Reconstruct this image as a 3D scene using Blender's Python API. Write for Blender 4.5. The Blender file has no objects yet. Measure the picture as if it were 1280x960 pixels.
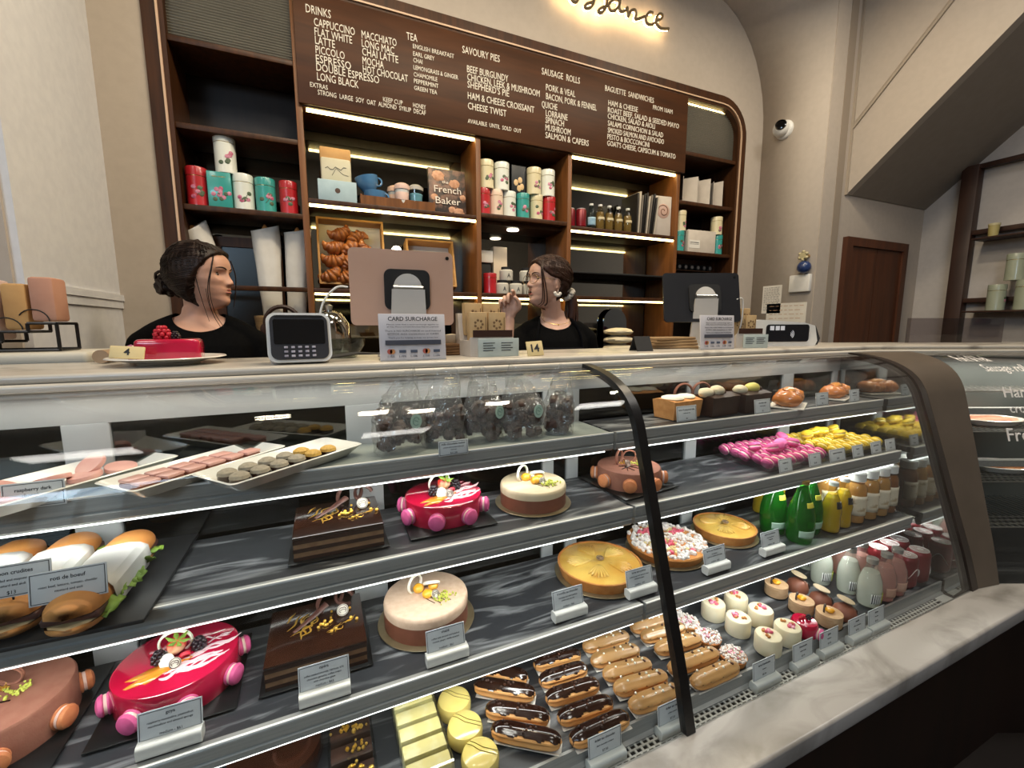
import bpy, bmesh, math, random
from mathutils import Vector, Matrix, Euler, noise
from mathutils.geometry import tessellate_polygon
random.seed(7)
PI = math.pi
S = bpy.context.scene
COL = S.collection

# ---------------------------------------------------------------- camera, world, lights, exposure
cd = bpy.data.cameras.new('camera'); cam = bpy.data.objects.new('camera', cd); COL.objects.link(cam)
cd.sensor_fit = 'HORIZONTAL'; cd.sensor_width = 36.0; cd.lens = 15.2157; cd.clip_start = 0.02
_r = Vector((0.91499, -0.40347, -0.00218)); _u = Vector((0.05583, 0.12127, 0.99105)); _f = Vector((0.39960, 0.90692, -0.13349))
cam.matrix_world = Matrix(((_r.x, _u.x, -_f.x, 0), (_r.y, _u.y, -_f.y, 0), (_r.z, _u.z, -_f.z, 1.40), (0, 0, 0, 1)))
S.camera = cam
S.view_settings.view_transform = 'Standard'; S.view_settings.look = 'None'
S.view_settings.exposure = 0.18; S.view_settings.gamma = 1.0; S.view_settings.use_curve_mapping = False
S.cycles.transparent_max_bounces = 40; S.cycles.max_bounces = 9; S.cycles.glossy_bounces = 4; S.cycles.diffuse_bounces = 4
S.cycles.use_denoising = True; S.cycles.caustics_reflective = False; S.cycles.caustics_refractive = False
S.cycles.sample_clamp_indirect = 6.0
W = bpy.data.worlds.new('daylight'); S.world = W; W.use_nodes = True
W.node_tree.nodes['Background'].inputs[0].default_value = (0.75, 0.86, 1.0, 1); W.node_tree.nodes['Background'].inputs[1].default_value = 1.2

def area(name, loc, tgt, sx, sy, power, col=(1, 1, 1), spread=PI, parent=None):
    l = bpy.data.lights.new(name, 'AREA'); l.shape = 'RECTANGLE'; l.size = sx; l.size_y = sy; l.energy = power; l.color = col; l.spread = spread
    o = bpy.data.objects.new(name, l); COL.objects.link(o); o.location = loc
    o.rotation_euler = (Vector(tgt) - Vector(loc)).to_track_quat('-Z', 'X' if sx < sy else 'Y').to_euler()
    if parent: o.parent = parent
    return o
WARM = (1.0, 0.80, 0.56); COOL = (0.80, 0.90, 1.0); NEUT = (1.0, 0.95, 0.89)
# shop windows behind the camera, added ceiling fill, and the pendant lamps
for wx, ww in ((-1.83, .62), (-2.78, .62)):
    area('window_daylight', (wx, -2.6, 2.9), (wx + .8, 1.5, 1.3), ww, 1.7, 30, (.62, .80, 1.0))
for lx, ly, pw in ((-1.5, -0.2, 17), (0.6, -1.0, 15), (2.6, 0.1, 22)):
    area('room_fill_light', (lx, ly, 3.93), (lx, ly, 0), 0.6, 0.6, pw, NEUT)  # added fill that brightens the room from out of view
for lx, ly, pw in ((-.30, 1.46, 8), (.30, 1.21, 14), (.62, 1.08, 15), (1.20, 1.20, 18), (2.35, 1.32, 18)):
    o = area('pendant_lamp_light', (lx, ly, 3.35), (lx, ly + .35, 0), .2, .2, pw, (1.0, .85, .62)); o.data.shape = 'DISK'

# ---------------------------------------------------------------- materials
def lin(h):
    h = h.lstrip('#'); o = []
    for i in (0, 2, 4):
        v = int(h[i:i + 2], 16) / 255
        o.append(v / 12.92 if v <= .04045 else ((v + .055) / 1.055) ** 2.4)
    return (o[0], o[1], o[2], 1)
MATS = {}
def mat(name, col, rough=.5, col2=None, metal=0, scale=8, detail=4, stretch=(1, 1, 1), bump=0, bscale=None, coat=0, sss=0, emis=0, ramp=(.35, .65), tex='noise', spec=.5, dist=0, bdist=.002):
    if name in MATS: return MATS[name]
    m = bpy.data.materials.new(name); m.use_nodes = True; nt = m.node_tree; b = nt.nodes['Principled BSDF']
    c = lin(col); b.inputs['Base Color'].default_value = c; b.inputs['Roughness'].default_value = rough; b.inputs['Metallic'].default_value = metal
    b.inputs['Coat Weight'].default_value = coat; b.inputs['Coat Roughness'].default_value = .08; b.inputs['Specular IOR Level'].default_value = spec
    if sss:
        b.inputs['Subsurface Weight'].default_value = sss; b.inputs['Subsurface Radius'].default_value = (1, .5, .3); b.inputs['Subsurface Scale'].default_value = .006
    if emis:
        b.inputs['Emission Color'].default_value = c; b.inputs['Emission Strength'].default_value = emis
    if col2 or bump:
        tc = nt.nodes.new('ShaderNodeTexCoord'); mp = nt.nodes.new('ShaderNodeMapping'); mp.inputs['Scale'].default_value = stretch
        nt.links.new(tc.outputs['Object'], mp.inputs[0])
        def texture(sc):
            if tex == 'voronoi':
                n = nt.nodes.new('ShaderNodeTexVoronoi'); n.inputs['Scale'].default_value = sc; out = n.outputs['Distance']
            elif tex == 'wave':
                n = nt.nodes.new('ShaderNodeTexWave'); n.inputs['Scale'].default_value = sc; n.inputs['Distortion'].default_value = dist
                n.inputs['Detail'].default_value = detail; n.inputs['Detail Scale'].default_value = 1.5; out = n.outputs['Fac']
            else:
                n = nt.nodes.new('ShaderNodeTexNoise'); n.inputs['Scale'].default_value = sc; n.inputs['Detail'].default_value = detail
                n.inputs['Distortion'].default_value = dist; out = n.outputs['Fac']
            nt.links.new(mp.outputs[0], n.inputs['Vector']); return out
        o = texture(scale)
        if col2:
            r = nt.nodes.new('ShaderNodeValToRGB'); r.color_ramp.elements[0].position = ramp[0]; r.color_ramp.elements[1].position = ramp[1]
            r.color_ramp.elements[0].color = c; r.color_ramp.elements[1].color = lin(col2)
            nt.links.new(o, r.inputs[0]); nt.links.new(r.outputs[0], b.inputs['Base Color'])
            if emis: nt.links.new(r.outputs[0], b.inputs['Emission Color'])
        if bump:
            bn = nt.nodes.new('ShaderNodeBump'); bn.inputs['Strength'].default_value = bump; bn.inputs['Distance'].default_value = bdist
            nt.links.new(texture(bscale) if bscale else o, bn.inputs['Height']); nt.links.new(bn.outputs[0], b.inputs['Normal'])
    MATS[name] = m; return m
def clear(name, tint='#ffffff', ior=1.45, rough=0.0, bump=0, bscale=30, milk=0, milkcol='#ffffff', kgl=1.0):
    if name in MATS: return MATS[name]
    m = bpy.data.materials.new(name); m.use_nodes = True; nt = m.node_tree; nt.nodes.clear()
    out = nt.nodes.new('ShaderNodeOutputMaterial'); mx = nt.nodes.new('ShaderNodeMixShader'); tr = nt.nodes.new('ShaderNodeBsdfTransparent')
    gl = nt.nodes.new('ShaderNodeBsdfGlossy'); fr = nt.nodes.new('ShaderNodeLayerWeight'); fr.inputs[0].default_value = .5
    tr.inputs[0].default_value = lin(tint); gl.inputs['Roughness'].default_value = rough
    f0 = ((ior - 1) / (ior + 1)) ** 2
    pw = nt.nodes.new('ShaderNodeMath'); pw.operation = 'POWER'; pw.inputs[1].default_value = 5
    mu = nt.nodes.new('ShaderNodeMath'); mu.operation = 'MULTIPLY_ADD'; mu.inputs[1].default_value = (1 - f0) * kgl; mu.inputs[2].default_value = f0
    nt.links.new(fr.outputs['Facing'], pw.inputs[0]); nt.links.new(pw.outputs[0], mu.inputs[0]); nt.links.new(mu.outputs[0], mx.inputs[0])
    base = tr.outputs[0]
    if milk:
        df = nt.nodes.new('ShaderNodeBsdfDiffuse'); df.inputs[0].default_value = lin(milkcol)
        m2 = nt.nodes.new('ShaderNodeMixShader'); m2.inputs[0].default_value = milk
        nt.links.new(base, m2.inputs[1]); nt.links.new(df.outputs[0], m2.inputs[2]); base = m2.outputs[0]
    nt.links.new(base, mx.inputs[1]); nt.links.new(gl.outputs[0], mx.inputs[2])
    if bump:
        tc = nt.nodes.new('ShaderNodeTexCoord'); n = nt.nodes.new('ShaderNodeTexNoise'); n.inputs['Scale'].default_value = bscale; n.inputs['Detail'].default_value = 2; n.inputs['Distortion'].default_value = 1.5
        bn = nt.nodes.new('ShaderNodeBump'); bn.inputs['Strength'].default_value = bump; bn.inputs['Distance'].default_value = .01
        nt.links.new(tc.outputs['Object'], n.inputs['Vector']); nt.links.new(n.outputs[0], bn.inputs['Height'])
        nt.links.new(bn.outputs[0], gl.inputs['Normal']); nt.links.new(bn.outputs[0], fr.inputs['Normal'])
    nt.links.new(mx.outputs[0], out.inputs[0]); MATS[name] = m; return m
def mirror(name, col, rough=.03):
    return mat(name, col, rough, metal=1)

# ---------------------------------------------------------------- mesh builder
class MB:
    def __init__(s): s.v = []; s.f = []; s.m = []; s.T = Matrix.Identity(4)
    def add(s, vs, fs, mi=0):
        o = len(s.v); T = s.T
        s.v += [T @ Vector(p) for p in vs]; s.f += [tuple(i + o for i in f) for f in fs]
        s.m += (list(mi) if isinstance(mi, (list, tuple)) else [mi] * len(fs)); return s
    def box(s, x0, x1, y0, y1, z0, z1, mi=0):
        return s.add([(x0, y0, z0), (x1, y0, z0), (x1, y1, z0), (x0, y1, z0), (x0, y0, z1), (x1, y0, z1), (x1, y1, z1), (x0, y1, z1)],
                     [(0, 3, 2, 1), (4, 5, 6, 7), (0, 1, 5, 4), (1, 2, 6, 5), (2, 3, 7, 6), (3, 0, 4, 7)], mi)
    def rbox(s, x0, x1, y0, y1, z0, z1, r=.005, mi=0, n=2):
        # box with rounded vertical and horizontal edges
        bm = bmesh.new(); bmesh.ops.create_cube(bm, size=1)
        for v in bm.verts: v.co = Vector(((x0 + x1) / 2 + v.co.x * (x1 - x0), (y0 + y1) / 2 + v.co.y * (y1 - y0), (z0 + z1) / 2 + v.co.z * (z1 - z0)))
        bmesh.ops.bevel(bm, geom=bm.edges[:], offset=r, segments=n, profile=.5, affect='EDGES')
        bm.verts.index_update(); s.add([v.co.copy() for v in bm.verts], [[v.index for v in f.verts] for f in bm.faces], mi); bm.free(); return s
    def lathe(s, prof, n=24, mi=0, c=(0, 0, 0), sx=1, sy=1, wob=None):
        vs = []; fs = []; ms = []
        for j, (r, z) in enumerate(prof):
            for i in range(n):
                a = 2 * PI * i / n; k = 1 if wob is None else wob(a, j)
                vs.append((c[0] + r * k * sx * math.cos(a), c[1] + r * k * sy * math.sin(a), c[2] + z))
        for j in range(len(prof) - 1):
            for i in range(n):
                fs.append((j * n + i, j * n + (i + 1) % n, (j + 1) * n + (i + 1) % n, (j + 1) * n + i)); ms.append(mi[j] if isinstance(mi, (list, tuple)) else mi)
        fs.append(tuple(range(n - 1, -1, -1))); ms.append(ms[0])
        fs.append(tuple((len(prof) - 1) * n + i for i in range(n))); ms.append(ms[-2])
        return s.add(vs, fs, ms)
    def tube(s, pts, r=.005, n=8, mi=0, closed=False, flat=1.0):
        P = [Vector(p) for p in pts]; N = len(P); vs = []; fs = []
        up = Vector((0, 0, 1)); prev = None
        for k in range(N):
            if closed: t = (P[(k + 1) % N] - P[k - 1])
            else: t = P[min(k + 1, N - 1)] - P[max(k - 1, 0)]
            t.normalize()
            a = (prev - t * prev.dot(t)) if prev is not None else (up if abs(t.dot(up)) < .95 else Vector((1, 0, 0))).cross(t)
            a.normalize(); b = t.cross(a); prev = a; rr = r[k] if isinstance(r, (list, tuple)) else r
            for i in range(n):
                q = 2 * PI * i / n; vs.append(P[k] + a * math.cos(q) * rr + b * math.sin(q) * rr * flat)
        for k in range(N if closed else N - 1):
            for i in range(n):
                k2 = (k + 1) % N; fs.append((k * n + i, k * n + (i + 1) % n, k2 * n + (i + 1) % n, k2 * n + i))
        if not closed: fs += [tuple(range(n - 1, -1, -1)), tuple((N - 1) * n + i for i in range(n))]
        return s.add(vs, fs, mi)
    def prism(s, poly, z0, z1, mi=0, mi_top=None):
        n = len(poly); vs = [(x, y, z0) for x, y in poly] + [(x, y, z1) for x, y in poly]
        fs = [tuple(range(n - 1, -1, -1)), tuple(range(n, 2 * n))] + [(i, (i + 1) % n, n + (i + 1) % n, n + i) for i in range(n)]
        ms = [mi, mi if mi_top is None else mi_top] + [mi] * n
        return s.add(vs, fs, ms)
    def extx(s, poly, x0, x1, mi=0):           # (y, z) outline pushed along x
        n = len(poly); vs = [(x0, y, z) for y, z in poly] + [(x1, y, z) for y, z in poly]
        return s.add(vs, [tuple(range(n)), tuple(range(2 * n - 1, n - 1, -1))] + [(i, n + i, n + (i + 1) % n, (i + 1) % n) for i in range(n)], mi)
    def exty(s, poly, y0, y1, mi=0):           # (x, z) outline pushed along y
        n = len(poly); vs = [(x, y0, z) for x, z in poly] + [(x, y1, z) for x, z in poly]
        return s.add(vs, [tuple(range(n)), tuple(range(2 * n - 1, n - 1, -1))] + [(i, n + i, n + (i + 1) % n, (i + 1) % n) for i in range(n)], mi)
    def holed(s, outer, hole, y0, y1, mi=0):   # (x, z) outline with a hole, pushed along y
        pts = [Vector((x, z, 0)) for x, z in outer] , [Vector((x, z, 0)) for x, z in hole]
        tris = tessellate_polygon(pts); al = list(outer) + list(hole); n = len(al); no = len(outer)
        vs = [(x, y0, z) for x, z in al] + [(x, y1, z) for x, z in al]
        fs = [tuple(t) for t in tris] + [tuple(i + n for i in reversed(t)) for t in tris]
        for a, b in ((0, no), (no, n)):
            L = b - a
            for i in range(L): fs.append((a + i, a + (i + 1) % L, n + a + (i + 1) % L, n + a + i))
        return s.add(vs, fs, mi)
    def ball(s, c, r, mi=0, nu=14, nv=9, amp=0, seed=0, fr=8, sq=None):
        rx, ry, rz = r if isinstance(r, (list, tuple)) else (r, r, r)
        vs = []; fs = []
        for j in range(nv + 1):
            ph = PI * j / nv
            for i in range(nu):
                a = 2 * PI * i / nu; d = Vector((math.sin(ph) * math.cos(a), math.sin(ph) * math.sin(a), -math.cos(ph)))
                k = 1 + (amp * noise.noise(d * fr * .3 + Vector((seed * 3.1, seed * 1.7, seed))) if amp else 0)
                vs.append((c[0] + d.x * rx * k, c[1] + d.y * ry * k, c[2] + d.z * rz * k))
        for j in range(nv):
            for i in range(nu): fs.append((j * nu + i, j * nu + (i + 1) % nu, (j + 1) * nu + (i + 1) % nu, (j + 1) * nu + i))
        return s.add(vs, fs, mi)
    def grid(s, fn, nu, nv, mi=0, closed=False):
        vs = [fn(i / nu, j / nv) for j in range(nv + 1) for i in range(nu + (0 if closed else 1))]
        w = nu if closed else nu + 1; fs = []
        for j in range(nv):
            for i in range(nu): fs.append((j * w + i, j * w + (i + 1) % w, (j + 1) * w + (i + 1) % w, (j + 1) * w + i))
        return s.add(vs, fs, mi)
    def text(s, t, x, z, h, w=None, y=0, mi=0, depth=.001, align='L', bold=0):   # upright text in the xz plane facing -y; h cap height, w fitted width
        vs, fs, bw = text_shape(t, bold)
        if not vs: return s
        sc = h / .69; sx = (w / bw) if w else sc
        ox = x - (0 if align == 'L' else (bw * sx / 2 if align == 'C' else bw * sx))
        return s.add([(ox + p[0] * sx, y - p[2] * depth, z + p[1] * sc) for p in vs], fs, mi)
    def build(s, name, mats, parent=None, loc=None, rz=0, smooth=40, solid=0, rot=None):
        me = bpy.data.meshes.new(name); me.from_pydata(s.v, [], s.f)
        for m in (mats if isinstance(mats, (list, tuple)) else [mats]): me.materials.append(m)
        me.polygons.foreach_set('material_index', s.m)
        bm = bmesh.new(); bm.from_mesh(me)
        bmesh.ops.remove_doubles(bm, verts=bm.verts[:], dist=1e-6); bmesh.ops.recalc_face_normals(bm, faces=bm.faces[:]); bm.to_mesh(me); bm.free()
        me.polygons.foreach_set('use_smooth', [True] * len(me.polygons))
        me.set_sharp_from_angle(angle=math.radians(smooth)); me.update()
        o = bpy.data.objects.new(name, me); COL.objects.link(o)
        if parent: o.parent = parent
        if loc is not None: o.location = loc
        o.rotation_euler = rot if rot else (0, 0, rz)
        if solid:
            md = o.modifiers.new('thickness', 'SOLIDIFY'); md.thickness = solid; md.offset = 0
        return o
_TX = {}
def text_shape(t, bold=0):
    if (t, bold) not in _TX:
        cu = bpy.data.curves.new('tmp', 'FONT'); cu.body = t; cu.extrude = .5; cu.resolution_u = 2; cu.offset = bold; cu.fill_mode = 'FRONT'
        ob = bpy.data.objects.new('tmp', cu); me = ob.to_mesh()
        vs = [tuple(v.co) for v in me.vertices]; fs = [tuple(p.vertices) for p in me.polygons]
        x0 = min((v[0] for v in vs), default=0); x1 = max((v[0] for v in vs), default=1)
        _TX[(t, bold)] = ([(v[0] - x0, v[1], v[2]) for v in vs], fs, max(x1 - x0, 1e-4))
        ob.to_mesh_clear(); bpy.data.objects.remove(ob); bpy.data.curves.remove(cu)
    return _TX[(t, bold)]

def tag(o, label, cat, group=None, kind=None):
    o['label'] = label; o['category'] = cat
    if group: o['group'] = group
    if kind: o['kind'] = kind
    return o
def thing(name, label, cat, loc=(0, 0, 0), rz=0, group=None, rot=None):
    o = bpy.data.objects.new(name, None); COL.objects.link(o); o.empty_display_size = .05
    o.location = loc; o.rotation_euler = rot if rot else (0, 0, rz)
    return tag(o, label, cat, group)
def struct(o): o['kind'] = 'structure'; return o
def dup(root, loc, rz=0, label=None, group=None, rot=None, scale=None):
    r = root.copy(); COL.objects.link(r); r.location = loc; r.rotation_euler = rot if rot else (0, 0, rz)
    if scale: r.scale = scale
    if label: r['label'] = label
    if group: r['group'] = group
    for ch in list(root.children):
        c = ch.copy(); COL.objects.link(c); c.parent = r
        for g in ch.children:
            d = g.copy(); COL.objects.link(d); d.parent = c
    return r
def arc(cx, cy, r, a0, a1, n):
    return [(cx + r * math.cos(math.radians(a0 + (a1 - a0) * i / n)), cy + r * math.sin(math.radians(a0 + (a1 - a0) * i / n))) for i in range(n + 1)]
def rrect(x0, x1, y0, y1, r, n=5):
    return arc(x1 - r, y0 + r, r, -90, 0, n) + arc(x1 - r, y1 - r, r, 0, 90, n) + arc(x0 + r, y1 - r, r, 90, 180, n) + arc(x0 + r, y0 + r, r, 180, 270, n)
def RZ(a): return Matrix.Rotation(a, 4, 'Z')
def TR(x, y, z): return Matrix.Translation((x, y, z))

# ---------------------------------------------------------------- shared materials
WALNUT = mat('walnut', '#2e1a0d', .45, '#4a2b15', scale=3, detail=8, stretch=(14, 14, 1.2), ramp=(.3, .7), spec=.25)
WALNUTH = mat('walnut_board', '#371f0f', .5, '#4c2c16', scale=2.2, detail=8, stretch=(1.0, 6, 9), ramp=(.3, .7), dist=.6, spec=.2)
WALNUTL = mat('walnut_light', '#5e391b', .45, '#7c4d27', scale=3, detail=8, stretch=(14, 14, 1.2), ramp=(.3, .7), spec=.3)
PLASTER = mat('plaster', '#bbb1a5', .9, '#c8beb2', scale=3.5, detail=9, bump=.25, bscale=60, ramp=(.35, .6))
PAINT = mat('wall_paint', '#aea397', .85, '#b2a79b', scale=30)
PAINTW = mat('pale_paint', '#b9b2ac', .85, '#beb7b1', scale=30)
PAINT_DAYLIT = mat('daylit_paint', '#cfcfd2', .85, '#d6d6d8', scale=30)  # wall paint made paler and cooler, daylight put into its colour
MARBLE = mat('marble', '#a29f9c', .3, '#77746f', scale=2.2, detail=7, stretch=(1.6, 3.2, 1), ramp=(.46, .72), dist=1.6)
MARBLED = mat('marble_top', '#bdb6ab', .25, '#8c857c', scale=2.6, detail=7, stretch=(1.4, 3.0, 1), ramp=(.5, .7), dist=1.4)
STONE = mat('dark_stone', '#2b2d31', .40, '#a2a4a6', scale=3.0, detail=10, stretch=(1.1, 6.5, 1), ramp=(.50, .76), dist=1.6)
ALU = mat('brushed_aluminium', '#a3a4a2', .42, '#989997', metal=.3, scale=6, stretch=(1, 40, 40))
ALUW = mat('white_aluminium', '#a6a8a8', .45, '#9fa1a1', scale=12)
STEEL = mat('steel', '#b9bab8', .28, '#a9aaa8', metal=.9, scale=8)
BLACK = mat('black_metal', '#08080a', .35, '#0d0d10', scale=10)
BLACKM = mat('black_matte', '#0c0c0d', .7, '#121214', scale=20)
BRASS = mat('brass_trim', '#b99a6a', .35, '#c8a878', metal=.8, scale=10)
WHITE = mat('white_plastic', '#d8d7d3', .4, '#dedddA', scale=20)
PAPER = mat('paper', '#cdd0d2', .8, '#c6cacd', scale=15)
PAPERW = mat('white_paper', '#dcd8d0', .85, '#d3cec5', scale=15, bump=.3, bscale=25)
INK = mat('ink', '#20222a', .8, '#262830', scale=20)
PANE = clear('pane_glass', '#f2f7f4', 1.45)
PORC = mat('porcelain', '#e6e4de', .18, '#e1dfd8', scale=10, coat=.4)
LEDW = mat('warm_led', '#ffdf8a', .5, '#ffe9a6', emis=12, scale=60, ramp=(.4, .6))
LEDC = mat('cool_led', '#f2f6f4', .5, '#eef3f0', emis=3.0, scale=20)

# ================================================================ SETTING
CORNER = 24 * PI / 180
m = MB(); m.box(-4.2, 5.4, -3.0, 3.2, -.1, 0)
struct(m.build('floor', mat('floor_tile', '#1e1815', .5, '#29211c', scale=3)))
m = MB(); m.box(-4.2, 5.4, -3.0, 3.2, 4.0, 4.1)
struct(m.build('ceiling', mat('ceiling_paint', '#c9c2b8', .9, '#cfc8be', scale=10)))
for lx, ly in ((-.30, 1.46), (.30, 1.21), (.62, 1.08), (1.20, 1.20), (2.35, 1.32)):
    m = MB(); m.lathe([(.001, 3.356), (.115, 3.356), (.115, 3.40), (.03, 3.47), (.006, 3.48), (.006, 4.0), (.001, 4.0)], 28, 0, (lx, ly, 0)); struct(m.build('ceiling_lamp', BLACKM))
for lx, ly in ((-1.5, -0.2), (0.6, -1.0), (2.6, 0.1)):
    m = MB(); m.box(lx - .32, lx + .32, ly - .32, ly + .32, 3.94, 4.0); struct(m.build('fill_light_housing', WHITE))  # unseen box added to carry the ceiling fill light
# niche holding the shelf unit: vault profile
vx0, vx1, spring, crown = -.755, 3.043, 2.78, 3.56
def vault(inset=0, n=10):
    rx = .62
    R = [(vx1 - rx + rx * math.cos(a), spring + (crown - spring) * math.sin(a)) for a in [PI / 2 * i / n for i in range(n + 1)]]
    L = [(vx0 + rx - rx * math.cos(a), spring + (crown - spring) * math.sin(a)) for a in [PI / 2 * i / n for i in range(n + 1)]]
    return R, L
vr, vl = vault()
outer = [(vx0, 0), (vx1, 0)] + vr + list(reversed(vl))
ux0, ux1, utop, ur = -.582, 2.861, 2.955, .24
def unit_outline(d=0, zb=.0):
    return [(ux0 + d, zb), (ux1 - d, zb)] + arc(ux1 - ur, utop - ur, ur - d, 0, 90, 8) + arc(ux0 + ur, utop - ur, ur - d, 90, 180, 8)
uo = unit_outline(); uo[0] = (ux0, .01); uo[1] = (ux1, .01)
m = MB(); m.holed(outer, uo, 2.35, 2.72); struct(m.build('wall_back', PLASTER))
# side walls of the niche; vault lofted to put shade above the arc
prof = [(vx1, 0)] + vr + list(reversed(vl)) + [(vx0, spring)]
nv = len(vr); fr_ = [(vx1, 0)] + [(vx1, spring + (3.995 - spring) * i / (nv - 1)) for i in range(nv)] + [(vx0, spring + (3.995 - spring) * i / (nv - 1)) for i in reversed(range(nv))] + [(vx0, spring)]
n = len(prof)
vs = [(x, 1.894, z) for x, z in fr_] + [(x, 2.36, z) for x, z in prof]
m.add(vs, [(i, i + 1, n + i + 1, n + i) for i in range(n - 1)])
struct(m.build('trim_1', PAINT, smooth=50, solid=.004))
m = MB(); m.box(-4.2, vx0 - .02, 1.69, 2.36, 0, 4.0); struct(m.build('wall_left_front', PAINT))
m = MB(); m.box(vx0 - .02, vx0, 1.70, 2.36, 0, 4.0); struct(m.build('wall_niche_left', PAINT_DAYLIT))
m = MB(); m.box(vx0 - .001, vx0 + .012, 1.71, 2.349, 1.505, 1.53); m.box(vx0 - .001, vx0 + .007, 1.71, 2.349, 1.475, 1.505); struct(m.build('trim_2', PAINT_DAYLIT))
m = MB(); m.box(vx1, vx1 + .126, 1.888, 2.05, 0, 4.0)
struct(m.build('wall_niche_front', PAINT))
# wall with the brown door, below the stair
m = MB(); m.box(3.169, 4.32, 1.90, 2.05, 0, 4.0); struct(m.build('wall_door', PAINT))
m = MB(); m.box(3.169, 3.238, 1.885, 1.90, 0, 4.0); struct(m.build('trim_3', mat('groove_paint', '#8f8273', .85)))
t = thing('door_1', 'brown timber cupboard door under the stair soffit', 'door', (3.7, 1.9, 0)); struct(t)
m = MB(); m.holed([(-.375, 0), (.375, 0), (.375, 1.998), (-.375, 1.998)], [(-.315, .005), (.315, .005), (.315, 1.94), (-.315, 1.94)], -.035, .0)
DOORW = mat('door_wood', '#40200e', .5, '#552c14', scale=2, detail=8, stretch=(10, 10, .8)); m.build('door_frame', DOORW, t)
m = MB(); m.box(-.314, -.003, -.022, -.002, .006, 1.938); m.box(.003, .314, -.022, -.002, .006, 1.938); m.build('door_leaf', DOORW, t)
# stair: stringer panel plane x = 3.304, soffit rising toward the room
sx, rx_ = 3.304, 4.306
def soff(y): return 2.273 + (1.894 - y) * .908
m = MB(); m.extx([(1.894, 2.273), (.30, soff(.30)), (.30, 4.0), (1.894, 4.0)], sx, sx + .06); struct(m.build('wall_stair_panel', PAINT))
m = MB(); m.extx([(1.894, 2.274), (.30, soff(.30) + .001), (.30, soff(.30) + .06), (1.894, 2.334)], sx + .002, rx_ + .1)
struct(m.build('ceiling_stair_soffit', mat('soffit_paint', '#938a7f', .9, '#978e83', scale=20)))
m = MB()
for o_, w_, d_ in ((0, .022, .014), (.03, .010, .008)):
    m.extx([(1.905, 2.66 + o_), (.55, 2.66 + o_ + 1.355 * 1.085), (.55, 2.66 + o_ + w_ + 1.355 * 1.085), (1.905, 2.66 + o_ + w_)], sx - d_, sx + .001)
m.box(sx - .012, sx, 1.885, 1.905, 2.27, 3.99)
struct(m.build('trim_4', mat('moulding_paint', '#9c9081', .8)))
m = MB(); m.box(rx_, rx_ + .15, -3.0, 2.05, 0, 4.0); struct(m.build('wall_right', PAINTW))
m = MB(); m.box(-4.2, -4.05, -3.0, 2.4, 0, 4.0); struct(m.build('wall_left', PAINTW))
m = MB(); m.box(-4.2, 5.4, 2.72, 3.0, 0, 4.0); struct(m.build('wall_outer', PAINT))
# shop front behind the viewer with window openings
m = MB()
for x0, x1, z0, z1 in ((-4.2, 5.4, 0, 2.0), (-4.2, 5.4, 3.85, 4.0), (-4.2, -3.12, 2.0, 3.85), (-2.44, -2.17, 2.0, 3.85), (-1.49, 5.4, 2.0, 3.85)): m.box(x0, x1, -2.85, -2.65, z0, z1)
struct(m.build('wall_shopfront', mat('shopfront_paint', '#a39a8e', .8, '#aaa195', scale=10)))
for x0, x1, i in ((-3.12, -2.44, 1), (-2.17, -1.49, 2)):
    w = thing('window_%d' % i, 'shopfront window', 'window', ((x0 + x1) / 2, -2.75, 0)); struct(w); hw = (x1 - x0) / 2
    m = MB(); m.holed([(-hw, 2.0), (hw, 2.0), (hw, 3.85), (-hw, 3.85)], [(-hw + .06, 2.06), (hw - .06, 2.06), (hw - .06, 3.79), (-hw + .06, 3.79)], -.04, .04); m.box(-.02, .02, -.03, .03, 2.05, 3.8); m.build('window_frame', BLACKM, w)
    m = MB(); m.box(-hw + .05, hw - .05, -.004, .004, 2.05, 3.8); m.build('window_pane', PANE, w)

# ================================================================ SHELF UNIT
t = thing('shelf_unit', 'walnut wall shelving with rounded top corners, brass edge line and lit bays behind the counter', 'shelving', (0, 2.35, 0))
m = MB(); m.holed(unit_outline(0, 0), unit_outline(.075, .02), -.012, .30); m.build('outer_frame', WALNUT, t)
m = MB(); a = unit_outline(.050, .03); b = unit_outline(.058, .04); m.holed(a, b, -.020, -.011); m.build('brass_line', mat('pink_trim', '#c9a98c', .4), t)
m = MB(); m.box(ux0 + .02, ux1 - .02, .28, .30, .02, 2.9); m.build('back_panel', mat('dark_back', '#1c120c', .4, '#24170f', scale=5, stretch=(8, 8, 1)), t)
MIRR = mirror('smoked_mirror', '#8d8d88', .04)
for nm, (x0, x1, z0, z1) in (('back_mirror', (-.02, .83, 1.60, 2.36)), ('back_mirror', (1.43, 2.24, 1.60, 2.36)), ('back_mirror', (.85, 1.41, 1.60, 1.98)), ('back_mirror', (-.50, -.04, 1.60, 2.24)), ('back_mirror', (-.02, .83, 1.0, 1.55)), ('back_mirror', (.85, 2.24, 1.0, 1.55))):
    m = MB(); m.box(x0, x1, .272, .279, z0, z1); m.build(nm, MIRR, t)
def board(x0, x1, z, th=.024, y0=.0, y1=.272, name='shelf', mt=WALNUT):
    m = MB(); m.rbox(x0, x1, y0, y1, z - th, z, .003); return m.build(name, mt, t)
for x in (-.03, .838, 1.416, 2.262):
    m = MB(); m.rbox(x - .014, x + .014, .0, .275, .02, 2.41 if -.03 < x < 2.26 else 2.88, .003); m.build('divider', WALNUTL, t)
for z in (2.59, 2.254, 1.925, 1.22): board(-.51, -.044, z)
board(-.51, -.044, 1.585, .022, .0, .022, 'front_rail')
for z in (2.002, 1.585, 1.22): board(-.016, .824, z); 
for z in (2.02, 1.585, 1.22): board(.852, 1.402, z)
for z in (2.002, 1.585, 1.22): board(1.43, 2.248, z)
for z in (2.56, 2.243, 1.912, 1.585, 1.22): board(2.276, 2.79, z)
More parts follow.
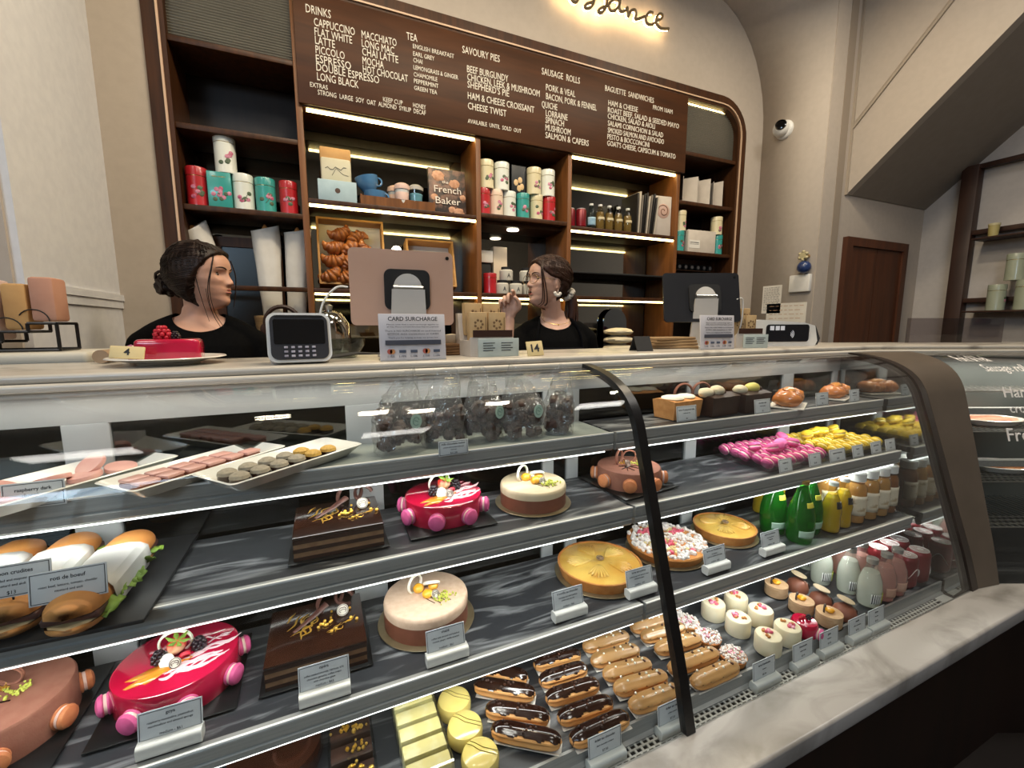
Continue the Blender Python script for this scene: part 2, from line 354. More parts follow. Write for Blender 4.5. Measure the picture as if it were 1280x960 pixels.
board(-.016, 2.248, 2.425, .02)
board(1.43, 2.248, 1.735, .012, name='dark_rail_shelf', mt=BLACKM)
m = MB(); m.box(.853, 1.401, .06, .272, 1.975, 1.995); m.build('downlight_panel', WALNUT, t)
for x, y in ((1.10, .13),):
    m = MB(); m.lathe([(.035, -.004), (.035, 0)], 20, 0, (x, y, 1.974)); m.build('downlight', mat('downlight_glow', '#fff3d8', emis=14), t)
for x0, x1, z, y in ((.0, .822, 2.398, .012), (1.432, 2.246, 2.398, .012), (-.012, .822, 1.972, .006), (1.432, 2.246, 1.972, .006), (-.012, .822, 1.556, .004), (.854, 1.40, 1.556, .004), (1.432, 2.246, 1.556, .004), (2.29, 2.74, 2.87, .03), (-.5, -.045, 2.875, .03)):
    m = MB(); m.box(x0, x1, y, y + .016, z - .004, z + .006); m.build('led_strip', LEDW, t)
# reeded glass at the two top corners
RG = mat('reeded_glass', '#827f76', .18, '#8a877c', metal=.45, scale=6, coat=.5)
for x0, x1, z0, z1 in ((-.51, -.044, 2.592, 2.885), (2.276, 2.785, 2.562, 2.885)):
    m = MB(); k = int((z1 - z0) / .011)
    pts = []
    for i in range(k * 4 + 1): pts.append((.035 - .006 * abs(math.sin(PI * i / 4)), z0 + (z1 - z0) * i / (k * 4)))
    m.extx(pts + [(.045, z1), (.045, z0)], x0, x1); m.build('reeded_glass_panel', RG, t)
# base cabinets below
m = MB()
for x0, x1 in ((-.5, .83), (.85, 1.4), (1.43, 2.78)): m.rbox(x0, x1, .0, .03, .06, 1.19, .004)
m.build('base_door', WALNUT, t)

# menu board
MENU = [('DRINKS', 0.023, 2.794, 0.127, 0.041),
        ('CAPPUCCINO', 0.054, 2.747, 0.228, 0.04),
        ('FLAT WHITE', 0.054, 2.708, 0.214, 0.04),
        ('LATTE', 0.054, 2.672, 0.138, 0.04),
        ('PICCOLO', 0.054, 2.633, 0.178, 0.04),
        ('ESPRESSO', 0.053, 2.595, 0.204, 0.04),
        ('DOUBLE ESPRESSO', 0.053, 2.560, 0.330, 0.04),
        ('LONG BLACK', 0.054, 2.520, 0.234, 0.04),
        ('EXTRAS', 0.022, 2.486, 0.097, 0.024),
        ('STRONG  LARGE  SOY  OAT  ALMOND  SYRUP  DECAF', 0.053, 2.458, 0.553, 0.026),
        ('KEEP CUP', 0.345, 2.484, 0.439, 0.025),
        ('HONEY', 0.490, 2.485, 0.554, 0.025),
        ('MACCHIATO', 0.258, 2.745, 0.419, 0.04),
        ('LONG MAC', 0.257, 2.707, 0.406, 0.04),
        ('CHAI LATTE', 0.257, 2.671, 0.424, 0.04),
        ('MOCHA', 0.257, 2.632, 0.354, 0.04),
        ('HOT CHOCOLAT', 0.257, 2.595, 0.468, 0.04),
        ('TEA', 0.468, 2.789, 0.521, 0.04),
        ('ENGLISH BREAKFAST', 0.498, 2.757, 0.707, 0.024),
        ('EARL GREY', 0.498, 2.723, 0.605, 0.024),
        ('CHAI', 0.498, 2.694, 0.543, 0.024),
        ('LEMONGRASS & GINGER', 0.498, 2.661, 0.727, 0.024),
        ('CHAMOMILE', 0.498, 2.629, 0.617, 0.024),
        ('PEPPERMINT', 0.498, 2.599, 0.622, 0.024),
        ('GREEN TEA', 0.498, 2.567, 0.614, 0.024),
        ('SAVOURY PIES', 0.752, 2.794, 0.960, 0.041),
        ('BEEF BURGUNDY', 0.776, 2.708, 1.009, 0.04),
        ('CHICKEN, LEEK & MUSHROOM', 0.777, 2.670, 1.200, 0.04),
        ("SHEPHERD'S PIE", 0.777, 2.634, 1.014, 0.04),
        ('HAM & CHEESE CROISSANT', 0.778, 2.580, 1.167, 0.04),
        ('CHEESE TWIST', 0.778, 2.530, 0.997, 0.04),
        ('AVAILABLE  UNTIL  SOLD  OUT', 0.776, 2.461, 1.087, 0.025),
        ('SAUSAGE  ROLLS', 1.213, 2.790, 1.462, 0.041),
        ('PORK & VEAL', 1.240, 2.713, 1.432, 0.04),
        ('BACON, PORK & FENNEL', 1.241, 2.667, 1.581, 0.04),
        ('QUICHE', 1.214, 2.620, 1.314, 0.04),
        ('LORRAINE', 1.240, 2.578, 1.383, 0.04),
        ('SPINACH', 1.239, 2.541, 1.359, 0.04),
        ('MUSHROOM', 1.239, 2.501, 1.404, 0.04),
        ('SALMON & CAPERS', 1.239, 2.461, 1.531, 0.04),
        ('BAGUETTE  SANDWICHES', 1.639, 2.790, 2.009, 0.041),
        ('HAM & CHEESE', 1.665, 2.714, 1.886, 0.04),
        ('FROM 10AM', 2.005, 2.754, 2.165, 0.035),
        ('ROAST BEEF, SALAD & SEEDED MAYO', 1.663, 2.675, 2.225, 0.04),
        ('CHICKEN, SALAD & AIOLI', 1.663, 2.640, 2.026, 0.04),
        ('SALAMI CORNICHON & SALAD', 1.665, 2.600, 2.096, 0.04),
        ('SMOKED SALMON AND AVOCADO', 1.666, 2.561, 2.104, 0.04),
        ('PESTO & BOCCONCINI', 1.664, 2.524, 1.986, 0.04),
        ("GOAT'S CHEESE, CAPSICUM & TOMATO", 1.664, 2.486, 2.206, 0.04)]
t = thing('menu_board', 'long walnut menu board with white lettering above the shelf bays', 'menu board', (0, 2.333, 0))
m = MB(); m.rbox(-.030, 2.298, -.0, .016, 2.410, 2.884, .004); m.build('panel', WALNUTH, t)
LET = mat('white_letter', '#d9d2c4', .6)
for nm, xa, xb in (('drinks_lettering', -1, .56), ('tea_lettering', .56, .83), ('pies_lettering', .83, 1.29), ('rolls_lettering', 1.29, 1.70), ('baguette_lettering', 1.70, 3)):
    m = MB()
    for s, x, z, x1, h in MENU:
        if xa <= x < xb: m.text(s, x, z, h * (.74 if x > 1.29 else .82), x1 - x, y=-.001, depth=.003)
    m.build(nm, LET, t)

# halo lit script sign
t = thing('script_sign', 'halo-lit handwritten script sign on the plaster above the menu board', 'sign', (0, 2.35, 0))
STR = [[(1.369, 3.190), (1.385, 3.177), (1.405, 3.180), (1.421, 3.203)],
       [(1.503, 3.259), (1.523, 3.236), (1.514, 3.197), (1.489, 3.170), (1.462, 3.168), (1.471, 3.186), (1.505, 3.205)],
       [(1.505, 3.205), (1.554, 3.252), (1.591, 3.284), (1.607, 3.249), (1.603, 3.209), (1.576, 3.171), (1.550, 3.170), (1.570, 3.193), (1.616, 3.217)],
       [(1.688, 3.263), (1.654, 3.258), (1.623, 3.226), (1.632, 3.199), (1.666, 3.206), (1.694, 3.243), (1.698, 3.270), (1.694, 3.230), (1.708, 3.211), (1.738, 3.223), (1.753, 3.245)],
       [(1.753, 3.245), (1.760, 3.199), (1.776, 3.229), (1.805, 3.245), (1.817, 3.228), (1.813, 3.200), (1.838, 3.205), (1.884, 3.231)],
       [(1.942, 3.264), (1.914, 3.259), (1.890, 3.226), (1.900, 3.198), (1.934, 3.198), (1.971, 3.226)],
       [(1.971, 3.226), (2.007, 3.250), (2.015, 3.272), (1.989, 3.270), (1.970, 3.240), (1.974, 3.212), (2.010, 3.197), (2.069, 3.209)],
       [(1.292, 3.220), (1.318, 3.190), (1.330, 3.212), (1.356, 3.210), (1.369, 3.190)],
       [(1.421, 3.203), (1.460, 3.238), (1.503, 3.259)]]
def spline(P, k=6):
    out = []
    for i in range(len(P) - 1):
        p0 = Vector(P[max(i - 1, 0)]); p1 = Vector(P[i]); p2 = Vector(P[i + 1]); p3 = Vector(P[min(i + 2, len(P) - 1)])
        for j in range(k):
            u = j / k; out.append(.5 * ((2 * p1) + (p2 - p0) * u + (2 * p0 - 5 * p1 + 4 * p2 - p3) * u * u + (3 * p1 - p0 - 3 * p2 + p3) * u ** 3))
    out.append(Vector(P[-1])); return out
mf = MB(); mg = MB()
for st in STR:
    c = spline([(x, 0, z) for x, z in st], 5)
    mf.tube([(p.x, -.058, p.z) for p in c], .0085, 6); mg.tube([(p.x, -.044, p.z) for p in c], .0065, 6)
mf.build('letter_face', mat('sign_face', '#6b5a40', .5), t)
mg.build('halo_tube', mat('sign_glow', '#ffd9a0', .5, emis=16), t)

# dome camera on the niche side wall
t = thing('security_camera', 'white dome security camera beside the arch of the niche', 'camera', (3.043, 2.18, 2.745), rot=(0, -PI / 2, 0))
m = MB(); m.lathe([(.062, 0), (.062, .012), (.056, .02), (.05, .024)], 24); m.build('mounting_base', WHITE, t)
m = MB(); m.ball((0, 0, .045), .05, 0, 20, 14); m.build('turret', WHITE, t)
m = MB(); m.T = Matrix.Rotation(.75, 4, 'Y') @ Matrix.Rotation(.0, 4, 'X'); m.T = TR(0, 0, .045) @ Euler((.55, .35, 0)).to_matrix().to_4x4(); m.lathe([(.034, .036), (.034, .052), (.028, .055), (.027, .048)], 20); m.lathe([(.027, .04), (.027, .05)], 20); m.build('lens_window', mat('lens_black', '#050506', .08), t)

# ================================================================ DISPLAY CASE
GP = [(.621, .500), (.654, .622), (.691, .736), (.772, .995), (.8145, 1.125), (.829, 1.165), (.852, 1.203), (.884, 1.232), (.925, 1.254), (.975, 1.270), (1.03, 1.280), (1.064, 1.284)]
GPS = [(p.x, p.y) for p in spline([(y, z, 0) for y, z in GP], 3)]
def gnorm(P, i):
    a = P[max(i - 1, 0)]; b = P[min(i + 1, len(P) - 1)]; dx, dz = b[0] - a[0], b[1] - a[1]; L = math.hypot(dx, dz); return (dz / L, -dx / L)   # points into the case
def off(P, d):
    return [(p[0] + gnorm(P, i)[0] * d, p[1] + gnorm(P, i)[1] * d) for i, p in enumerate(P)]
t = thing('display_case', 'long glass-fronted pastry display case with curved glass and three lit shelves', 'display case', (0, 0, 0)); CASE = t
XL, XE = -1.35, 1.97
GLASS = clear('case_glass', '#fcfdfc', 1.36)
for x0, x1 in ((XL, .692), (.716, XE + .012)):
    m = MB(); m.extx(off(GPS, -.0) + list(reversed(off(GPS, .006))), x0, x1); m.build('front_glass', GLASS, t, smooth=60)
m = MB(); m.extx(off(GPS, -.006) + list(reversed(off(GPS, .013))), .691, .717); m.build('glass_joint_strip', BLACK, t, smooth=60)
# base body behind the ledge
m = MB(); m.box(XL, 2.03, .60, 1.09, .0, .44); m.build('base_cabinet', mat('case_base', '#15100d', .5), t)
SHY = 1.088
def shelf(z, yf, lip, st, x0, x1):
    o = MB().box(x0, x1, yf + .012, SHY - .004, z - .02, z).build('shelf', st, t)
    p = [(yf + .014, z + .002), (yf + .003, z + .002), (yf, z - .002), (yf, z - lip * .48), (yf + .004, z - lip * .52), (yf + .004, z - lip * .58), (yf + .001, z - lip * .64), (yf + .002, z - lip * .88), (yf + .008, z - lip), (yf + .018, z - lip), (yf + .022, z - lip * .8), (yf + .024, z - .022), (yf + .014, z - .022)]
    MB().extx(p, x0, x1).build('front_rail', ALU, o, smooth=25)
    MB().box(x0, x1, yf - .0006, yf + .004, z + .0005, z + .0035).build('bright_edge', mat('polished_edge', '#f4f4f2', .15, emis=0), o)
    MB().box(x0 + .02, x1 - .02, yf + .010, yf + .022, z - lip - .004, z - lip + .002).build('light_tube', LEDC, o)
    return o
SH1 = mat('pale_shelf', '#8d9490', .35, '#7f8683', scale=5, stretch=(1, 5, 1))
shelf(1.115, .918, .047, SH1, XL, .70); shelf(1.115, .918, .047, STONE, .71, 1.955)
shelf(.941, .832, .047, STONE, XL, .70); shelf(.941, .832, .047, STONE, .71, 1.925)
shelf(.707, .780, .047, STONE, XL, .70); shelf(.707, .780, .047, STONE, .71, 1.935)
# deck tray and perforated grille
o = MB().box(XL, XE - .01, .692, SHY - .004, .476, .498).build('deck_tray', STONE, t)
m = MB(); m.extx([(.688, .503), (.694, .503), (.694, .478), (.692, .462), (.68, .458), (.68, .462), (.688, .466)], XL, XE - .01); m.build('tray_lip', ALU, o)
m = MB(); gx0, gx1 = -.6, 1.9; gy0, gy1 = .632, .680
m.box(gx0 - .8, gx0, gy0 - .02, gy1 + .012, .455, .459); m.box(gx1, XE - .01, gy0 - .02, gy1 + .012, .455, .459)
rows = 4; ph = (gy1 - gy0) / rows; pw = .0175
m.box(gx0, gx1, gy0 - .02, gy0, .455, .459); m.box(gx0, gx1, gy1, gy1 + .012, .455, .459)
for r in range(rows):
    y = gy0 + r * ph; m.box(gx0, gx1, y, y + .0036, .456, .459)
    nx = int((gx1 - gx0) / pw)
    for k in range(nx):
        x = gx0 + (k + (.5 if r % 2 else 0)) * pw; m.box(x, x + .0055, y + .0036, y + ph, .456, .459)
m.build('air_grille', mat('grille_white', '#d6d7d4', .45, '#cfd0cd', scale=12), t)
m = MB(); m.box(XL, XE - .01, .60, .695, .41, .44); m.build('grille_well', BLACKM, t)
# sliding door frames at the back, with panes
posts = [(-1.05, -.97), (-.465, -.392), (.045, .125), (.578, .615), (.66, .70), (1.135, 1.185), (1.62, 1.68), (1.93, 1.96)]
m = MB(); m.box(XL, XE, 1.09, 1.108, 1.212, 1.276); m.box(XL, XE, 1.09, 1.108, .45, .50); m.build('door_rails', ALUW, t)
for x0, x1 in posts:
    m = MB(); m.rbox(x0, x1, 1.0885, 1.107, .50, 1.212, .002); m.build('door_stile', ALUW, t)
for i in range(len(posts) - 1):
    m = MB(); m.box(posts[i][1] - .004, posts[i + 1][0] + .004, 1.096, 1.101, .50, 1.215); m.build('door_pane', clear('door_glass', '#9aa3a0', 1.9), t)
# mirrored end panel
m = MB(); m.extx(off(GPS, .02) + [(1.09, 1.27), (1.09, .46), (.66, .46)], XE, XE + .012); m.build('end_mirror', mirror('end_mirror', '#b8bcba', .06), t, smooth=20)
m = MB(); m.extx(off(GPS, -.004) + [(1.09, 1.284), (1.09, .46), (.60, .46)], XE + .0125, XE + .05); m.build('end_panel', mat('bronze_dark', '#241b16', .4, '#2a201a', scale=10), t, smooth=20)
for z, yf, lip, pw in ((1.115, .918, .047, 1.9), (.941, .832, .047, 2.8), (.707, .780, .047, 2.7)):
    for xa, xb in ((XL, .69), (.72, 1.9)):
        area('shelf_light', ((xa + xb) / 2, yf + .030, z - lip - .002), ((xa + xb) / 2, yf + .15, z - .3), xb - xa - .06, .014, pw * (xb - xa) / 2, (.98, 1.0, .97), parent=t)
for xa, xb in ((XL, .69), (.72, 1.9)):
    area('canopy_light', ((xa + xb) / 2, 1.06, 1.272), ((xa + xb) / 2, .98, .9), xb - xa - .06, .014, 1.1 * (xb - xa) / 2, (1.0, .95, .85), parent=t)

# corner filler between the two cases, then the second case turned toward the room
org = Vector((2.085, .625, 0)); U = Vector((math.cos(CORNER), -math.sin(CORNER), 0)); V = Vector((math.sin(CORNER), math.cos(CORNER), 0))
def C2(u, v, z): p = org + U * u + V * v; return (p.x, p.y, z)
t = thing('corner_filler', 'bronze curved corner panel between the two display cases', 'panel', (0, 0, 0))
G0 = off(GPS, -.004); m = MB(); n = len(G0)
A = [(2.022, y, z) for y, z in G0]; Bp = [C2(.045, y - .625, z) for y, z in G0]
A2 = [(2.022, y + .03, z - .01) for y, z in G0]; B2 = [C2(.045, y - .595, z - .01) for y, z in G0]
vs = A + Bp + B2 + A2
fs = []
for i in range(n - 1):
    for k in range(4): a_, b_ = k * n, ((k + 1) % 4) * n; fs.append((a_ + i, b_ + i, b_ + i + 1, a_ + i + 1))
fs += [(0, n, 2 * n, 3 * n), (n - 1, 4 * n - 1, 3 * n - 1, 2 * n - 1)]
m.add(vs, fs); m.build('face_panel', mat('bronze_light', '#544a3f', .45, '#5b5045', scale=10), t, smooth=60)
m = MB(); m.prism([(2.022, .62), C2(.045, 0, 0)[:2], C2(.045, .46, 0)[:2], (2.022, 1.08)], .0, .46); m.build('filler_base', BLACKM, t)

t = thing('hot_food_case', 'second glass display case with wire racks and white chalk writing on the glass', 'display case', (0, 0, 0))
def slab2(m, u0, u1, v0, v1, z0, z1, mi=0):
    P = [C2(u0, v0, 0)[:2], C2(u1, v0, 0)[:2], C2(u1, v1, 0)[:2], C2(u0, v1, 0)[:2]]; return m.prism(P, z0, z1, mi)
m = MB(); vs = [C2(.05, y - .625, z) for y, z in GPS] + [C2(1.6, y - .625, z) for y, z in GPS] + [C2(.05, y - .619, z) for y, z in off(GPS, .003)] + [C2(1.6, y - .619, z) for y, z in off(GPS, .003)]
n = len(GPS); fs = [(i, n + i, n + i + 1, i + 1) for i in range(n - 1)] + [(2 * n + i, 2 * n + i + 1, 3 * n + i + 1, 3 * n + i) for i in range(n - 1)]
m.add(vs, fs); m.build('front_glass', GLASS, t, smooth=60)
m = MB(); slab2(m, .05, 1.6, .44, .47, .45, 1.27); m.build('back_panel', mat('case_grey', '#4d5250', .5, '#565b59', scale=6), t)
m = MB(); slab2(m, .05, 1.6, .012, .46, .0, .49); m.build('case_floor', mat('case_dark', '#16181c', .5), t)
for z, v0 in ((1.135, .30), (.985, .245), (.80, .19), (.64, .14)):
    m = MB()
    for k in range(4): m.tube([C2(.06, v0 + k * .03, z), C2(1.6, v0 + k * .03, z)], .003, 6)
    for k in range(60): m.tube([C2(.07 + k * .025, v0, z + .003), C2(.07 + k * .025, .44, z + .003)], .0016, 5)
    m.build('wire_rack', STEEL, t)
m = MB(); slab2(m, .05, 1.6, .235, .26, 1.055, 1.08); slab2(m, .05, 1.6, .19, .215, .86, .885); m.build('rack_rail', ALU, t)
area('rack_light', C2(.8, .36, 1.262), C2(.8, .3, .8), 1.4, .02, 5, (1, .93, .82), parent=t)
mw = mat('chalk_pen', '#dedad6', .7)
def chalk(s_, u, z, h):
    m = MB()
    vs_, fs_, bw = text_shape(s_, .0); sc = h / .69
    zz = [p[1] for p in GPS]
    def yz(zq):
        for i in range(len(GPS) - 1):
            if GPS[i][1] <= zq <= GPS[i + 1][1]:
                f_ = (zq - GPS[i][1]) / (GPS[i + 1][1] - GPS[i][1]); return GPS[i][0] + f_ * (GPS[i + 1][0] - GPS[i][0])
        return GPS[-1][0]
    m.add([C2(u + p[0] * sc, yz(z + p[1] * sc) - .625 - .002 - .0015 * (p[2] > 0), z + p[1] * sc) for p in vs_], fs_)
    m.build('chalk_writing', mw, t)
for s_, u, z, h in (('Pork & Veal', .13, 1.256, .018), ('Sausage rolls', .17, 1.222, .024), ('Ham & cheese', .19, 1.13, .038), ('croissant', .20, 1.075, .03), ('Fresh', .17, .975, .045)): chalk(s_, u, z, h)

# marble ledge and worktop with the same bend, rounded nose
def bend_poly(y0, y1, xl, L):
    def pt(y): return (2.085 + (y - .625) * math.tan(CORNER / 2), y)
    a0, a1 = pt(y0), pt(y1)
    return [(xl, y0), a0, (a0[0] + L * U.x, a0[1] + L * U.y), (a1[0] + L * U.x, a1[1] + L * U.y), a1, (xl, y1)]
def bevelled(mb_poly, z0, z1, r, name, mt, seg=3):
    bm = bmesh.new(); vs = [bm.verts.new((x, y, z0)) for x, y in mb_poly]; f = bm.faces.new(vs)
    ex = bmesh.ops.extrude_face_region(bm, geom=[f]); 
    for v in ex['geom']:
        if isinstance(v, bmesh.types.BMVert): v.co.z = z1
    bmesh.ops.recalc_face_normals(bm, faces=bm.faces[:]); bmesh.ops.bevel(bm, geom=[e for e in bm.edges if abs(e.verts[0].co.z - e.verts[1].co.z) < 1e-5], offset=r, segments=seg, profile=.5, affect='EDGES')
    me = bpy.data.meshes.new(name); bm.to_mesh(me); bm.free(); me.materials.append(mt)
    me.polygons.foreach_set('use_smooth', [True] * len(me.polygons)); me.set_sharp_from_angle(angle=math.radians(40))
    o = bpy.data.objects.new(name, me); COL.objects.link(o); return o
o = bevelled(bend_poly(.508, .629, XL, 1.6), .449, .500, .008, 'marble_ledge', MARBLE)
tag(o, 'veined white marble ledge along the foot of the glass case', 'ledge')
t = thing('counter_plinth', 'dark brown timber plinth under the marble ledge', 'counter base', (0, 0, 0))
m = MB(); m.prism(bend_poly(.535, .60, XL, 1.6), 0, .449); m.build('plinth_panel', mat('plinth_wood', '#150a06', .5, '#1e0f09', scale=2, detail=8, stretch=(8, 8, 1)), t)
t = thing('marble_worktop', 'long grey-veined marble worktop running over the display cases', 'worktop', (0, 0, 0))
o = bevelled(bend_poly(1.080, 1.42, XL - .3, 1.5), 1.2945, 1.312, .008, 'top_slab', MARBLED, 4); o.parent = t
o = bevelled(bend_poly(1.072, 1.12, XL - .3, 1.5), 1.2785, 1.2945, .006, 'edge_moulding', mat('edge_marble', '#d6cfc2', .3, '#c6beb0', scale=4), 3); o.parent = t
m = MB(); m.box(XL - .3, 2.2, 1.38, 1.41, 0, 1.2945); m.build('counter_back_panel', mat('back_bench', '#3a3029', .6), t)

# ================================================================ FOOD
Z1, Z2, Z3, ZD, ZG, ZC = 1.1175, .9445, .7105, .500, .460, 1.3125
SHN = {Z1: 'top shelf', Z2: 'middle shelf', Z3: 'lower shelf', ZD: 'bottom deck'}
CHOC = mat('milk_chocolate', '#7a4632', .55, '#834d38', scale=60, bump=.12, bscale=300, sss=.05)
CHOCB = mat('cocoa_velvet', '#8a5644', .8, '#93604d', scale=60, bump=.2, bscale=400)
CHOCD = mat('dark_chocolate', '#24120b', .16, '#2e180f', scale=20, coat=.6)
CHOCM = mat('matt_dark_chocolate', '#2e1a12', .5, '#3a2218', scale=40)
CURL = mat('curl_chocolate', '#4a2c25', .5, '#56352c', scale=30)
BEIGE = mat('hazelnut_mousse', '#c9a98f', .6, '#d3b69d', scale=80, bump=.1, bscale=200)
CREAM = mat('cream', '#dccfae', .5, '#e2d6ba', scale=30, sss=.1)
CREAMW = mat('white_cream', '#e6e0cf', .5, '#ece7d8', scale=30, sss=.1)
RED = mat('raspberry_glaze', '#a80c30', .1, '#c01a44', scale=9, coat=.7, detail=6, ramp=(.4, .65))
REDB = mat('red_fruit', '#b01228', .35, '#c9283c', scale=120, bump=.5, bscale=500)
PINK = mat('pink_macaron', '#cf4f86', .65, '#d96095', scale=60, bump=.15, bscale=300)
PINKL = mat('pale_pink', '#d9849f', .6, '#e0a0b2', scale=40)
ORAN = mat('orange_macaron', '#c9784a', .65, '#d68a58', scale=60, bump=.15, bscale=300)
YELL = mat('yellow_macaron', '#d8b21c', .6, '#e2c132', scale=60, bump=.15, bscale=300)
YELP = mat('pale_yellow_glaze', '#d6bf6c', .22, '#dcc878', scale=25, coat=.4)
FILLW = mat('macaron_filling', '#e3c4b8', .6)
MANGO = mat('orange_fruit', '#e09a1a', .25, '#eab03a', scale=60, coat=.4)
LEAF = mat('leaf_green', '#5c7a24', .6, '#83a03c', scale=40, bump=.3, bscale=80)
PIST = mat('pistachio_crumb', '#b5b83c', .8, '#c9cc62', scale=200)
BERRY = mat('blackberry', '#120a12', .3, '#1e0f1c', scale=200, coat=.4)
GOLD = mat('gold_leaf', '#e0a838', .3, '#f0c460', metal=.7, scale=60)
CHOUX = mat('choux', '#c98c4e', .6, '#dba566', scale=14, detail=6, bump=.35, bscale=90, ramp=(.3, .7))
COFFEE = mat('coffee_glaze', '#a97f4e', .28, '#b88e5c', scale=10, coat=.3)
CRUST = mat('pastry_crust', '#b06a2c', .6, '#c98a48', scale=25, bump=.35, bscale=110)
PEAR = mat('baked_pear', '#e0b85c', .25, '#c98c34', scale=9, detail=6, coat=.5, ramp=(.4, .75))
SUGAR = mat('sugar_crumble', '#e8e2de', .8, '#ddd2ca', scale=120, bump=.4, bscale=200)
SPONGE = mat('sponge', '#8a5a34', .85, '#a06c42', scale=90, bump=.5, bscale=160)
SPONGEL = mat('light_sponge', '#c98a4e', .8, '#d89c60', scale=60, bump=.4, bscale=140)
BREAD = mat('bread_crust', '#c98e4e', .6, '#a8682e', scale=11, detail=7, bump=.35, bscale=70, ramp=(.4, .75))
CRUMB = mat('bread_crumb', '#d8bd90', .85, '#c9aa78', scale=60, bump=.5, bscale=120)
BOARDK = mat('black_card', '#0c0c0d', .3, '#101011', scale=30)
BOARDG = mat('gold_card', '#8a7a5c', .3, '#98886a', metal=.6, scale=30)
MARK = mat('stamp_brown', '#4a3226', .5)
CELLO = clear('cellophane', '#f8f8f6', 1.8, .08, bump=1.0, bscale=30, milk=.09)
ACRY = clear('clear_acrylic', '#f6f8f7', 1.9, .03)

# ---- small decoration shapes, each returns a builder
def d_ring(R, r, mt, t, loc, rot, name='chocolate_ring', a0=0, a1=360):
    m = MB(); P = arc(0, 0, R, a0, a1, 28)
    if a1 - a0 >= 360: m.tube([(x, 0, z) for x, z in P[:-1]], r, 8, closed=True, flat=.6)
    else: m.tube([(x, 0, z) for x, z in P], r, 8, flat=.6)
    return m.build(name, mt, t, loc, rot=rot)
def macaron_mb(R, cols=(0, 1)):
    m = MB(); pr = [(0.001, 0), (R * .9, .0), (R, R * .07), (R * 1.02, R * .16), (R * .98, R * .2), (R * .9, R * .42), (R * .6, R * .58), (R * .25, R * .64), (.001, R * .65)]
    m.lathe([(r, z + R * .12) for r, z in pr], 20, cols[0]); m.lathe([(r, -z - R * .12) for r, z in pr], 20, cols[0])
    m.lathe([(.001, -R * .13), (R * .9, -R * .13), (R * .92, 0), (R * .9, R * .13), (.001, R * .13)], 20, cols[1]); return m
def d_macaron(R, mt, t, loc, rot): return macaron_mb(R).build('macaron', [mt, FILLW], t, loc, rot=rot)
def d_strawberry(t, loc, s=.016):
    o = MB().lathe([(.001, -s * 1.2), (s * .45, -s * .95), (s * .85, -s * .3), (s, s * .25), (s * .8, s * .7), (.001, s * .85)], 16).build('strawberry', mat('strawberry', '#c42a22', .3, '#e0b890', scale=30, coat=.3, ramp=(.45, .62)), t, loc, rot=(.2, .3, 0))
    m = MB()
    for k in range(6):
        a = k * PI / 3; m.add([(0, 0, s * .8), (s * .8 * math.cos(a - .35), s * .8 * math.sin(a - .35), s * .85), (s * 1.35 * math.cos(a), s * 1.35 * math.sin(a), s * 1.25), (s * .8 * math.cos(a + .35), s * .8 * math.sin(a + .35), s * .85)], [(0, 1, 2, 3)])
    m.build('strawberry_leaves', LEAF, o, solid=.0008)
def d_berry(t, loc, s=.010, mt=None, name='blackberry'):
    m = MB(); random.seed(3)
    for j in range(4):
        for k in range(7):
            a = k * 2 * PI / 7 + j * .4; r = s * (.95, 1.0, .8, .4)[j]; m.ball((r * math.cos(a), r * math.sin(a), s * (-.5 + j * .55)), s * .38, 0, 7, 5)
    m.build(name, mt or BERRY, t, loc)
def d_disc(t, loc, r=.013, mt=None, rot=(.4, .2, 0), name='chocolate_disc', stamp=False):
    o = MB().lathe([(.001, 0), (r, 0), (r * 1.03, .001), (r, .003), (.001, .003)], 22).build(name, mt or CREAMW, t, loc, rot=rot)
    if stamp:
        m = MB(); P = arc(0, 0, r * .88, 0, 360, 24)[:-1]; m.tube([(x, y, .0032) for x, y in P], .0007, 5, closed=True)
        for sg in (1, -1): m.tube([(x * sg + sg * r * .2, y, .0032) for x, y in arc(0, 0, r * .42, -70, 120, 8)], .0008, 5)
        m.tube([(-r * .5, -r * .1, .0033), (0, r * .12, .0033), (r * .5, -r * .05, .0033)], .0007, 5)
        m.build('stamp', MARK, o)
    return o
def d_crumbs(t, loc, sx, sy, n, mt, s=.0022, name='crumb_sprinkle', seed=1):
    random.seed(seed); m = MB()
    for k in range(n):
        m.ball((random.gauss(0, sx), random.gauss(0, sy), random.uniform(0, s)), s * random.uniform(.6, 1.3), 0, 6, 4)
    return m.build(name, mt, t, loc)
def patch(sx, sy, seed, n=26, th=.0008, wisp=.5):
    m = MB(); vs = [(0, 0, th)]; 
    for k in range(n):
        a = 2 * PI * k / n; r = 1 + wisp * noise.noise(Vector((math.cos(a) * 2.2, math.sin(a) * 2.2, seed * 5.3))) * 1.8
        vs.append((sx * r * math.cos(a), sy * r * math.sin(a), th))
    m.add(vs, [(0, k + 1, (k + 1) % n + 1) for k in range(n)]); return m
def d_patch(t, loc, sx, sy, mt, rz=0, seed=0, name='glaze_swirl', wisp=.5): return patch(sx, sy, seed, wisp=wisp).build(name, mt, t, loc, rz=rz, solid=.0012)
def d_streaks(t, loc, L, W, n, mt, seed, name, r=.0012, rz=0):
    random.seed(seed); m = MB()
    for k in range(n):
        y = random.uniform(-W, W); x = random.uniform(-L * .5, L * .3); l = random.uniform(.3, .8) * L; am = random.uniform(-.3, .3) * W
        m.tube([(x + l * u / 8, y + am * math.sin(u * .9 + k), 0) for u in range(9)], [r * (.3 + math.sin(PI * u / 8)) for u in range(9)], 6, flat=.35)
    return m.build(name, mt, t, loc, rz=rz)
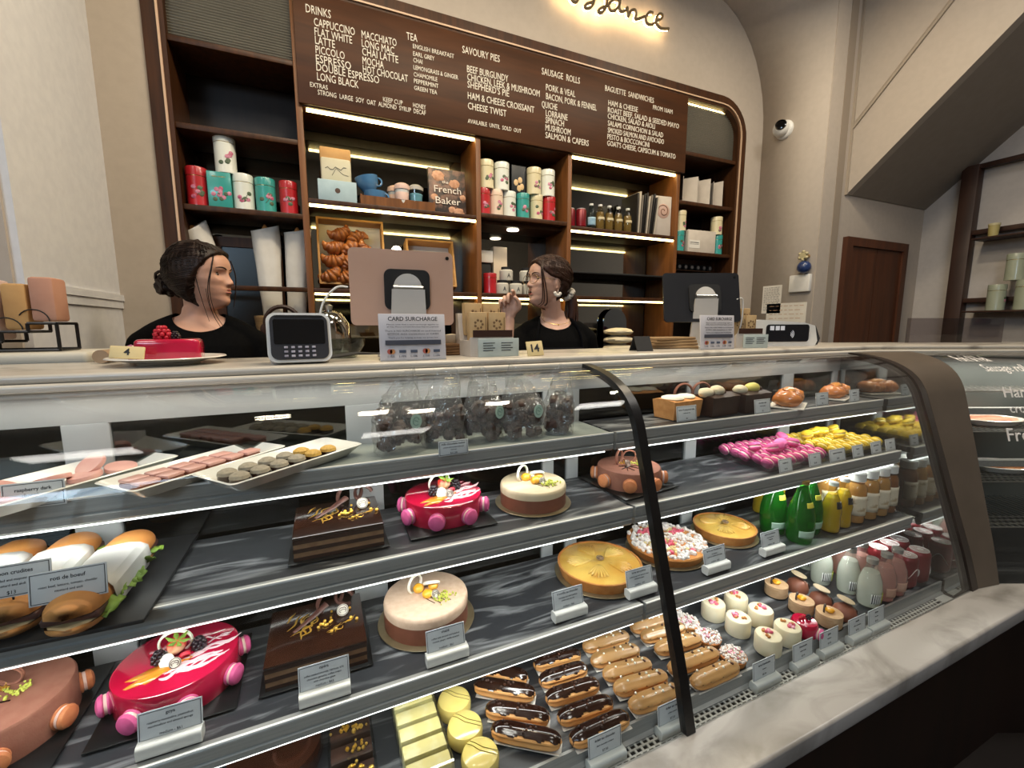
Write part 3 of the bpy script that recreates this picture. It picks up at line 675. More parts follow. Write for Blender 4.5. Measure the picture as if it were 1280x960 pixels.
def square_board(x, y, z, s, rz, label, mt=BOARDK, s2=None):
    s2 = s2 or s; o = MB().rbox(-s / 2, s / 2, -s2 / 2, s2 / 2, 0, .0025, .0008).build('cake_board', mt, None, (x, y, z), rz); return tag(o, label, 'cake board')
def round_board(x, y, z, r, label):
    o = MB().lathe([(.001, 0), (r, 0), (r + .0008, .001), (r, .002), (.001, .002)], 40).build('cake_board', BOARDG, None, (x, y, z)); return tag(o, label, 'cake board')

def red_cake(x, y, z, r, h, label, rz=0):
    t = thing('entremets_cake', label, 'cake', (x, y, z), rz)
    MB().lathe([(.001, 0), (r * .985, 0), (r, .004), (r, h - .008), (r * .985, h - .002), (r * .95, h), (.001, h)], 56).build('glazed_body', RED, t)
    for k in range(8):
        a = k * PI / 4 + .38; d_macaron(.0185, PINK, t, ((r + .006) * math.cos(a), (r + .006) * math.sin(a), .021), (0, PI / 2, a))
    W_ = mat('white_glaze', '#e8c8cc', .15, coat=.5); 
    d_patch(t, (-.022, -.038, h), .044, .017, mat('orange_glaze', '#e08a2c', .15, coat=.5), .5, 3, 'orange_glaze_patch')
    d_streaks(t, (.022, -.030, h + .0005), .10, .026, 20, W_, 4, 'white_glaze_streaks', .0026, .35)
    d_streaks(t, (.05, .04, h + .0005), .05, .018, 6, W_, 8, 'white_glaze_streaks', .0016, .3)
    d_ring(.026, .0042, CREAMW, t, (-.006, .012, h + .020), (.15, 0, .1), 'white_chocolate_ring')
    d_strawberry(t, (.0, -.004, h + .022)); d_berry(t, (-.026, -.012, h + .010)); d_berry(t, (.033, .006, h + .010))
    d_ring(.007, .0042, REDB, t, (.016, -.016, h + .008), (.7, 0, .4), 'raspberry'); d_disc(t, (-.010, -.022, h + .007), .0125, CREAMW, (.95, 0, -.2), 'white_chocolate_disc'); d_disc(t, (.006, -.034, h + .008), .0095, mat('medallion', '#c9c2b4', .4), (1.0, 0, .1), 'stamped_medallion', True)
    return t
def two_tone_cake(x, y, z, r, h, label, top, rz=0):
    t = thing('mousse_cake', label, 'cake', (x, y, z), rz)
    MB().lathe([(.001, 0), (r, 0), (r, h * .66), (.001, h * .66)], 56).build('chocolate_base', CHOC, t)
    MB().lathe([(.001, h * .62), (r * 1.003, h * .62), (r * 1.006, h * .85), (r * .985, h * .96), (r * .95, h), (.001, h + .001)], 56).build('mousse_top', top, t)
    d_ring(.0205, .004, CREAMW, t, (-.020, .022, h + .018), (0, 0, .5), 'white_chocolate_ring'); d_ring(.0185, .004, CREAMW, t, (.018, .014, h + .012), (.9, 0, -.3), 'white_chocolate_ring')
    for px, py, s in ((-.014, .014, .013), (.020, .008, .012), (-.002, -.016, .0125)): MB().ball((0, 0, 0), (s, s, s * .8), 0, 16, 10, .08, 3).build('orange_fruit', MANGO, t, (px, py, h + s * .7))
    d_disc(t, (.014, -.024, h + .007), .0095, mat('medallion', '#c9c2b4', .4), (1.0, 0, .2), 'stamped_medallion', True)
    d_crumbs(t, (.030, -.036, h + .002), .012, .008, 60, PIST, .0024, 'pistachio_crumbs', 5)
    m = MB()
    for k in range(4): m.tube([(-.01 + k * .012, -.02, h + .003), (.004 + k * .012, -.05 - .006 * (k % 2), h + .003)], .0009, 5)
    m.build('chocolate_drizzle', CHOCM, t); return t
def brown_cake(x, y, z, r, h, label, rz=0, nut=True):
    t = thing('chocolate_mousse_cake', label, 'cake', (x, y, z), rz)
    MB().lathe([(.001, 0), (r, 0), (r, h - .004), (r * .975, h), (.001, h + .0005)], 56).build('velvet_body', CHOCB, t)
    for k in range(8):
        a = k * PI / 4 + .15; d_macaron(.0185, ORAN, t, ((r + .006) * math.cos(a), (r + .006) * math.sin(a), .021), (0, PI / 2, a))
    d_ring(.021, .004, CHOCB, t, (-.018, .022, h + .019), (0, 0, .5)); d_ring(.0185, .004, CHOCB, t, (.020, .024, h + .018), (.2, 0, -.4))
    d_disc(t, (-.012, -.008, h + .008), .0105, mat('cocoa_medallion', '#7c6252', .4), (1.0, 0, .2), 'stamped_medallion', True)
    m = MB()
    for k in range(6): m.tube([(-.012 + .03 * math.cos(k * 1.1) * .4, -.014, h + .002), (.045 * math.cos(2.6 + k * .55), .05 * math.sin(3.2 + k * .5), h + .002)], .0012, 5)
    m.build('chocolate_drizzle', CHOCD, t)
    d_crumbs(t, (.030, -.006, h + .002), .010, .008, 50, PIST, .0022, 'pistachio_crumbs', 6); d_crumbs(t, (.0, .014, h + .002), .012, .006, 30, GOLD, .002, 'gold_flakes', 8)
    return t
def square_cake(x, y, z, w, d, h, label, rz=0, curl=True):
    t = thing('layered_chocolate_cake', label, 'cake', (x, y, z), rz)
    L = ((0, .14, CHOCM), (.14, .34, mat('coffee_layer', '#7a5a40', .7, '#8a6a4c', scale=60)), (.34, .5, CHOCM), (.5, .7, mat('coffee_layer', '#7a5a40')), (.7, .86, CHOCM))
    for i, (a, b, mt) in enumerate(L):
        k = .0008 * (i % 2); MB().box(-w / 2 + k, w / 2 - k, -d / 2 + k, d / 2 - k, h * a, h * b).build('sponge_layer', mt, t)
    MB().rbox(-w / 2 - .0006, w / 2 + .0006, -d / 2 - .0006, d / 2 + .0006, h * .86, h, .0025).build('chocolate_glaze', CHOCD, t)
    d_streaks(t, (-.045, .0, h + .0004), .09, .03, 9, GOLD, 12, 'gold_brushstroke', .0017, 1.1); d_streaks(t, (.05, -.035, h + .0004), .05, .02, 5, GOLD, 15, 'gold_brushstroke', .0012, .6)
    random.seed(21); m = MB()
    for k in range(16): m.ball((random.gauss(.025, .026), random.gauss(-.005, .022), h + .003), random.uniform(.0026, .0042), 0, 8, 6)
    m.build('gold_pearls', GOLD, t)
    d_disc(t, (.052, .018, h + .010), .012, mat('medallion', '#c9c2b4', .4), (1.0, 0, .1), 'stamped_medallion', True)
    d_ring(.030, .0055, CURL, t, (.028, .048, h + .024), (.15, 0, .5), 'chocolate_curl', -40, 230); d_ring(.020, .006, CURL, t, (.058, .050, h + .020), (.1, 0, -.4), 'chocolate_curl', 20, 300)
    m = MB(); m.tube([(-.045, -.01, h + .004), (-.01, .018, h + .010), (.02, .036, h + .022)], [.004, .007, .009], 8, flat=.5); m.build('chocolate_curl', CURL, t)
    return t

red_cake(.253, .991, Z2 + .0026, .092, .052, 'small red glazed cake on the middle shelf beside the beige-topped cake')
square_board(.253, .985, Z2, .20, 0, 'square black card board under the small red glazed cake')
two_tone_cake(.486, .969, Z2 + .002, .085, .052, 'round cake with pale beige top on the middle shelf near the black glass joint', mat('pale_beige_top', '#d6c4a4', .55, '#cdb894', scale=8, stretch=(1, 9, 1)))
round_board(.486, .969, Z2, .098, 'round gold card board under the beige-topped cake of the middle shelf')
brown_cake(.803, .979, Z2 + .0026, .090, .050, 'cocoa-brown cake ringed with orange macarons partly behind the black glass joint')
square_board(.800, .982, Z2, .205, .1, 'square black card board under the brown cake behind the black glass joint')
square_cake(.014, .968, Z2 + .0026, .17, .16, .048, 'square dark chocolate layer cake with gold flakes on the middle shelf', 0)
square_board(.014, .968, Z2, .19, 0, 'black card board under the square chocolate cake of the middle shelf', s2=.18)
square_cake(-.040, .948, Z3 + .0026, .185, .175, .050, 'square dark chocolate layer cake with gold pearls on the lower shelf', 0)
square_board(-.040, .948, Z3, .205, 0, 'black card board under the square chocolate cake of the lower shelf', s2=.195)
red_cake(-.285, .955, Z3 + .0026, .100, .058, 'large crimson glazed cake with pink macarons on the lower shelf', -.05)
square_board(-.285, .952, Z3, .215, 0, 'square black card board under the large crimson cake')
two_tone_cake(.196, .952, Z3 + .002, .097, .060, 'round cake with speckled pinkish-beige top on the lower shelf', BEIGE, .1)
round_board(.196, .952, Z3, .112, 'round gold card board under the speckled beige cake of the lower shelf')
brown_cake(-.545, .955, Z3 + .0026, .105, .062, 'cocoa-brown cake ringed with orange macarons at the left end of the lower shelf', .3)
square_board(-.545, .955, Z3, .24, 0, 'square black card board under the brown cake at the left end')

# ---- tarts
def pear_tart(x, y, r, h, label, rz, nf):
    t = thing('fruit_tart', label, 'tart', (x, y, Z3 + .002), rz)
    MB().lathe([(.001, 0), (r * .93, 0), (r, h * .9), (r * 1.0, h), (r * .955, h), (r * .95, h * .8), (.001, h * .8)], 64, wob=lambda a, j: 1 + .006 * math.cos(a * 30)).build('crust', CRUST, t)
    MB().grid(lambda u, v: (v * r * .955 * math.cos(2 * PI * u) + .00001 * v, v * r * .955 * math.sin(2 * PI * u), h * .93 + .006 * (1 - v ** 4) + .0022 * noise.noise(Vector((v * 5 * math.cos(2 * PI * u), v * 5 * math.sin(2 * PI * u), 1)))), 48, 12, closed=True).build('filling', PEAR, t)
    for k in range(nf):
        a = 2 * PI * k / nf + .3; m = MB()
        for s in range(7):
            q = (s - 3) * .10; rr = r * .50
            m.T = RZ(a) @ TR(rr, 0, h * .96 + .006) @ RZ(q * 1.5) @ TR(0, (s - 3) * .0052, 0)
            m.ball((0, 0, 0), (r * .30 * (1 - .05 * abs(s - 3)), .0042, .0045), 0, 10, 6)
        m.build('pear_fan', mat('pear_slice', '#e2bf68', .25, '#d09c40', scale=12, coat=.5), t)
    d_disc(t, (0, -.002, h + .010), .0105, mat('tart_medallion', '#a88c6a', .4), (.1, 0, 0), 'stamped_medallion', True)
    return t
pear_tart(.684, .945, .117, .030, 'large golden pear tart standing left of the crumble tart', 0, 5)
round_board(.684, .945, Z3, .124, 'round card board under the large golden pear tart')
pear_tart(1.199, .967, .097, .028, 'smaller golden pear tart between the crumble tart and the green bottles', .5, 4)
round_board(1.199, .967, Z3, .103, 'round card board under the smaller golden pear tart')
t = thing('crumble_tart', 'sugar-dusted crumble tart with pink fruit behind the black glass joint', 'tart', (.947, .965, Z3 + .002))
MB().lathe([(.001, 0), (.108, 0), (.119, .024), (.117, .028), (.001, .026)], 56).build('crust', CRUST, t)
random.seed(5); m = MB()
for k in range(520):
    r = .114 * math.sqrt(random.random()); a = random.random() * 2 * PI; n_ = noise.noise(Vector((r * 22 * math.cos(a), r * 22 * math.sin(a), 2)))
    mi = 0 if (r > .092 or n_ < .12) else (1 if n_ > .26 else 2)
    m.ball((r * math.cos(a), r * math.sin(a), .028 + random.uniform(0, .006)), random.uniform(.004, .0075), mi, 6, 4)
m.build('crumble_topping', [SUGAR, mat('rhubarb', '#d8506a', .4, '#e37c8a', scale=60), mat('almond_flake', '#d9c48c', .7)], t)
d_disc(t, (.015, .02, .034), .010, mat('tart_medallion', '#a88c6a'), (.1, 0, 0), 'stamped_medallion', True)
round_board(.947, .965, Z3, .122, 'round card board under the sugar-dusted crumble tart')

# ---- eclairs
def eclair(kind):
    t = thing('eclair', 'x', 'eclair')
    def pt(u, v, k, lift=0):
        x = (u - .5) * .150; e = max(0, 1 - abs(2 * u - 1) ** 5.5) ** .5; a = 2 * PI * v
        ry = .0205 * e * (1 + .05 * noise.noise(Vector((u * 6, math.cos(a), math.sin(a))))); rz_ = .0175 * e
        rg = 1 + .10 * math.cos(a * 7)
        return (x, ry * math.cos(a) * (rg if k == 0 else 1.03 + lift + .045 * math.cos(a * 7)), .0175 + rz_ * math.sin(a) * (rg if k == 0 else 1.06 + lift + .045 * math.cos(a * 7)))
    MB().grid(lambda u, v: pt(v, u, 0), 36, 24, closed=True).build('choux_shell', CHOUX, t)
    def gl(u, v):
        a = 2 * PI * u; top = math.sin(a); edge = (.52 if kind == 'choc' else .30) + .08 * math.sin(v * 17) + .07 * math.sin(v * 31 + 1)
        k = 1 if top > edge else 0; p = pt(.02 + v * .96, u, 1, .05 if k else -.22); return p
    MB().grid(gl, 40, 26, closed=True).build('glaze', CHOCD if kind == 'choc' else COFFEE, t)
    random.seed(11 if kind == 'choc' else 12); m = MB()
    for q in range(11):
        u = random.uniform(.15, .85); m.ball(((u - .5) * .14, random.gauss(0, .006), .0365), random.uniform(.0026, .0038), random.choice((0, 1)), 7, 5)
    m.build('pearls', [CHOCM if kind == 'choc' else CREAMW, mat('cocoa_pearl', '#4a2a18', .3)], t)
    m = MB(); m.rbox(-.066, .074, -.017, .017, -.0002, .0012, .0004); m.tube([(-.06, -.0175, .003), (.07, -.0175, .003)], .002, 5, flat=.4); m.build('paper_liner', PAPERW, t)
    return t
def place_row(proto, rows, lab, group):
    for i, (a, b) in enumerate(rows):
        (ax, ay, _), (bx, by, _) = a, b; o = proto if i == 0 and proto.get('label') == 'x' else dup(proto, (0, 0, 0))
        o.location = ((ax + bx) / 2, (ay + by) / 2, ZD + .0005); o.rotation_euler = (0, 0, math.atan2(by - ay, bx - ax)); o['label'] = lab[i]; o['group'] = group
        k = math.hypot(bx - ax, by - ay) / .157; o.scale = (k, 1.0, 1.0)
e1 = eclair('choc')
ORD = ('front', 'second', 'third', 'fourth', 'fifth')
place_row(e1, [((0.293, 0.796, 0.515), (0.428, 0.7, 0.515)), ((0.299, 0.848, 0.515), (0.432, 0.76, 0.515)), ((0.297, 0.923, 0.515), (0.431, 0.83, 0.515)), ((0.323, 0.964, 0.515), (0.435, 0.881, 0.515))],
          ['dark chocolate eclair, %s from the glass in the slanted column beside the yellow domes' % q for q in ('first', 'second', 'third', 'fourth')], 'dark chocolate eclairs')
place_row(e1, [((0.436, 0.696, 0.515), (0.599, 0.697, 0.515)), ((0.438, 0.753, 0.515), (0.589, 0.743, 0.515)), ((0.438, 0.81, 0.515), (0.59, 0.799, 0.515)), ((0.448, 0.862, 0.515), (0.591, 0.854, 0.515)), ((0.459, 0.915, 0.515), (0.603, 0.903, 0.515))],
          ['dark chocolate eclair, %s from the glass in the straight column beside the coffee eclairs' % q for q in ('first', 'second', 'third', 'fourth', 'fifth')], 'dark chocolate eclairs')
e2 = eclair('coffee')
place_row(e2, [((0.606, 0.712, 0.515), (0.759, 0.705, 0.515)), ((0.602, 0.767, 0.515), (0.762, 0.749, 0.515)), ((0.605, 0.814, 0.515), (0.753, 0.797, 0.515)), ((0.602, 0.863, 0.515), (0.758, 0.85, 0.515)), ((0.611, 0.916, 0.515), (0.766, 0.904, 0.515))],
          ['coffee-glazed eclair, %s from the glass in the column beside the dark chocolate eclairs' % q for q in ('first', 'second', 'third', 'fourth', 'fifth')], 'coffee eclairs')
place_row(e2, [((0.79, 0.702, 0.515), (0.956, 0.701, 0.515)), ((0.77, 0.76, 0.515), (0.948, 0.756, 0.515)), ((0.786, 0.828, 0.515), (0.947, 0.813, 0.515)), ((0.783, 0.88, 0.515), (0.941, 0.867, 0.515)), ((0.781, 0.923, 0.515), (0.94, 0.914, 0.515))],
          ['coffee-glazed eclair, %s from the glass in the column beside the powdered tartlets' % q for q in ('first', 'second', 'third', 'fourth', 'fifth')], 'coffee eclairs')

# ---- small cakes of the deck
def powder_tartlet():
    t = thing('powdered_tartlet', 'x', 'tartlet'); MB().lathe([(.001, 0), (.030, 0), (.035, .018), (.001, .018)], 28).build('crust', CRUST, t)
    random.seed(9); m = MB()
    for k in range(150):
        r = .033 * math.sqrt(random.random()); a = random.random() * 6.28; m.ball((r * math.cos(a), r * math.sin(a), .019 + random.uniform(0, .004)), random.uniform(.0022, .0042), 0 if random.random() < .93 else 1, 6, 4)
    m.build('crumble_topping', [SUGAR, PINKL], t); return t
def white_mini():
    t = thing('white_mini_cake', 'x', 'small cake'); MB().lathe([(.001, 0), (.0335, 0), (.0345, .003), (.0345, .043), (.032, .048), (.028, .0495), (.001, .05)], 32).build('cream_body', CREAM, t)
    random.seed(14); m = MB()
    for k in range(9): m.ball((random.gauss(0, .009), random.gauss(0, .009), .052), (random.uniform(.004, .007), random.uniform(.003, .006), .004), k % 3, 8, 6)
    m.build('fruit_topping', [PINKL, mat('rose_petal', '#c9506a', .5), mat('toffee_nut', '#b8783c', .5)], t); return t
def tan_mini():
    t = thing('orange_topped_mini_cake', 'x', 'small cake'); MB().lathe([(.001, 0), (.034, 0), (.0345, .002), (.0345, .036), (.001, .037)], 32).build('sponge_body', mat('tan_sponge', '#c9a680', .75, '#b48f68', scale=50, stretch=(1, 1, 3), bump=.2, bscale=90), t)
    MB().ball((0, 0, .041), (.013, .012, .007), 0, 12, 8, .3, 4).build('orange_fruit', MANGO, t); d_ring(.012, .0026, CHOCM, t, (-.012, .008, .046), (0, 0, .4))
    MB().lathe([(.001, -.002), (.037, -.002), (.037, 0), (.001, 0)], 28).build('black_base', BOARDK, t); return t
def choc_mini():
    t = thing('chocolate_dome_cake', 'x', 'small cake'); MB().lathe([(.001, 0), (.032, 0), (.033, .012), (.028, .028), (.016, .038), (.001, .041)], 28).build('chocolate_dome', CHOC, t)
    MB().ball((.02, -.002, .016), (.020, .026, .016), 0, 14, 9).build('dark_glaze', CHOCD, t)
    d_disc(t, (.008, .004, .050), .0235, mat('cocoa_wafer', '#b8a486', .5), (.12, .25, 0)); return t
def series(fn, spots, labels, group, z=ZD + .0005, rnd=0):
    p0 = fn(); out = []
    for i, s in enumerate(spots):
        o = p0 if i == 0 else dup(p0, (0, 0, 0)); o.location = (s[0], s[1], s[2] if (len(s) > 2 and z is None) else z)
        o.rotation_euler = (0, 0, (i * 1.37) % 6.28 if rnd else 0); o['label'] = labels[i] if isinstance(labels, (list, tuple)) else labels; o['group'] = group; out.append(o)
    return out
series(powder_tartlet, [(.972, .730), (.968, .808), (.962, .88), (.952, .94)], ['powdered sugar tartlet, %s from the glass beside the coffee eclairs' % q for q in ('first', 'second', 'third', 'last')], 'powdered tartlets', rnd=1)
series(white_mini, [(1.095, .719), (1.083, .805), (1.072, .884), (1.179, .721), (1.177, .803), (1.167, .881)],
       ['white cream mini cake, %s from the glass in the column beside the %s' % (q, w) for w in ('powdered tartlets', 'bare grey deck') for q in ('first', 'second', 'third')], 'white mini cakes', rnd=1)
series(tan_mini, [(1.367, .718), (1.350, .791), (1.360, .881)], ['tan mini cake with orange fruit, %s from the glass' % q for q in ('first', 'second', 'third')], 'orange-topped mini cakes', z=ZD + .0025)
series(choc_mini, [(1.445, .718), (1.437, .785), (1.450, .867)], ['chocolate dome cake under a pale wafer disc, %s from the glass' % q for q in ('first', 'second', 'third')], 'chocolate dome cakes')
t = thing('red_mini_cake', 'single shiny red mini cake between the white and the tan mini cakes', 'small cake', (1.256, .722, ZD + .0005))
MB().lathe([(.001, 0), (.032, 0), (.035, .006), (.035, .034), (.031, .041), (.001, .042)], 30).build('glazed_body', RED, t); d_ring(.0065, .004, REDB, t, (-.004, .006, .048), (.6, 0, 0), 'raspberry'); d_berry(t, (.014, -.002, .047), .006); d_macaron(.017, PINK, t, (.012, -.034, .016), (PI / 2, 0, .3))

def dome():
    t = thing('yellow_dome_cake', 'x', 'small cake'); MB().lathe([(.001, 0), (.036, 0), (.039, .006), (.039, .026), (.036, .033), (.026, .0375), (.001, .039)], 36).build('glazed_body', YELP, t)
    m = MB(); m.tube([(.03, -.02, .0365), (.0, .0, .0398), (-.012, .018, .0390), (-.02, .028, .036)], .0008, 5); m.tube([(.034, -.012, .0365), (.008, .004, .0398), (-.004, .02, .0388), (-.012, .031, .036)], .0008, 5)
    m.build('chocolate_line', mat('olive_line', '#8a7a2c', .5), t); return t
series(dome, [(.252, .738), (.243, .812), (.240, .886)], ['round yellow glazed dome cake, %s from the glass' % q for q in ('first', 'second', 'third')], 'yellow dome cakes')
def bar():
    t = thing('wrapped_cake_slice', 'x', 'cake slice'); MB().rbox(-.043, .043, -.016, .016, 0, .052, .003).build('yellow_slice', mat('lemon_bar', '#dcca86', .45, '#e6d9a6', scale=30, ramp=(.4, .6)), t)
    m = MB(); m.box(-.046, .046, -.0185, .0185, .0, .058); m.build('clear_sleeve', ACRY, t)
    d_ring(.010, .0016, CREAM, t, (.016, -.0195, .03), (0, 0, 0)); d_ring(.012, .0016, CREAM, t, (-.018, -.0195, .028), (0, 0, 0), a0=40, a1=300); return t
series(bar, [(.148, .742 + i * .041) for i in range(6)], ['yellow cake slice in a clear sleeve, %s from the glass in its row' % q for q in ('first', 'second', 'third', 'fourth', 'fifth', 'sixth')], 'yellow cake slices')
for i in range(3):
    t = thing('boxed_brownie', 'dark brownie slice with gold garnish in a clear sleeve, %s from the glass' % (('first', 'second', 'third')[i]), 'cake slice', (.012, .80 + i * .05, ZD + .0005), 0, 'boxed brownies')
    MB().rbox(-.04, .04, -.018, .018, 0, .034, .002).build('brownie', CHOCM, t); MB().box(-.044, .044, -.021, .021, 0, .05).build('clear_sleeve', ACRY, t); d_crumbs(t, (.005, 0, .037), .012, .006, 14, GOLD, .004, 'gold_garnish', i)
t = thing('chocolate_ring_cake', 'dark glazed round cake with a chocolate arc, half hidden under the lower shelf', 'cake', (-.13, .915, ZD + .0005))
MB().lathe([(.001, 0), (.085, 0), (.088, .01), (.086, .046), (.001, .05)], 40).build('glazed_body', CHOCD, t); d_ring(.035, .006, CHOCB, t, (.03, 0, .07), (0, 0, .3), a0=-20, a1=200)
for i, x in enumerate((-.35, -.56)):
    square_board(x, .90, ZD, .19, 0, 'empty black card board on the bottom deck, %s' % (('below the large crimson cake', 'below the brown cake at the left end')[i]))

# ---- macaron trays and macarons
def tray(x0, x1, y0, y1, z, h, label, th=.003):
    t = thing('acrylic_tray', label, 'tray', ((x0 + x1) / 2, (y0 + y1) / 2, z)); w = (x1 - x0) / 2; d = (y1 - y0) / 2
    m = MB(); m.box(-w, w, -d, d, 0, th); m.build('tray_base', ACRY, t); m = MB()
    m.box(-w, w, -d, -d + th, th, h); m.box(-w, w, d - th, d, th, h); m.box(-w, -w + th, -d + th, d - th, th, h); m.box(w - th, w, -d + th, d - th, th, h); m.build('tray_wall', ACRY, t); return t
tray(1.25, 1.565, .862, 1.075, Z2, .028, 'clear acrylic tray heaped with pink macarons')
tray(1.585, 1.90, .862, 1.075, Z2, .028, 'clear acrylic tray of yellow macarons beside the pink ones')
def heap(mt, x0, x1, y0, y1, label, group, seed, tint=None):
    random.seed(seed); pr = None; c = 0
    R = .0195; lay = [(x0 + .026 + i * .0365 + (j % 2) * .010, y0 + .024 + j * .0405, 0) for j in range(5) for i in range(8)]
    for i in range(6): lay.append((random.uniform(x0 + .04, x1 - .04), random.uniform(y0 + .05, y1 - .05), 1))
    for i, (x, y, up) in enumerate(lay):
        if pr is None: pr = o = macaron_mb(R).build('macaron', [mt, FILLW if mt is PINK else mat('yellow_filling', '#e8d890', .6)])
        else: o = pr.copy(); COL.objects.link(o)
        if up: o.location = (x, y, Z2 + .004 + .039 + .012); o.rotation_euler = (random.uniform(-.5, .5), random.uniform(-.5, .5), 0)
        else: o.location = (x + random.uniform(-.003, .003), y + random.uniform(-.002, .002), Z2 + .0245); o.rotation_euler = (random.uniform(-.1, .1), PI / 2 - .60 + random.uniform(-.10, .10), random.uniform(-.2, .2))
        tag(o, label if not up else label.replace('standing on edge', 'lying on top of the rows'), 'macaron', group if not up else group + ', loose on top')
heap(PINK, 1.25, 1.565, .862, 1.075, 'pink macaron standing on edge in the acrylic tray', 'pink macarons', 4)
heap(YELL, 1.585, 1.90, .862, 1.075, 'yellow macaron standing on edge in the acrylic tray', 'yellow macarons', 6)

# ---- platters of chocolates on the top shelf
def platter(x, y, L, w, rz, label):
    m = MB(); 
    def ring(l, ww, z, r): return [(px, py, z) for px, py in rrect(-l / 2, l / 2, -ww / 2, ww / 2, r, 3)]
    R = [ring(L - .05, w - .04, 0, .01), ring(L, w, .022, .012), ring(L - .006, w - .006, .0235, .011), ring(L - .05, w - .045, .005, .009)]
    n = len(R[0]); vs = sum(R, []); fs = [(k * n + i, k * n + (i + 1) % n, (k + 1) * n + (i + 1) % n, (k + 1) * n + i) for k in range(3) for i in range(n)]
    fs += [tuple(range(n - 1, -1, -1)), tuple(3 * n + i for i in range(n))]; m.add(vs, fs)
    return tag(m.build('platter', PORC, None, (x, y, Z1), rz, smooth=30), label, 'platter')
PL = [(-.075, .952, .29, .125, .69, 'long white porcelain platter of grey and gold domed chocolates'), (-.222, .985, .29, .115, .78, 'long white porcelain platter of pink-topped chocolate bars between two others'), (-.43, .985, .31, .15, .86, 'long white porcelain platter of pink chocolate discs at the left end')]
for p_ in PL: platter(*p_)
def on_platter(p_, u, v, z=.006): c_, s_ = math.cos(p_[4]), math.sin(p_[4]); return (p_[0] + u * c_ - v * s_, p_[1] + u * s_ + v * c_, Z1 + z)
DISC = mat('pink_chocolate', '#c9958c', .35, '#d6a79c', scale=20, coat=.3)
for i, (u, v, tilt) in enumerate(((-.10, .012, .9), (-.06, .02, .5), (-.03, -.01, .12), (.0, .02, .3), (.035, .0, .1), (.055, .018, .7), (.085, -.012, .15), (-.075, -.02, .2))):
    P_ = on_platter(PL[2], u, v, .010 + .022 * tilt); o = MB().lathe([(.001, -.004), (.024, -.004), (.025, .0), (.024, .004), (.001, .0045)], 26).build('chocolate_disc', [DISC], None, P_, rot=(tilt, .1, .5 + i)); tag(o, 'pink chocolate disc on the leftmost white platter', 'chocolate', 'pink chocolate discs')
for i in range(11):
    u = -.105 + (i // 2) * .038; v = -.016 + (i % 2) * .032; P_ = on_platter(PL[1], u, v, .0055)
    t = thing('chocolate_bonbon', 'rounded chocolate bonbon with a pink top on the middle platter', 'chocolate', P_, PL[1][4] + .1 * (i % 3), 'pink-topped bonbons')
    MB().rbox(-.017, .017, -.014, .014, 0, .013, .004).build('chocolate_body', CHOC, t); MB().rbox(-.0172, .0172, -.0142, .0142, .0125, .019, .003).build('pink_top', DISC, t)
GREYC = mat('grey_dusted_chocolate', '#8c8272', .6, '#a09684', scale=200); GOLDC = mat('gold_dusted_chocolate', '#b58c3a', .6, '#cfa650', scale=250, bump=.3)
for i in range(11):
    u = -.105 + (i // 2) * .038; v = -.018 + (i % 2) * .036; P_ = on_platter(PL[0], u, v, .0055); g = i > 7
    t = thing('domed_chocolate', ('gold-dusted' if g else 'grey-dusted') + ' domed chocolate on the right-hand white platter', 'chocolate', P_, i * .7, 'gold domed chocolates' if g else 'grey domed chocolates')
    MB().lathe([(.001, 0), (.0165, 0), (.0165, .012), (.001, .012)], 20).build('chocolate_body', CHOCD, t); MB().lathe([(.001, .0115), (.0168, .0115), (.0155, .017), (.009, .021), (.001, .022)], 20).build('dusted_dome', GOLDC if g else GREYC, t)

# ---- chocolate rochers in clear bags
def pouch(w, d, h, seed, label, x, y, rz, sticker=True):
    t = thing('bag_of_chocolates', label, 'bag', (x, y, Z1), rz, 'clear bags of chocolate rochers'); random.seed(seed); m = MB()
    for k in range(34):
        m.ball((random.uniform(-w * .38, w * .38), random.uniform(-d * .32, d * .32), .012 + random.random() ** 1.3 * h * .5), random.uniform(.011, .016), 0, 8, 6, .5, k + seed)
    m.build('chocolate_rochers', mat('rocher', '#35211a', .45, '#4a2f24', scale=120, bump=.6, bscale=200), t)
    def f(u, v):
        a = 2 * PI * u; z = h * v; c = math.cos(a); s_ = math.sin(a); e = .72 if v < .7 else 1
        k = 1.0 if v < .5 else (1.0 - .34 * (v - .5) / .5); kd = 1.0 if v < .5 else max(.06, 1 - (v - .5) * 2.1)
        px = w / 2 * k * (abs(c) ** e) * (1 if c > 0 else -1); py = d / 2 * kd * (abs(s_) ** e) * (1 if s_ > 0 else -1)
        q = noise.noise(Vector((c * 3 + seed, s_ * 3, v * 5))) * .010; q2 = noise.noise(Vector((c * 9 + seed, s_ * 9, v * 3))) * .003
        return (px + c * (q + q2), py + s_ * (q + q2), z + .035 * max(0, v - .6) / .4 * math.sin(a + seed * 1.3) + (.02 * noise.noise(Vector((a * 1.2, seed, 3))) if v > .9 else 0))
    MB().grid(f, 40, 22, closed=True).build('cellophane_bag', CELLO, t)
    if sticker:
        o = MB().lathe([(.001, 0), (.0165, 0), (.0165, .001), (.001, .001)], 24, sx=.78).build('mint_sticker', mat('mint_sticker', '#9fb8a8', .6, '#a8c0b0', scale=30), t, (w * .22, -d * .5 - .004, h * .47), rot=(PI / 2 - .12, .15, 0))
        m = MB(); m.tube([(x_ * .78, y_, .0013) for x_, y_ in arc(0, 0, .009, 20, 320, 16)], .0007, 5); m.tube([(-.004, .002, .0013), (.005, -.001, .0013)], .0007, 5); m.build('sticker_mark', mat('sticker_ink', '#5f7f70', .6), o)
pouch(.115, .075, .155, 1, 'first clear bag of chocolate rochers beside the grey domed chocolates', .155, .985, .1)
pouch(.105, .07, .150, 2, 'clear bag of chocolate rochers behind the left half of its price card', .262, 1.005, -.2, False)
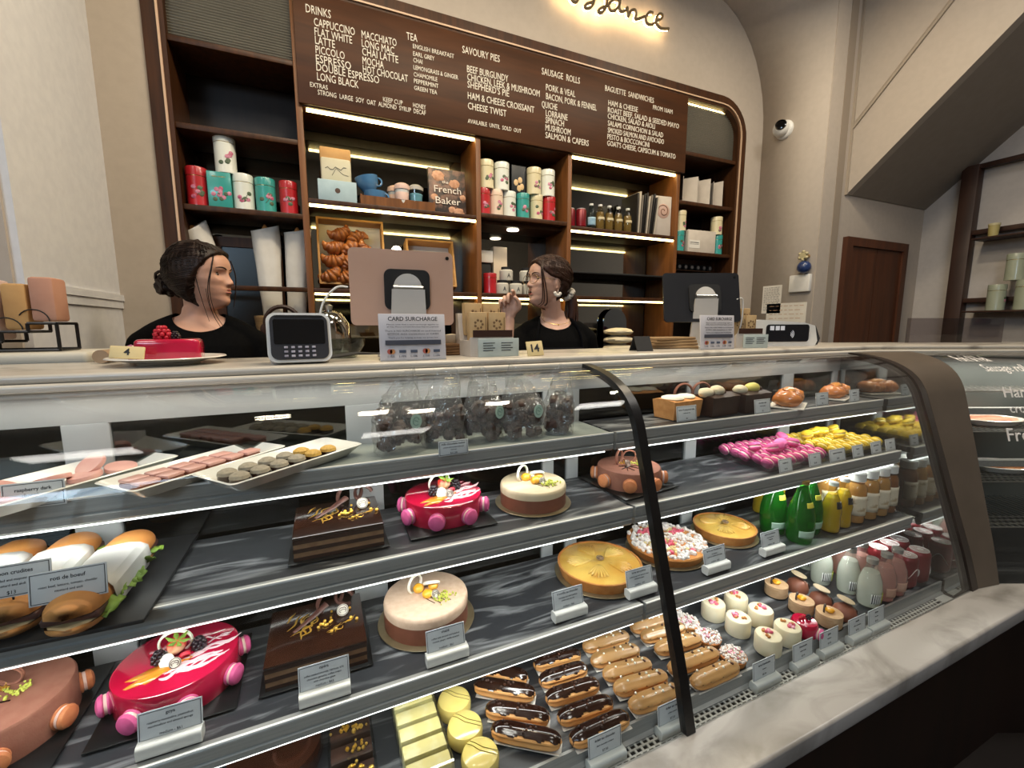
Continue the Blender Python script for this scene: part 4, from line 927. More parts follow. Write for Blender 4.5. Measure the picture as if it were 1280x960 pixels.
pouch(.100, .07, .155, 3, 'clear bag of chocolate rochers with a mint sticker right above the price card', .362, 1.0, .25)
pouch(.115, .07, .150, 4, 'clear bag of chocolate rochers with a mint sticker facing the viewer squarely', .462, .985, .05)
pouch(.075, .06, .150, 5, 'narrow clear bag of chocolate rochers nearest the black glass joint', .572, .985, -.3, False)

# ---- loaves and pastries on the top shelf of the right bay
def loaf(x, y, L, w, h, mt, label, rz, tops):
    t = thing('loaf_cake', label, 'loaf cake', (x, y, Z1), rz)
    m = MB(); m.grid(lambda u, v: ((v - .5) * L * (1 - .06 * (1 - u_h(u))), u_w(u) * w / 2, u_h(u) * h * (1 + .03 * noise.noise(Vector((v * 6, u * 6, 2))))), 20, 14)
    for e in (0, 14): m.add([], [])
    m.f.append(tuple(range(20, -1, -1))); m.m.append(0); k = 21 * 14; m.f.append(tuple(k + i for i in range(21))); m.m.append(0)
    m.build('loaf_body', mt, t, smooth=60)
    for nm, mt2, px, pz, s in tops: MB().ball((0, 0, 0), s, 0, 12, 8, .12, int(px * 100)).build(nm, mt2, t, (px, -.004, h + pz))
    return t
def u_w(u):
    return (-.86 + 1.72 * u * 4 * 0 - .14 * min(1, u * 4)) if u < .25 else ((-1 + 2 * (u - .25) / .5) * 1.0 if u < .75 else .86 + .14 * (1 - min(1, (u - .75) * 4)))
def u_h(u): return min(1, u * 4) if u < .25 else (1 + .10 * math.sin(PI * (u - .25) / .5) if u < .75 else max(0, 1 - (u - .75) * 4))
loaf(1.01, 1.01, .13, .085, .055, SPONGEL, 'golden loaf cake with white icing nearest the black glass joint', .12, [('white_icing', CREAMW, -.03, .006, (.034, .034, .010)), ('white_icing', CREAMW, .03, .006, (.034, .03, .009))])
t2 = loaf(1.155, .995, .135, .085, .060, CHOCM, 'dark loaf cake topped with pale yellow half discs', .1, [('yellow_slice', CREAM, -.055, .012, (.026, .022, .016)), ('yellow_slice', CREAM, .0, .014, (.026, .022, .018)), ('chocolate_ball', CHOCM, -.028, .008, .010), ('chocolate_ball', CHOCM, .03, .008, .010)])
loaf(1.30, .995, .14, .085, .060, CHOCM, 'second dark loaf cake topped with yellow macaron halves, beside the glazed pastry', .1, [('yellow_slice', CREAM, -.045, .012, (.026, .022, .016)), ('yellow_slice', mat('pale_lemon', '#d9cc70', .5), .02, .014, (.028, .022, .018)), ('chocolate_ball', CHOCM, .06, .008, .010)])
for dx, sc in ((1.10, 1), (1.18, 1)):
    d = MB(); P = [(.034, -.055)] + arc(0, 0, .034, 0, 180, 20) + [(-.034, -.055)]; d.tube([(x_, 0, z_) for x_, z_ in P], .006, 8, flat=.6)
    o = d.build('chocolate_arch', CHOCB, None, (dx, 1.075, Z1 + .0555), rz=-.2); tag(o, 'brown chocolate arch standing upright behind the loaf cakes, %s' % ('nearer the black joint' if dx < 1.15 else 'nearer the dark loaf'), 'chocolate decoration', 'chocolate arches')
def braid(x, y, s, label, rz):
    t = thing('glazed_pastry', label, 'pastry', (x, y, Z1 + .004), rz); m = MB()
    for k in range(5): m.ball((-.055 * s + k * .0275 * s, 0, .026 * s), (.024 * s, .042 * s, .026 * s), 0, 14, 10, .15, k)
    m.build('golden_dough', mat('glazed_dough', '#c4733a', .22, '#d98f4e', scale=16, coat=.6, detail=6, bump=.3, bscale=70), t)
    MB().ball((0, 0, .05 * s), (.04 * s, .02 * s, .010 * s), 0, 14, 8, .4, 5).build('apricot_glaze', mat('apricot', '#e0974a', .2, coat=.7), t)
    MB().rbox(-.075 * s, .075 * s, -.05 * s, .05 * s, -.004, .001, .001).build('paper_base', PAPERW, t)
braid(1.50, .985, 1.05, 'glossy orange-brown plaited pastry between two price cards', .5)
braid(1.83, 1.02, .95, 'glossy golden pastry nearest the mirrored end of the top shelf', .3)

# ---- baguette sandwiches
o = MB().rbox(-.15, .15, -.17, .17, 0, .008, .003).build('slate_platter', mat('slate', '#16171a', .5, '#1e2023', scale=20, bump=.3, bscale=30), None, (-.42, .965, Z2), -.02); tag(o, 'black slate platter under the baguette sandwiches', 'platter')
def sandwich(x, y, rz, label, seed):
    t = thing('baguette_sandwich', label, 'sandwich', (x, y, Z2 + .0085), rz, 'baguette sandwiches')
    def bun(u, v, z0, hh, up):
        y_ = (v - .5) * .27; e = max(0, 1 - abs(2 * v - 1) ** 9) ** .5; a = PI * u
        return (.036 * e * math.cos(a), y_, z0 + up * hh * e * (abs(math.sin(a)) ** .8) * (1 + .08 * noise.noise(Vector((v * 7, u * 3, seed)))))
    for nm, z0, hh, up in (('top_bun', .036, .026, 1), ('bottom_bun', .022, .020, -1)):
        m = MB(); m.grid(lambda u, v: bun(u, v, z0, hh, up), 16, 24); m.grid(lambda u, v: (.036 * max(0, 1 - abs(2 * v - 1) ** 6) ** .5 * (1 - 2 * u), (v - .5) * .27, z0), 4, 24, 1); m.build(nm, [BREAD, CRUMB], t)
    m = MB(); m.rbox(-.034, .034, -.12, .12, .023, .035, .004); m.build('roast_beef', mat('roast_beef', '#3a2420', .5, '#5a342c', scale=30), t)
    m = MB(); random.seed(seed)
    for k in range(16):
        sd = random.choice((-1, 1)); yy = random.uniform(-.12, .12); m.T = TR(sd * .036, yy, .028) @ Euler((random.uniform(-1, 1), random.uniform(-.6, .6), random.uniform(0, 6))).to_matrix().to_4x4()
        m.grid(lambda u, v: ((u - .5) * .03, (v - .5) * .022, .004 * math.sin(u * 9) * math.cos(v * 8)), 5, 4)
    m.build('lettuce', LEAF, t, solid=.001)
    def wr(u, v):
        a = 2 * PI * u; r = 1 + .035 * noise.noise(Vector((math.cos(a) * 3, math.sin(a) * 3, v * 4 + seed))); e = .7
        return (.0405 * r * abs(math.cos(a)) ** e * (1 if math.cos(a) > 0 else -1), (v - .5) * .125 + .016 * math.sin(a * 2 + 1) * (v - .5), .0315 + .0325 * r * abs(math.sin(a)) ** e * (1 if math.sin(a) > 0 else -1))
    MB().grid(wr, 14, 5, closed=True).build('paper_wrap', mat('wrap_paper', '#c6c4bf', .8, '#bdbbb6', scale=15, bump=.5, bscale=22), t, (0, -.012, 0), solid=.0008, smooth=18)
sandwich(-.35, .90, -.02, 'baguette sandwich in white paper nearest the bare part of the middle shelf', 1)
sandwich(-.437, .93, .03, 'baguette sandwich in white paper directly behind the roast beef price card', 2)
sandwich(-.525, .94, -.02, 'baguette sandwich in white paper at the left edge of the slate platter', 3)

# ---- bottles and cans
def bottle(name, prof, liquid, tint, capmat, caph, labels, kgl=1.0, liq_h=.8, milk=0, n=28, milkcol=None):
    t = thing(name, 'x', 'bottle'); top = prof[-1][1]; r_ = prof[-1][0]
    MB().lathe([(.001, 0)] + prof + [(r_ * .7, top), (.001, top - .001)], n).build('glass_body', clear('bottle_' + name, tint, 1.5, .0, milk=milk, milkcol=milkcol or tint), t)
    if liquid:
        lp = [(r * .955, z + .002) for r, z in prof if z < top * liq_h]
        MB().lathe([(.001, .002)] + lp + [(.001, lp[-1][1])], n).build('drink', liquid, t)
    MB().lathe([(.001, top - caph * .6), (r_ * 1.16, top - caph * .6), (r_ * 1.16, top + caph * .36), (r_ * 1.0, top + caph * .4), (.001, top + caph * .4)], n).build('cap', capmat, t)
    for nm, z0, z1, mt_, a0, a1, extra in labels:
        def rad(z):
            for i in range(len(prof) - 1):
                if prof[i][1] <= z <= prof[i + 1][1] and prof[i + 1][1] > prof[i][1]: f_ = (z - prof[i][1]) / (prof[i + 1][1] - prof[i][1]); return prof[i][0] + f_ * (prof[i + 1][0] - prof[i][0])
            return prof[-1][0]
        o = MB().grid(lambda u, v: ((rad(z0 + (z1 - z0) * v) + .0008) * math.cos(math.radians(a0 + (a1 - a0) * u)), (rad(z0 + (z1 - z0) * v) + .0008) * math.sin(math.radians(a0 + (a1 - a0) * u)), z0 + (z1 - z0) * v), 20, 5).build(nm, mt_, t, solid=.0004)
    return t
GREENB = [(.030, 0), (.0325, .004), (.034, .03), (.036, .055), (.0345, .085), (.029, .115), (.021, .143), (.0145, .165), (.0125, .182), (.0125, .196)]
def perrier():
    return bottle('green_bottle', [(r * 1.14, z) for r, z in GREENB], None, '#4fbf3c', mat('gold_cap', '#b59a54', .35, metal=.6), .012, [('label_band', .022, .045, mat('silver_green_label', '#a8c4b0', .5, '#8fb09a', scale=20), -150, -30, 0), ('neck_label', .118, .134, mat('yellow_label', '#d9cf4a', .5), -120, -60, 0)], milk=.22, milkcol='#1f8a22')
series(perrier, [(1.385, .838), (1.365, .915), (1.475, .868)], ['green glass water bottle nearest the glass, its label turned to the front', 'green glass water bottle half behind the front one beside the pear tart', 'green glass water bottle nearest the small yellow soda bottles'], 'green water bottles', z=Z3)
ORP = [(.026, 0), (.0285, .004), (.029, .02), (.0275, .05), (.030, .075), (.024, .105), (.014, .128), (.012, .15), (.012, .165)]
def soda():
    return bottle('yellow_soda_bottle', ORP, clear('orange_soda', '#f0d860', 1.33, milk=.72, milkcol='#e0c030'), '#f2efdc', mat('white_cap', '#d8d8d4', .4), .012, [('tag_label', .085, .108, mat('black_tag', '#18181a', .5, '#c8c8c4', scale=90, ramp=(.56, .6)), -120, -60, 0)], liq_h=.8)
series(soda, [(1.545, .838), (1.62, .845), (1.47, 1.035), (1.545, 1.03)], ['small yellow soda bottle with a white cap right beside the green bottles', 'small yellow soda bottle with a white cap in front of the juice bottles', 'yellow soda bottle at the back of the lower shelf behind the pear tart', 'yellow soda bottle at the back of the lower shelf behind the green bottles'], 'yellow soda bottles', z=Z3)
JUP = [(.030, 0), (.0325, .004), (.0325, .118), (.031, .128), (.0245, .140), (.0225, .146), (.0225, .166)]
def juice(liq, name):
    return lambda: bottle(name, JUP, liq, '#f6f0e4', mat('frosted_cap', '#e2e2de', .5), .028, [('paper_label', .03, .10, mat('juice_label', '#dcd0b8', .6, '#b09a78', scale=38, ramp=(.58, .66)), -170, -10, 0)], liq_h=.86)
JO = clear('orange_juice', '#f0cf98', 1.33, milk=.7, milkcol='#e0b06a'); JA = clear('apple_juice', '#c98a4c', 1.33, milk=.5, milkcol='#b5763a')
series(juice(JO, 'juice_bottle'), [(1.70, .85), (1.775, .85), (1.845, .85), (1.66, .925), (1.735, .925), (1.81, .925), (1.88, .925), (1.74, 1.0), (1.82, 1.0)], ['clear bottle of orange juice with a frosted cap, %s' % q for q in ('front row beside the yellow sodas', 'front row, second from the yellow sodas', 'front row, third from the yellow sodas', 'second row beside the yellow sodas', 'second row, second from the yellow sodas', 'second row, third from the yellow sodas', 'second row nearest the mirrored end', 'back row, second from the mirrored end', 'back row nearest the mirrored end')], 'orange juice bottles', z=Z3)
series(juice(JA, 'amber_juice_bottle'), [(1.905, .853)], ['clear bottle of amber juice at the front beside the mirrored end'], None or 'amber juice bottles', z=Z3)
LEP = [(.029, 0), (.031, .004), (.032, .02), (.0335, .06), (.031, .085), (.022, .112), (.0145, .130), (.0135, .140), (.0135, .152)]
def lemon():
    return bottle('lemonade_bottle', LEP, clear('cloudy_lemonade', '#f8f8f4', 1.33, milk=.5, milkcol='#f4f2ec'), '#eef2ec', mat('silver_cap', '#b0b0ae', .35, metal=.7), .017, [('yellow_label', .018, .05, mat('lime_label', '#c0c834', .6, '#aab428', scale=20), -85, -20, 0), ('barcode_label', .018, .05, mat('barcode', '#e0e0dc', .6, '#26262a', tex='wave', scale=70, ramp=(.55, .6), stretch=(1, 0, 0)), -145, -88, 0)], liq_h=.78, milk=.10, milkcol='#e8ebe6')
series(lemon, [(1.585, .725), (1.60, .795), (1.572, .865), (1.62, .945)], ['clear lemonade bottle with a yellow label, %s' % q for q in ('front of the deck beside the price cards', 'second from the glass', 'third from the glass', 'furthest from the glass under the lower shelf')], 'lemonade bottles')
def pinkb():
    return bottle('pink_lemonade_bottle', LEP, clear('pink_lemonade', '#f2d4cc', 1.33, milk=.5, milkcol='#dcaaa0'), '#f0e6e2', mat('silver_cap', '#b0b0ae'), .014, [('pale_label', .018, .05, mat('pink_label', '#c9a08c', .6, '#b88a78', scale=30), -140, -40, 0)], liq_h=.78, milk=.10, milkcol='#ecdcd6')
series(pinkb, [(1.665, .725), (1.735, .728), (1.672, .798), (1.70, .87)], ['pink lemonade bottle with a silver cap, %s' % q for q in ('front row beside the clear lemonade', 'front row beside the red cans', 'second row', 'third row')], 'pink lemonade bottles')
def can():
    t = thing('soda_can', 'x', 'can')
    MB().lathe([(.001, 0), (.024, 0), (.0265, .004), (.0325, .012), (.033, .018), (.033, .100), (.0315, .106), (.027, .1125)], 30).build('can_body', mat('can_red', '#6a0a16', .3, '#84101f', metal=.3, scale=7, ramp=(.45, .6)), t)
    m = MB(); m.lathe([(.027, .1125), (.0272, .115), (.026, .115), (.0255, .1125), (.001, .1125)], 30); m.build('can_lid', mat('can_silver', '#d2d2cf', .3, metal=.25), t)
    m = MB(); m.tube([(x_ * 1.0, y_ * .7 - .004, .1135) for x_, y_ in arc(0, 0, .008, 0, 360, 14)[:-1]], .0012, 5, closed=True); m.build('pull_tab', mat('can_silver', '#c9c9c6'), t)
    m = MB(); m.tube([(.0335 * math.cos(a), .0335 * math.sin(a), .055 + .02 * math.sin((a + 2.2) * 3)) for a in [-2.6 + i * .1 for i in range(22)]], [.001 + .003 * math.sin(PI * i / 21) for i in range(22)], 6, flat=.25); m.build('white_wave', mat('can_white', '#dcd8d4', .4), t); return t
series(can, [(1.815, .735), (1.895, .735), (1.785, .805), (1.857, .805), (1.925, .808), (1.79, .875), (1.862, .875), (1.93, .878), (1.80, .945), (1.875, .945)],
       ['red soda can with a silver lid, %s row from the glass, %s' % (r_, q) for r_, c_ in (('first', ('beside the pink lemonade', 'beside the mirrored end')), ('second', ('beside the pink lemonade', 'in the middle', 'beside the mirrored end')), ('third', ('beside the pink lemonade', 'in the middle', 'beside the mirrored end')), ('fourth', ('beside the pink lemonade', 'beside the mirrored end'))) for q in c_], 'red soda cans', rnd=1)

# ---- price cards
def card(x, y, z, w, h, lines, label, rz=0, block=None, tilt=-.22, hang=False):
    t = thing('price_card', label, 'price card', (x, y, z), rz)
    zb = .021 if block else 0
    o = MB().rbox(-w / 2, w / 2, -.0008, .0008, 0, h, .0004).build('paper_card', PAPER, t, (0, .004 if block else 0, zb), rot=(tilt, 0, 0))
    m = MB(); e = .0022; q = .0008
    for x0, x1, z0, z1 in ((-w / 2 + e, w / 2 - e, e, e + q), (-w / 2 + e, w / 2 - e, h - e - q, h - e), (-w / 2 + e, -w / 2 + e + q, e, h - e), (w / 2 - e - q, w / 2 - e, e, h - e)): m.box(x0, x1, -.0012, -.0007, z0, z1)
    for i, (s_, hh, zf) in enumerate(lines):
        bw = text_shape(s_, .01 if i == 0 else 0)[2] * hh / .69; m.text(s_, 0, h * zf, hh, min(bw * .92, w * .86), -.0009, 0, .0004, 'C', .01 if i == 0 else 0)
    m.build('printed_text', INK, o)
    if block:
        bl, mtb = block
        m = MB(); P = rrect(-.012, .012, 0, .024, .006, 4); m.extx([(a, b) for a, b in P], -bl / 2, bl / 2); m.build('marble_block', mtb, t, smooth=35)
    return t
BLK = mat('block_marble', '#d8d7d2', .3, '#b9b8b3', scale=9, ramp=(.5, .75), dist=1)
BLKG = mat('block_grey_marble', '#cdd1cf', .3, '#aeb3b0', scale=9, ramp=(.5, .75), dist=1)
def cake_lines(a, b, c, p, extra=None):
    L = [(a, .0052, .76), (b, .0034, .56), (c, .0034, .42)]
    if extra: L += [(extra, .0034, .29)]
    return L + [(p, .0042, .11)]
YT = .803
for x, w, a, b, c, p, ex, lab in (
    (-.262, .088, 'goya', 'raspberry mousseline, passionfruit', 'marshmallow and almond sponge', 'medium - $61', None, 'price card headed goya in front of the large crimson cake'),
    (-.028, .088, u'op\u00e9ra', 'coffee soaked joconde, Valrhona 63%', 'chocolate ganache, coffee cream', 'medium - $63', 'with chocolate glaze', u'price card headed op\u00e9ra in front of the square cake of the lower shelf'),
    (.205, .082, 'vivaldi', 'coffee with almond and hazelnut', 'mousse, ginger, vanilla caramel', 'medium - $61', None, 'price card headed vivaldi in front of the speckled beige cake'),
    (.508, .084, 'trouville au chocolat', 'chocolate tart with hazelnut', 'praline and sea salt', 'medium - $45', None, 'price card standing free on the lower shelf left of the pear tart'),
    (.722, .084, 'tarte aux poires', 'poached pear with almond cream', 'and apricot glaze', 'medium - $42', None, 'price card in front of the large pear tart, just left of the black joint'),
    (.99, .084, 'tarte aux framboises', 'et rhubarbe', 'raspberry, rhubarb and crumble', 'medium - $42', None, 'price card in front of the sugar-dusted crumble tart'),
    (1.225, .082, 'tarte bourdaloue', 'pear and almond', 'frangipane', 'medium - $42', None, 'price card in front of the smaller pear tart')):
    card(x, YT + (.0 if x < .4 else .012), Z3, w, .046, cake_lines(a, b, c, p, ex), lab, 0, (.088, BLK))
for x, a, b, p, lab in ((.515, u'\u00e9clair au chocolat', 'dark chocolate custard', '$7.50', 'price card on the grille below the dark chocolate eclairs'), (.705, u'\u00e9clair au caf\u00e9', 'coffee custard', '$7.50', 'price card on the grille below the coffee eclairs, left of the black joint'),
    (1.02, 'tarte framboise', 'rhubarb', '$8.50', 'price card on the grille below the powdered tartlets'), (1.178, 'cheesecake', 'baked vanilla', '$8.90', 'price card on the grille below the white mini cakes'), (1.295, 'goya', 'raspberry', '$9.50', 'price card on the grille below the single red mini cake'), (1.43, 'vivaldi', 'coffee and hazelnut', '$9.50', 'price card on the grille below the tan mini cakes'), (1.53, u'd\u00f4me', 'chocolate', '$9.50', 'price card on the grille nearest the lemonade bottles')):
    card(x, .668, ZG, .086, .05, [(a, .0055, .70), (b, .0035, .46), (p, .005, .16)], lab, 0, (.092, BLKG), -.1)
card(-.432, .912, Z1 - .004, .076, .042, [('raspberry dark', .0055, .66), ('chocolate', .0055, .44), ('$2.50', .0048, .16)], 'price card headed raspberry dark chocolate on the top shelf edge', 0, None, -.08)
card(.258, .908, Z1 - .003, .068, .034, [('milk chocolate rocher', .0046, .72), ('praline with roasted almonds', .003, .52), ('and nuts', .003, .36), ('$11.50', .0044, .12)], 'price card headed milk chocolate rocher in front of the clear bags', 0, None, -.05)
for x, y, z, w, h, a, b, p, lab in ((-.357, .798, 1.003, .088, .047, u'roti de boeuf', 'roast beef, lettuce, tomato, cheddar', '$13', u'price card headed roti de boeuf above the sandwiches'), (-.425, .815, 1.016, .088, .047, 'jambon crudites', 'ham, salad and mayonnaise', '$13', 'price card partly behind the roti de boeuf card at the left edge')):
    t = card(x, y, z, w, h, [(a, .0055, .70), (b, .0034, .50), ('mustard and aioli', .0034, .34), (p, .005, .10)], lab, -.0, None, -.15)
    m = MB(); m.tube([(0, .002, .0), (0, .004, -.018)], .0012, 6); m.build('pin', BLACKM, t)
for x, y, w, a, p, lab in ((.985, .945, .078, 'lemon & poppyseed cake', '$6', 'price card in front of the golden iced loaf cake'), (1.295, .93, .075, 'chocolate cake', '$6', 'price card leaning between the dark loaf cakes and the glazed pastry'), (1.615, .938, .07, 'brioche', '$6', 'price card in front of the glossy plaited pastry'), (1.80, .935, .06, 'kugelhopf', '$7', 'price card in front of the pastry nearest the mirrored end')):
    card(x, y, Z1, w, .046, [(a, .0046, .70), ('made fresh daily', .003, .5), (p, .0045, .14)], lab, .0, None, -.12)
for x, a, lab in ((1.31, 'raspberry', 'front-left of the pink macaron tray'), (1.455, 'rose', 'front-right of the pink macaron tray'), (1.575, 'assorted macarons', 'wide card between the pink and the yellow tray'), (1.69, 'lemon', 'front-left of the yellow macaron tray'), (1.80, 'passionfruit', 'front-middle of the yellow macaron tray'), (1.89, 'mango', 'end of the yellow macaron tray by the mirror')):
    card(x, .848, Z2, .085 if 'assorted' in a else .062, .042, [(a, .005, .64), ('$3.20', .0045, .2)], 'small price card at the ' + lab, 0, None, -.2)
# pastries in the second case
for u, v, z, mt, lab in ((.33, .36, .993, mat('ham_tray', '#d8a088', .5, '#c98468', scale=30), 'oval quiche with pink ham on the upper rack of the hot case'), (.36, .32, .808, mat('quiche_gold', '#d8904c', .5, '#c4743a', scale=30), 'oval golden quiche on the lower rack of the hot case')):
    t = thing('quiche', lab, 'quiche', C2(u, v, z), -CORNER); MB().lathe([(.001, 0), (.10, 0), (.13, .022), (.124, .024), (.116, .016), (.001, .014)], 40, sy=.62).build('dish', PORC, t)
    m = MB(); m.ball((0, 0, .016), (.112, .068, .012), 0, 24, 8, .15, 3); m.build('filling', mt, t)

# ================================================================ THINGS ON THE WALL SHELVES
YS = 2.41
TEAL = mat('teal_enamel', '#2f8f88', .3, '#389a92', scale=10, coat=.3); TINR = mat('red_enamel', '#a81a22', .3, '#b8222c', scale=10, coat=.3)
TINW = mat('white_enamel', '#d4d6cc', .3, '#dcded4', scale=10, coat=.3); TINC = mat('cream_enamel', '#cfc39c', .3, '#d6cba8', scale=10, coat=.3); TINP = mat('blush_enamel', '#d8bfa8', .3, '#deC8b2', scale=10, coat=.3)
GILT = mat('gilt_band', '#c9a860', .25, metal=.8); PETAL = mat('printed_petal', '#b0486a', .5, '#c98ca0', scale=60); STEM = mat('printed_stem', '#4a5a40', .5)
def tin(x, z, r, h, mt, label, seed=1, group='tea tins on the wall shelves', y=YS, band=GILT, motif=True, w2=None):
    t = thing('tea_tin', label, 'tin', (x, y, z + .0005), 0, group)
    MB().lathe([(.001, 0), (r, 0), (r * 1.012, .004), (r, .008), (r, h * .76), (.001, h * .76)], 32).build('tin_body', mt, t)
    MB().lathe([(.001, h * .755), (r * .97, h * .755), (r * .97, h * .775), (.001, h * .775)], 32).build('tin_band', band, t)
    MB().lathe([(.001, h * .775), (r * 1.02, h * .775), (r * 1.02, h * .97), (r * .98, h), (.001, h)], 32).build('tin_lid', mt, t)
    if motif:
        random.seed(seed); m = MB()
        for k in range(6):
            a = -PI / 2 + random.uniform(-.35, .75); zz = h * random.uniform(.22, .52); m.T = TR((r + .0004) * math.cos(a), (r + .0004) * math.sin(a), zz) @ RZ(a + PI / 2)
            m.ball((0, 0, 0), (.010, .0012, .009), k % 2, 8, 6)
        m.T = Matrix.Identity(4); m.tube([((r + .0006) * math.cos(-1.5 + k * .12), (r + .0006) * math.sin(-1.5 + k * .12), h * (.25 + .05 * k)) for k in range(6)], .0012, 5, 1)
        m.build('flower_print', [PETAL, STEM], t)
    return t
tin(-.46, 1.925, .041, .165, TINR, 'red tea tin at the left end of the tin row, beside the teal box', 1)
t = thing('teal_tea_box', 'square teal tea box with pink flower print between the red and white tins', 'box', (-.372, YS, 1.9255)); MB().rbox(-.045, .045, -.04, .04, 0, .152, .002).build('carton', TEAL, t)
random.seed(3); m = MB()
for k in range(13): m.ball((random.gauss(.004, .017), -.0405, random.gauss(.06, .017)), (.009, .0012, .009), k % 3 == 2, 8, 6)
m.text('HERBAL INFUSION', 0, .128, .006, .05, -.0405, 2, .0006, 'C'); m.build('flower_print', [PETAL, STEM, GILT], t)
tin(-.345, 2.078, .042, .168, TINW, 'white flowered tea tin standing on top of the teal box', 2)
tin(-.285, 1.925, .042, .158, TINW, 'white flowered tea tin in the row between the teal box and the teal tin', 4)
tin(-.196, 1.925, .042, .152, TEAL, 'teal tea tin in the left bay beside the smaller red tin', 5)
tin(-.100, 1.925, .039, .150, TINR, 'red tea tin at the right end of the left bay row', 6)
# picture frame, bread bags and basket of the left bay
t = thing('framed_mirror', 'brown wooden framed mirror behind the left woman', 'mirror', (-.30, 2.50, 1.2205)); m = MB(); m.holed([(-.15, 0), (.15, 0), (.15, .60), (-.15, .60)], [(-.105, .045), (.105, .045), (.105, .555), (-.105, .555)], -.015, .015); m.build('frame', WALNUT, t); MB().box(-.11, .11, -.004, .004, .04, .56).build('mirror_pane', mirror('dull_mirror', '#4a4e50', .3), t)
def bread_bag(x, y, z, L, r, rot, label):
    t = thing('bread_bag', label, 'bread bag', (x, y, z), rot=rot)
    m = MB(); 
    def f(u, v):
        a = 2 * PI * u; k = r * (.72 + .34 * v); q = 1 + .10 * noise.noise(Vector((math.cos(a) * 2, math.sin(a) * 2, v * 3 + x * 9)))
        return (k * q * math.cos(a), k * q * math.sin(a) * .72, L * v + .02 * math.sin(a + 1) * (v > .95))
    m.grid(f, 28, 16, closed=True); m.add([f(i / 28, 0) for i in range(28)], [tuple(range(28))]); m.build('paper_bag', PAPERW, t, solid=.001)
    MB().ball((0, 0, L * .52), (r * .62, r * .5, L * .52), 0, 16, 14, .08, 4).build('baguette', BREAD, t); return t
bread_bag(-.205, 2.46, 1.43, .44, .058, (-.02, -.02, 0), 'white paper bread bag standing left in the wicker basket')
bread_bag(-.100, 2.46, 1.43, .44, .056, (-.02, .06, 0), 'white paper bread bag standing right in the wicker basket')
bread_bag(-.425, 2.46, 1.606, .25, .058, (.1, -.30, 0), 'white paper bread bag tilted above the left woman')
t = thing('wicker_basket', 'woven basket with dark leather handle holding the bread bags', 'basket', (-.16, 2.46, 1.2205))
def bk(u, v): a = 2 * PI * u; r = 1 + .02 * math.sin(a * 30) * math.cos(v * 40); return (.12 * r * (.85 + .2 * v) * math.cos(a), .078 * r * (.85 + .2 * v) * math.sin(a), .23 * v)
m = MB(); m.grid(bk, 96, 24, closed=True); m.add([bk(i / 96, 0) for i in range(96)], [tuple(range(96))]); m.build('woven_body', mat('wicker', '#8f7350', .8, '#a88a62', scale=2, stretch=(1, 1, 60), bump=.6, bscale=80), t, solid=.004)
m = MB(); m.tube([(x_ + .0, -.095, .19 + z_ * 1.1) for x_, z_ in arc(0, 0, .075, -8, 188, 16)], .010, 8); m.build('leather_handle', mat('dark_leather', '#2a1712', .5, '#351e17', scale=30), t)
for sx_ in (-.075, .075): MB().ball((sx_, -.097, .165), (.022, .006, .03), 0, 12, 8).build('leather_patch', mat('dark_leather', '#2a1712'), t)
# second bay
t = thing('coffee_bag', 'tall pale coffee bag with a kraft-brown folded top', 'bag', (.118, 2.44, 2.0025)); MB().rbox(-.070, .070, -.035, .035, 0, .215, .012).build('bag_body', mat('bag_pale', '#b7b29a', .7, '#c1bca6', scale=12), t); MB().rbox(-.071, .071, -.024, .024, .205, .265, .006).build('kraft_top', mat('kraft', '#b58a56', .8, '#c0965f', scale=20), t)
m = MB(); m.tube([(-.05 + k * .012, -.0362, .16 + .008 * math.sin(k * 1.9) + k * .001) for k in range(9)], .0013, 5); m.tube([(-.02, -.0362, .13), (.0, -.0362, .165), (.03, -.0362, .14), (.055, -.0362, .135)], .001, 5); m.build('script_print', INK, t)
t = thing('pale_blue_box', 'low pale-blue box with a round brown seal in front of the coffee bag', 'box', (.118, 2.383, 2.0025)); MB().rbox(-.088, .088, -.018, .018, 0, .098, .003).build('carton', mat('pale_blue', '#9db4bc', .6, '#a8bec5', scale=20), t); m = MB(); m.T = TR(0, -.0182, .05) @ Matrix.Rotation(PI / 2, 4, 'X'); m.lathe([(.001, 0), (.012, 0), (.012, .001), (.001, .001)], 20); m.build('seal', MARK, t)
t = thing('wooden_tray', 'shallow wooden tray holding the cups', 'tray', (.405, 2.425, 2.0025)); m = MB(); m.box(-.175, .185, -.05, .06, 0, .008); m.box(-.175, .185, -.058, -.050, 0, .045); m.box(-.175, .185, .06, .068, 0, .06); m.box(-.183, -.175, -.058, .068, 0, .05); m.box(.185, .193, -.058, .068, 0, .05); m.build('tray_body', WALNUTL, t)
def mug(x, y, z, label, rz, rot=None):
    t = thing('blue_cup', label, 'cup', (x, y, z), rz, 'blue cups', rot)
    MB().lathe([(.001, 0), (.030, 0), (.034, .004), (.052, .035), (.057, .07), (.054, .07), (.049, .037), (.030, .008), (.001, .007)], 32).build('cup_body', mat('blue_glaze', '#3f6f9a', .2, '#5482ac', scale=9, coat=.5), t)
    m = MB(); m.tube([(.050 + .022 * math.cos(a), 0, .042 + .02 * math.sin(a)) for a in [-1.9 + i * .38 for i in range(11)]], .005, 8); m.build('cup_handle', mat('blue_glaze', '#3f6f9a'), t)
mug(.30, 2.425, 2.011, 'blue coffee cup standing in the wooden tray', -.5); mug(.275, 2.43, 2.083, 'blue coffee cup leaning on top of the other blue cup', -2.4, (.0, -.22, 0))
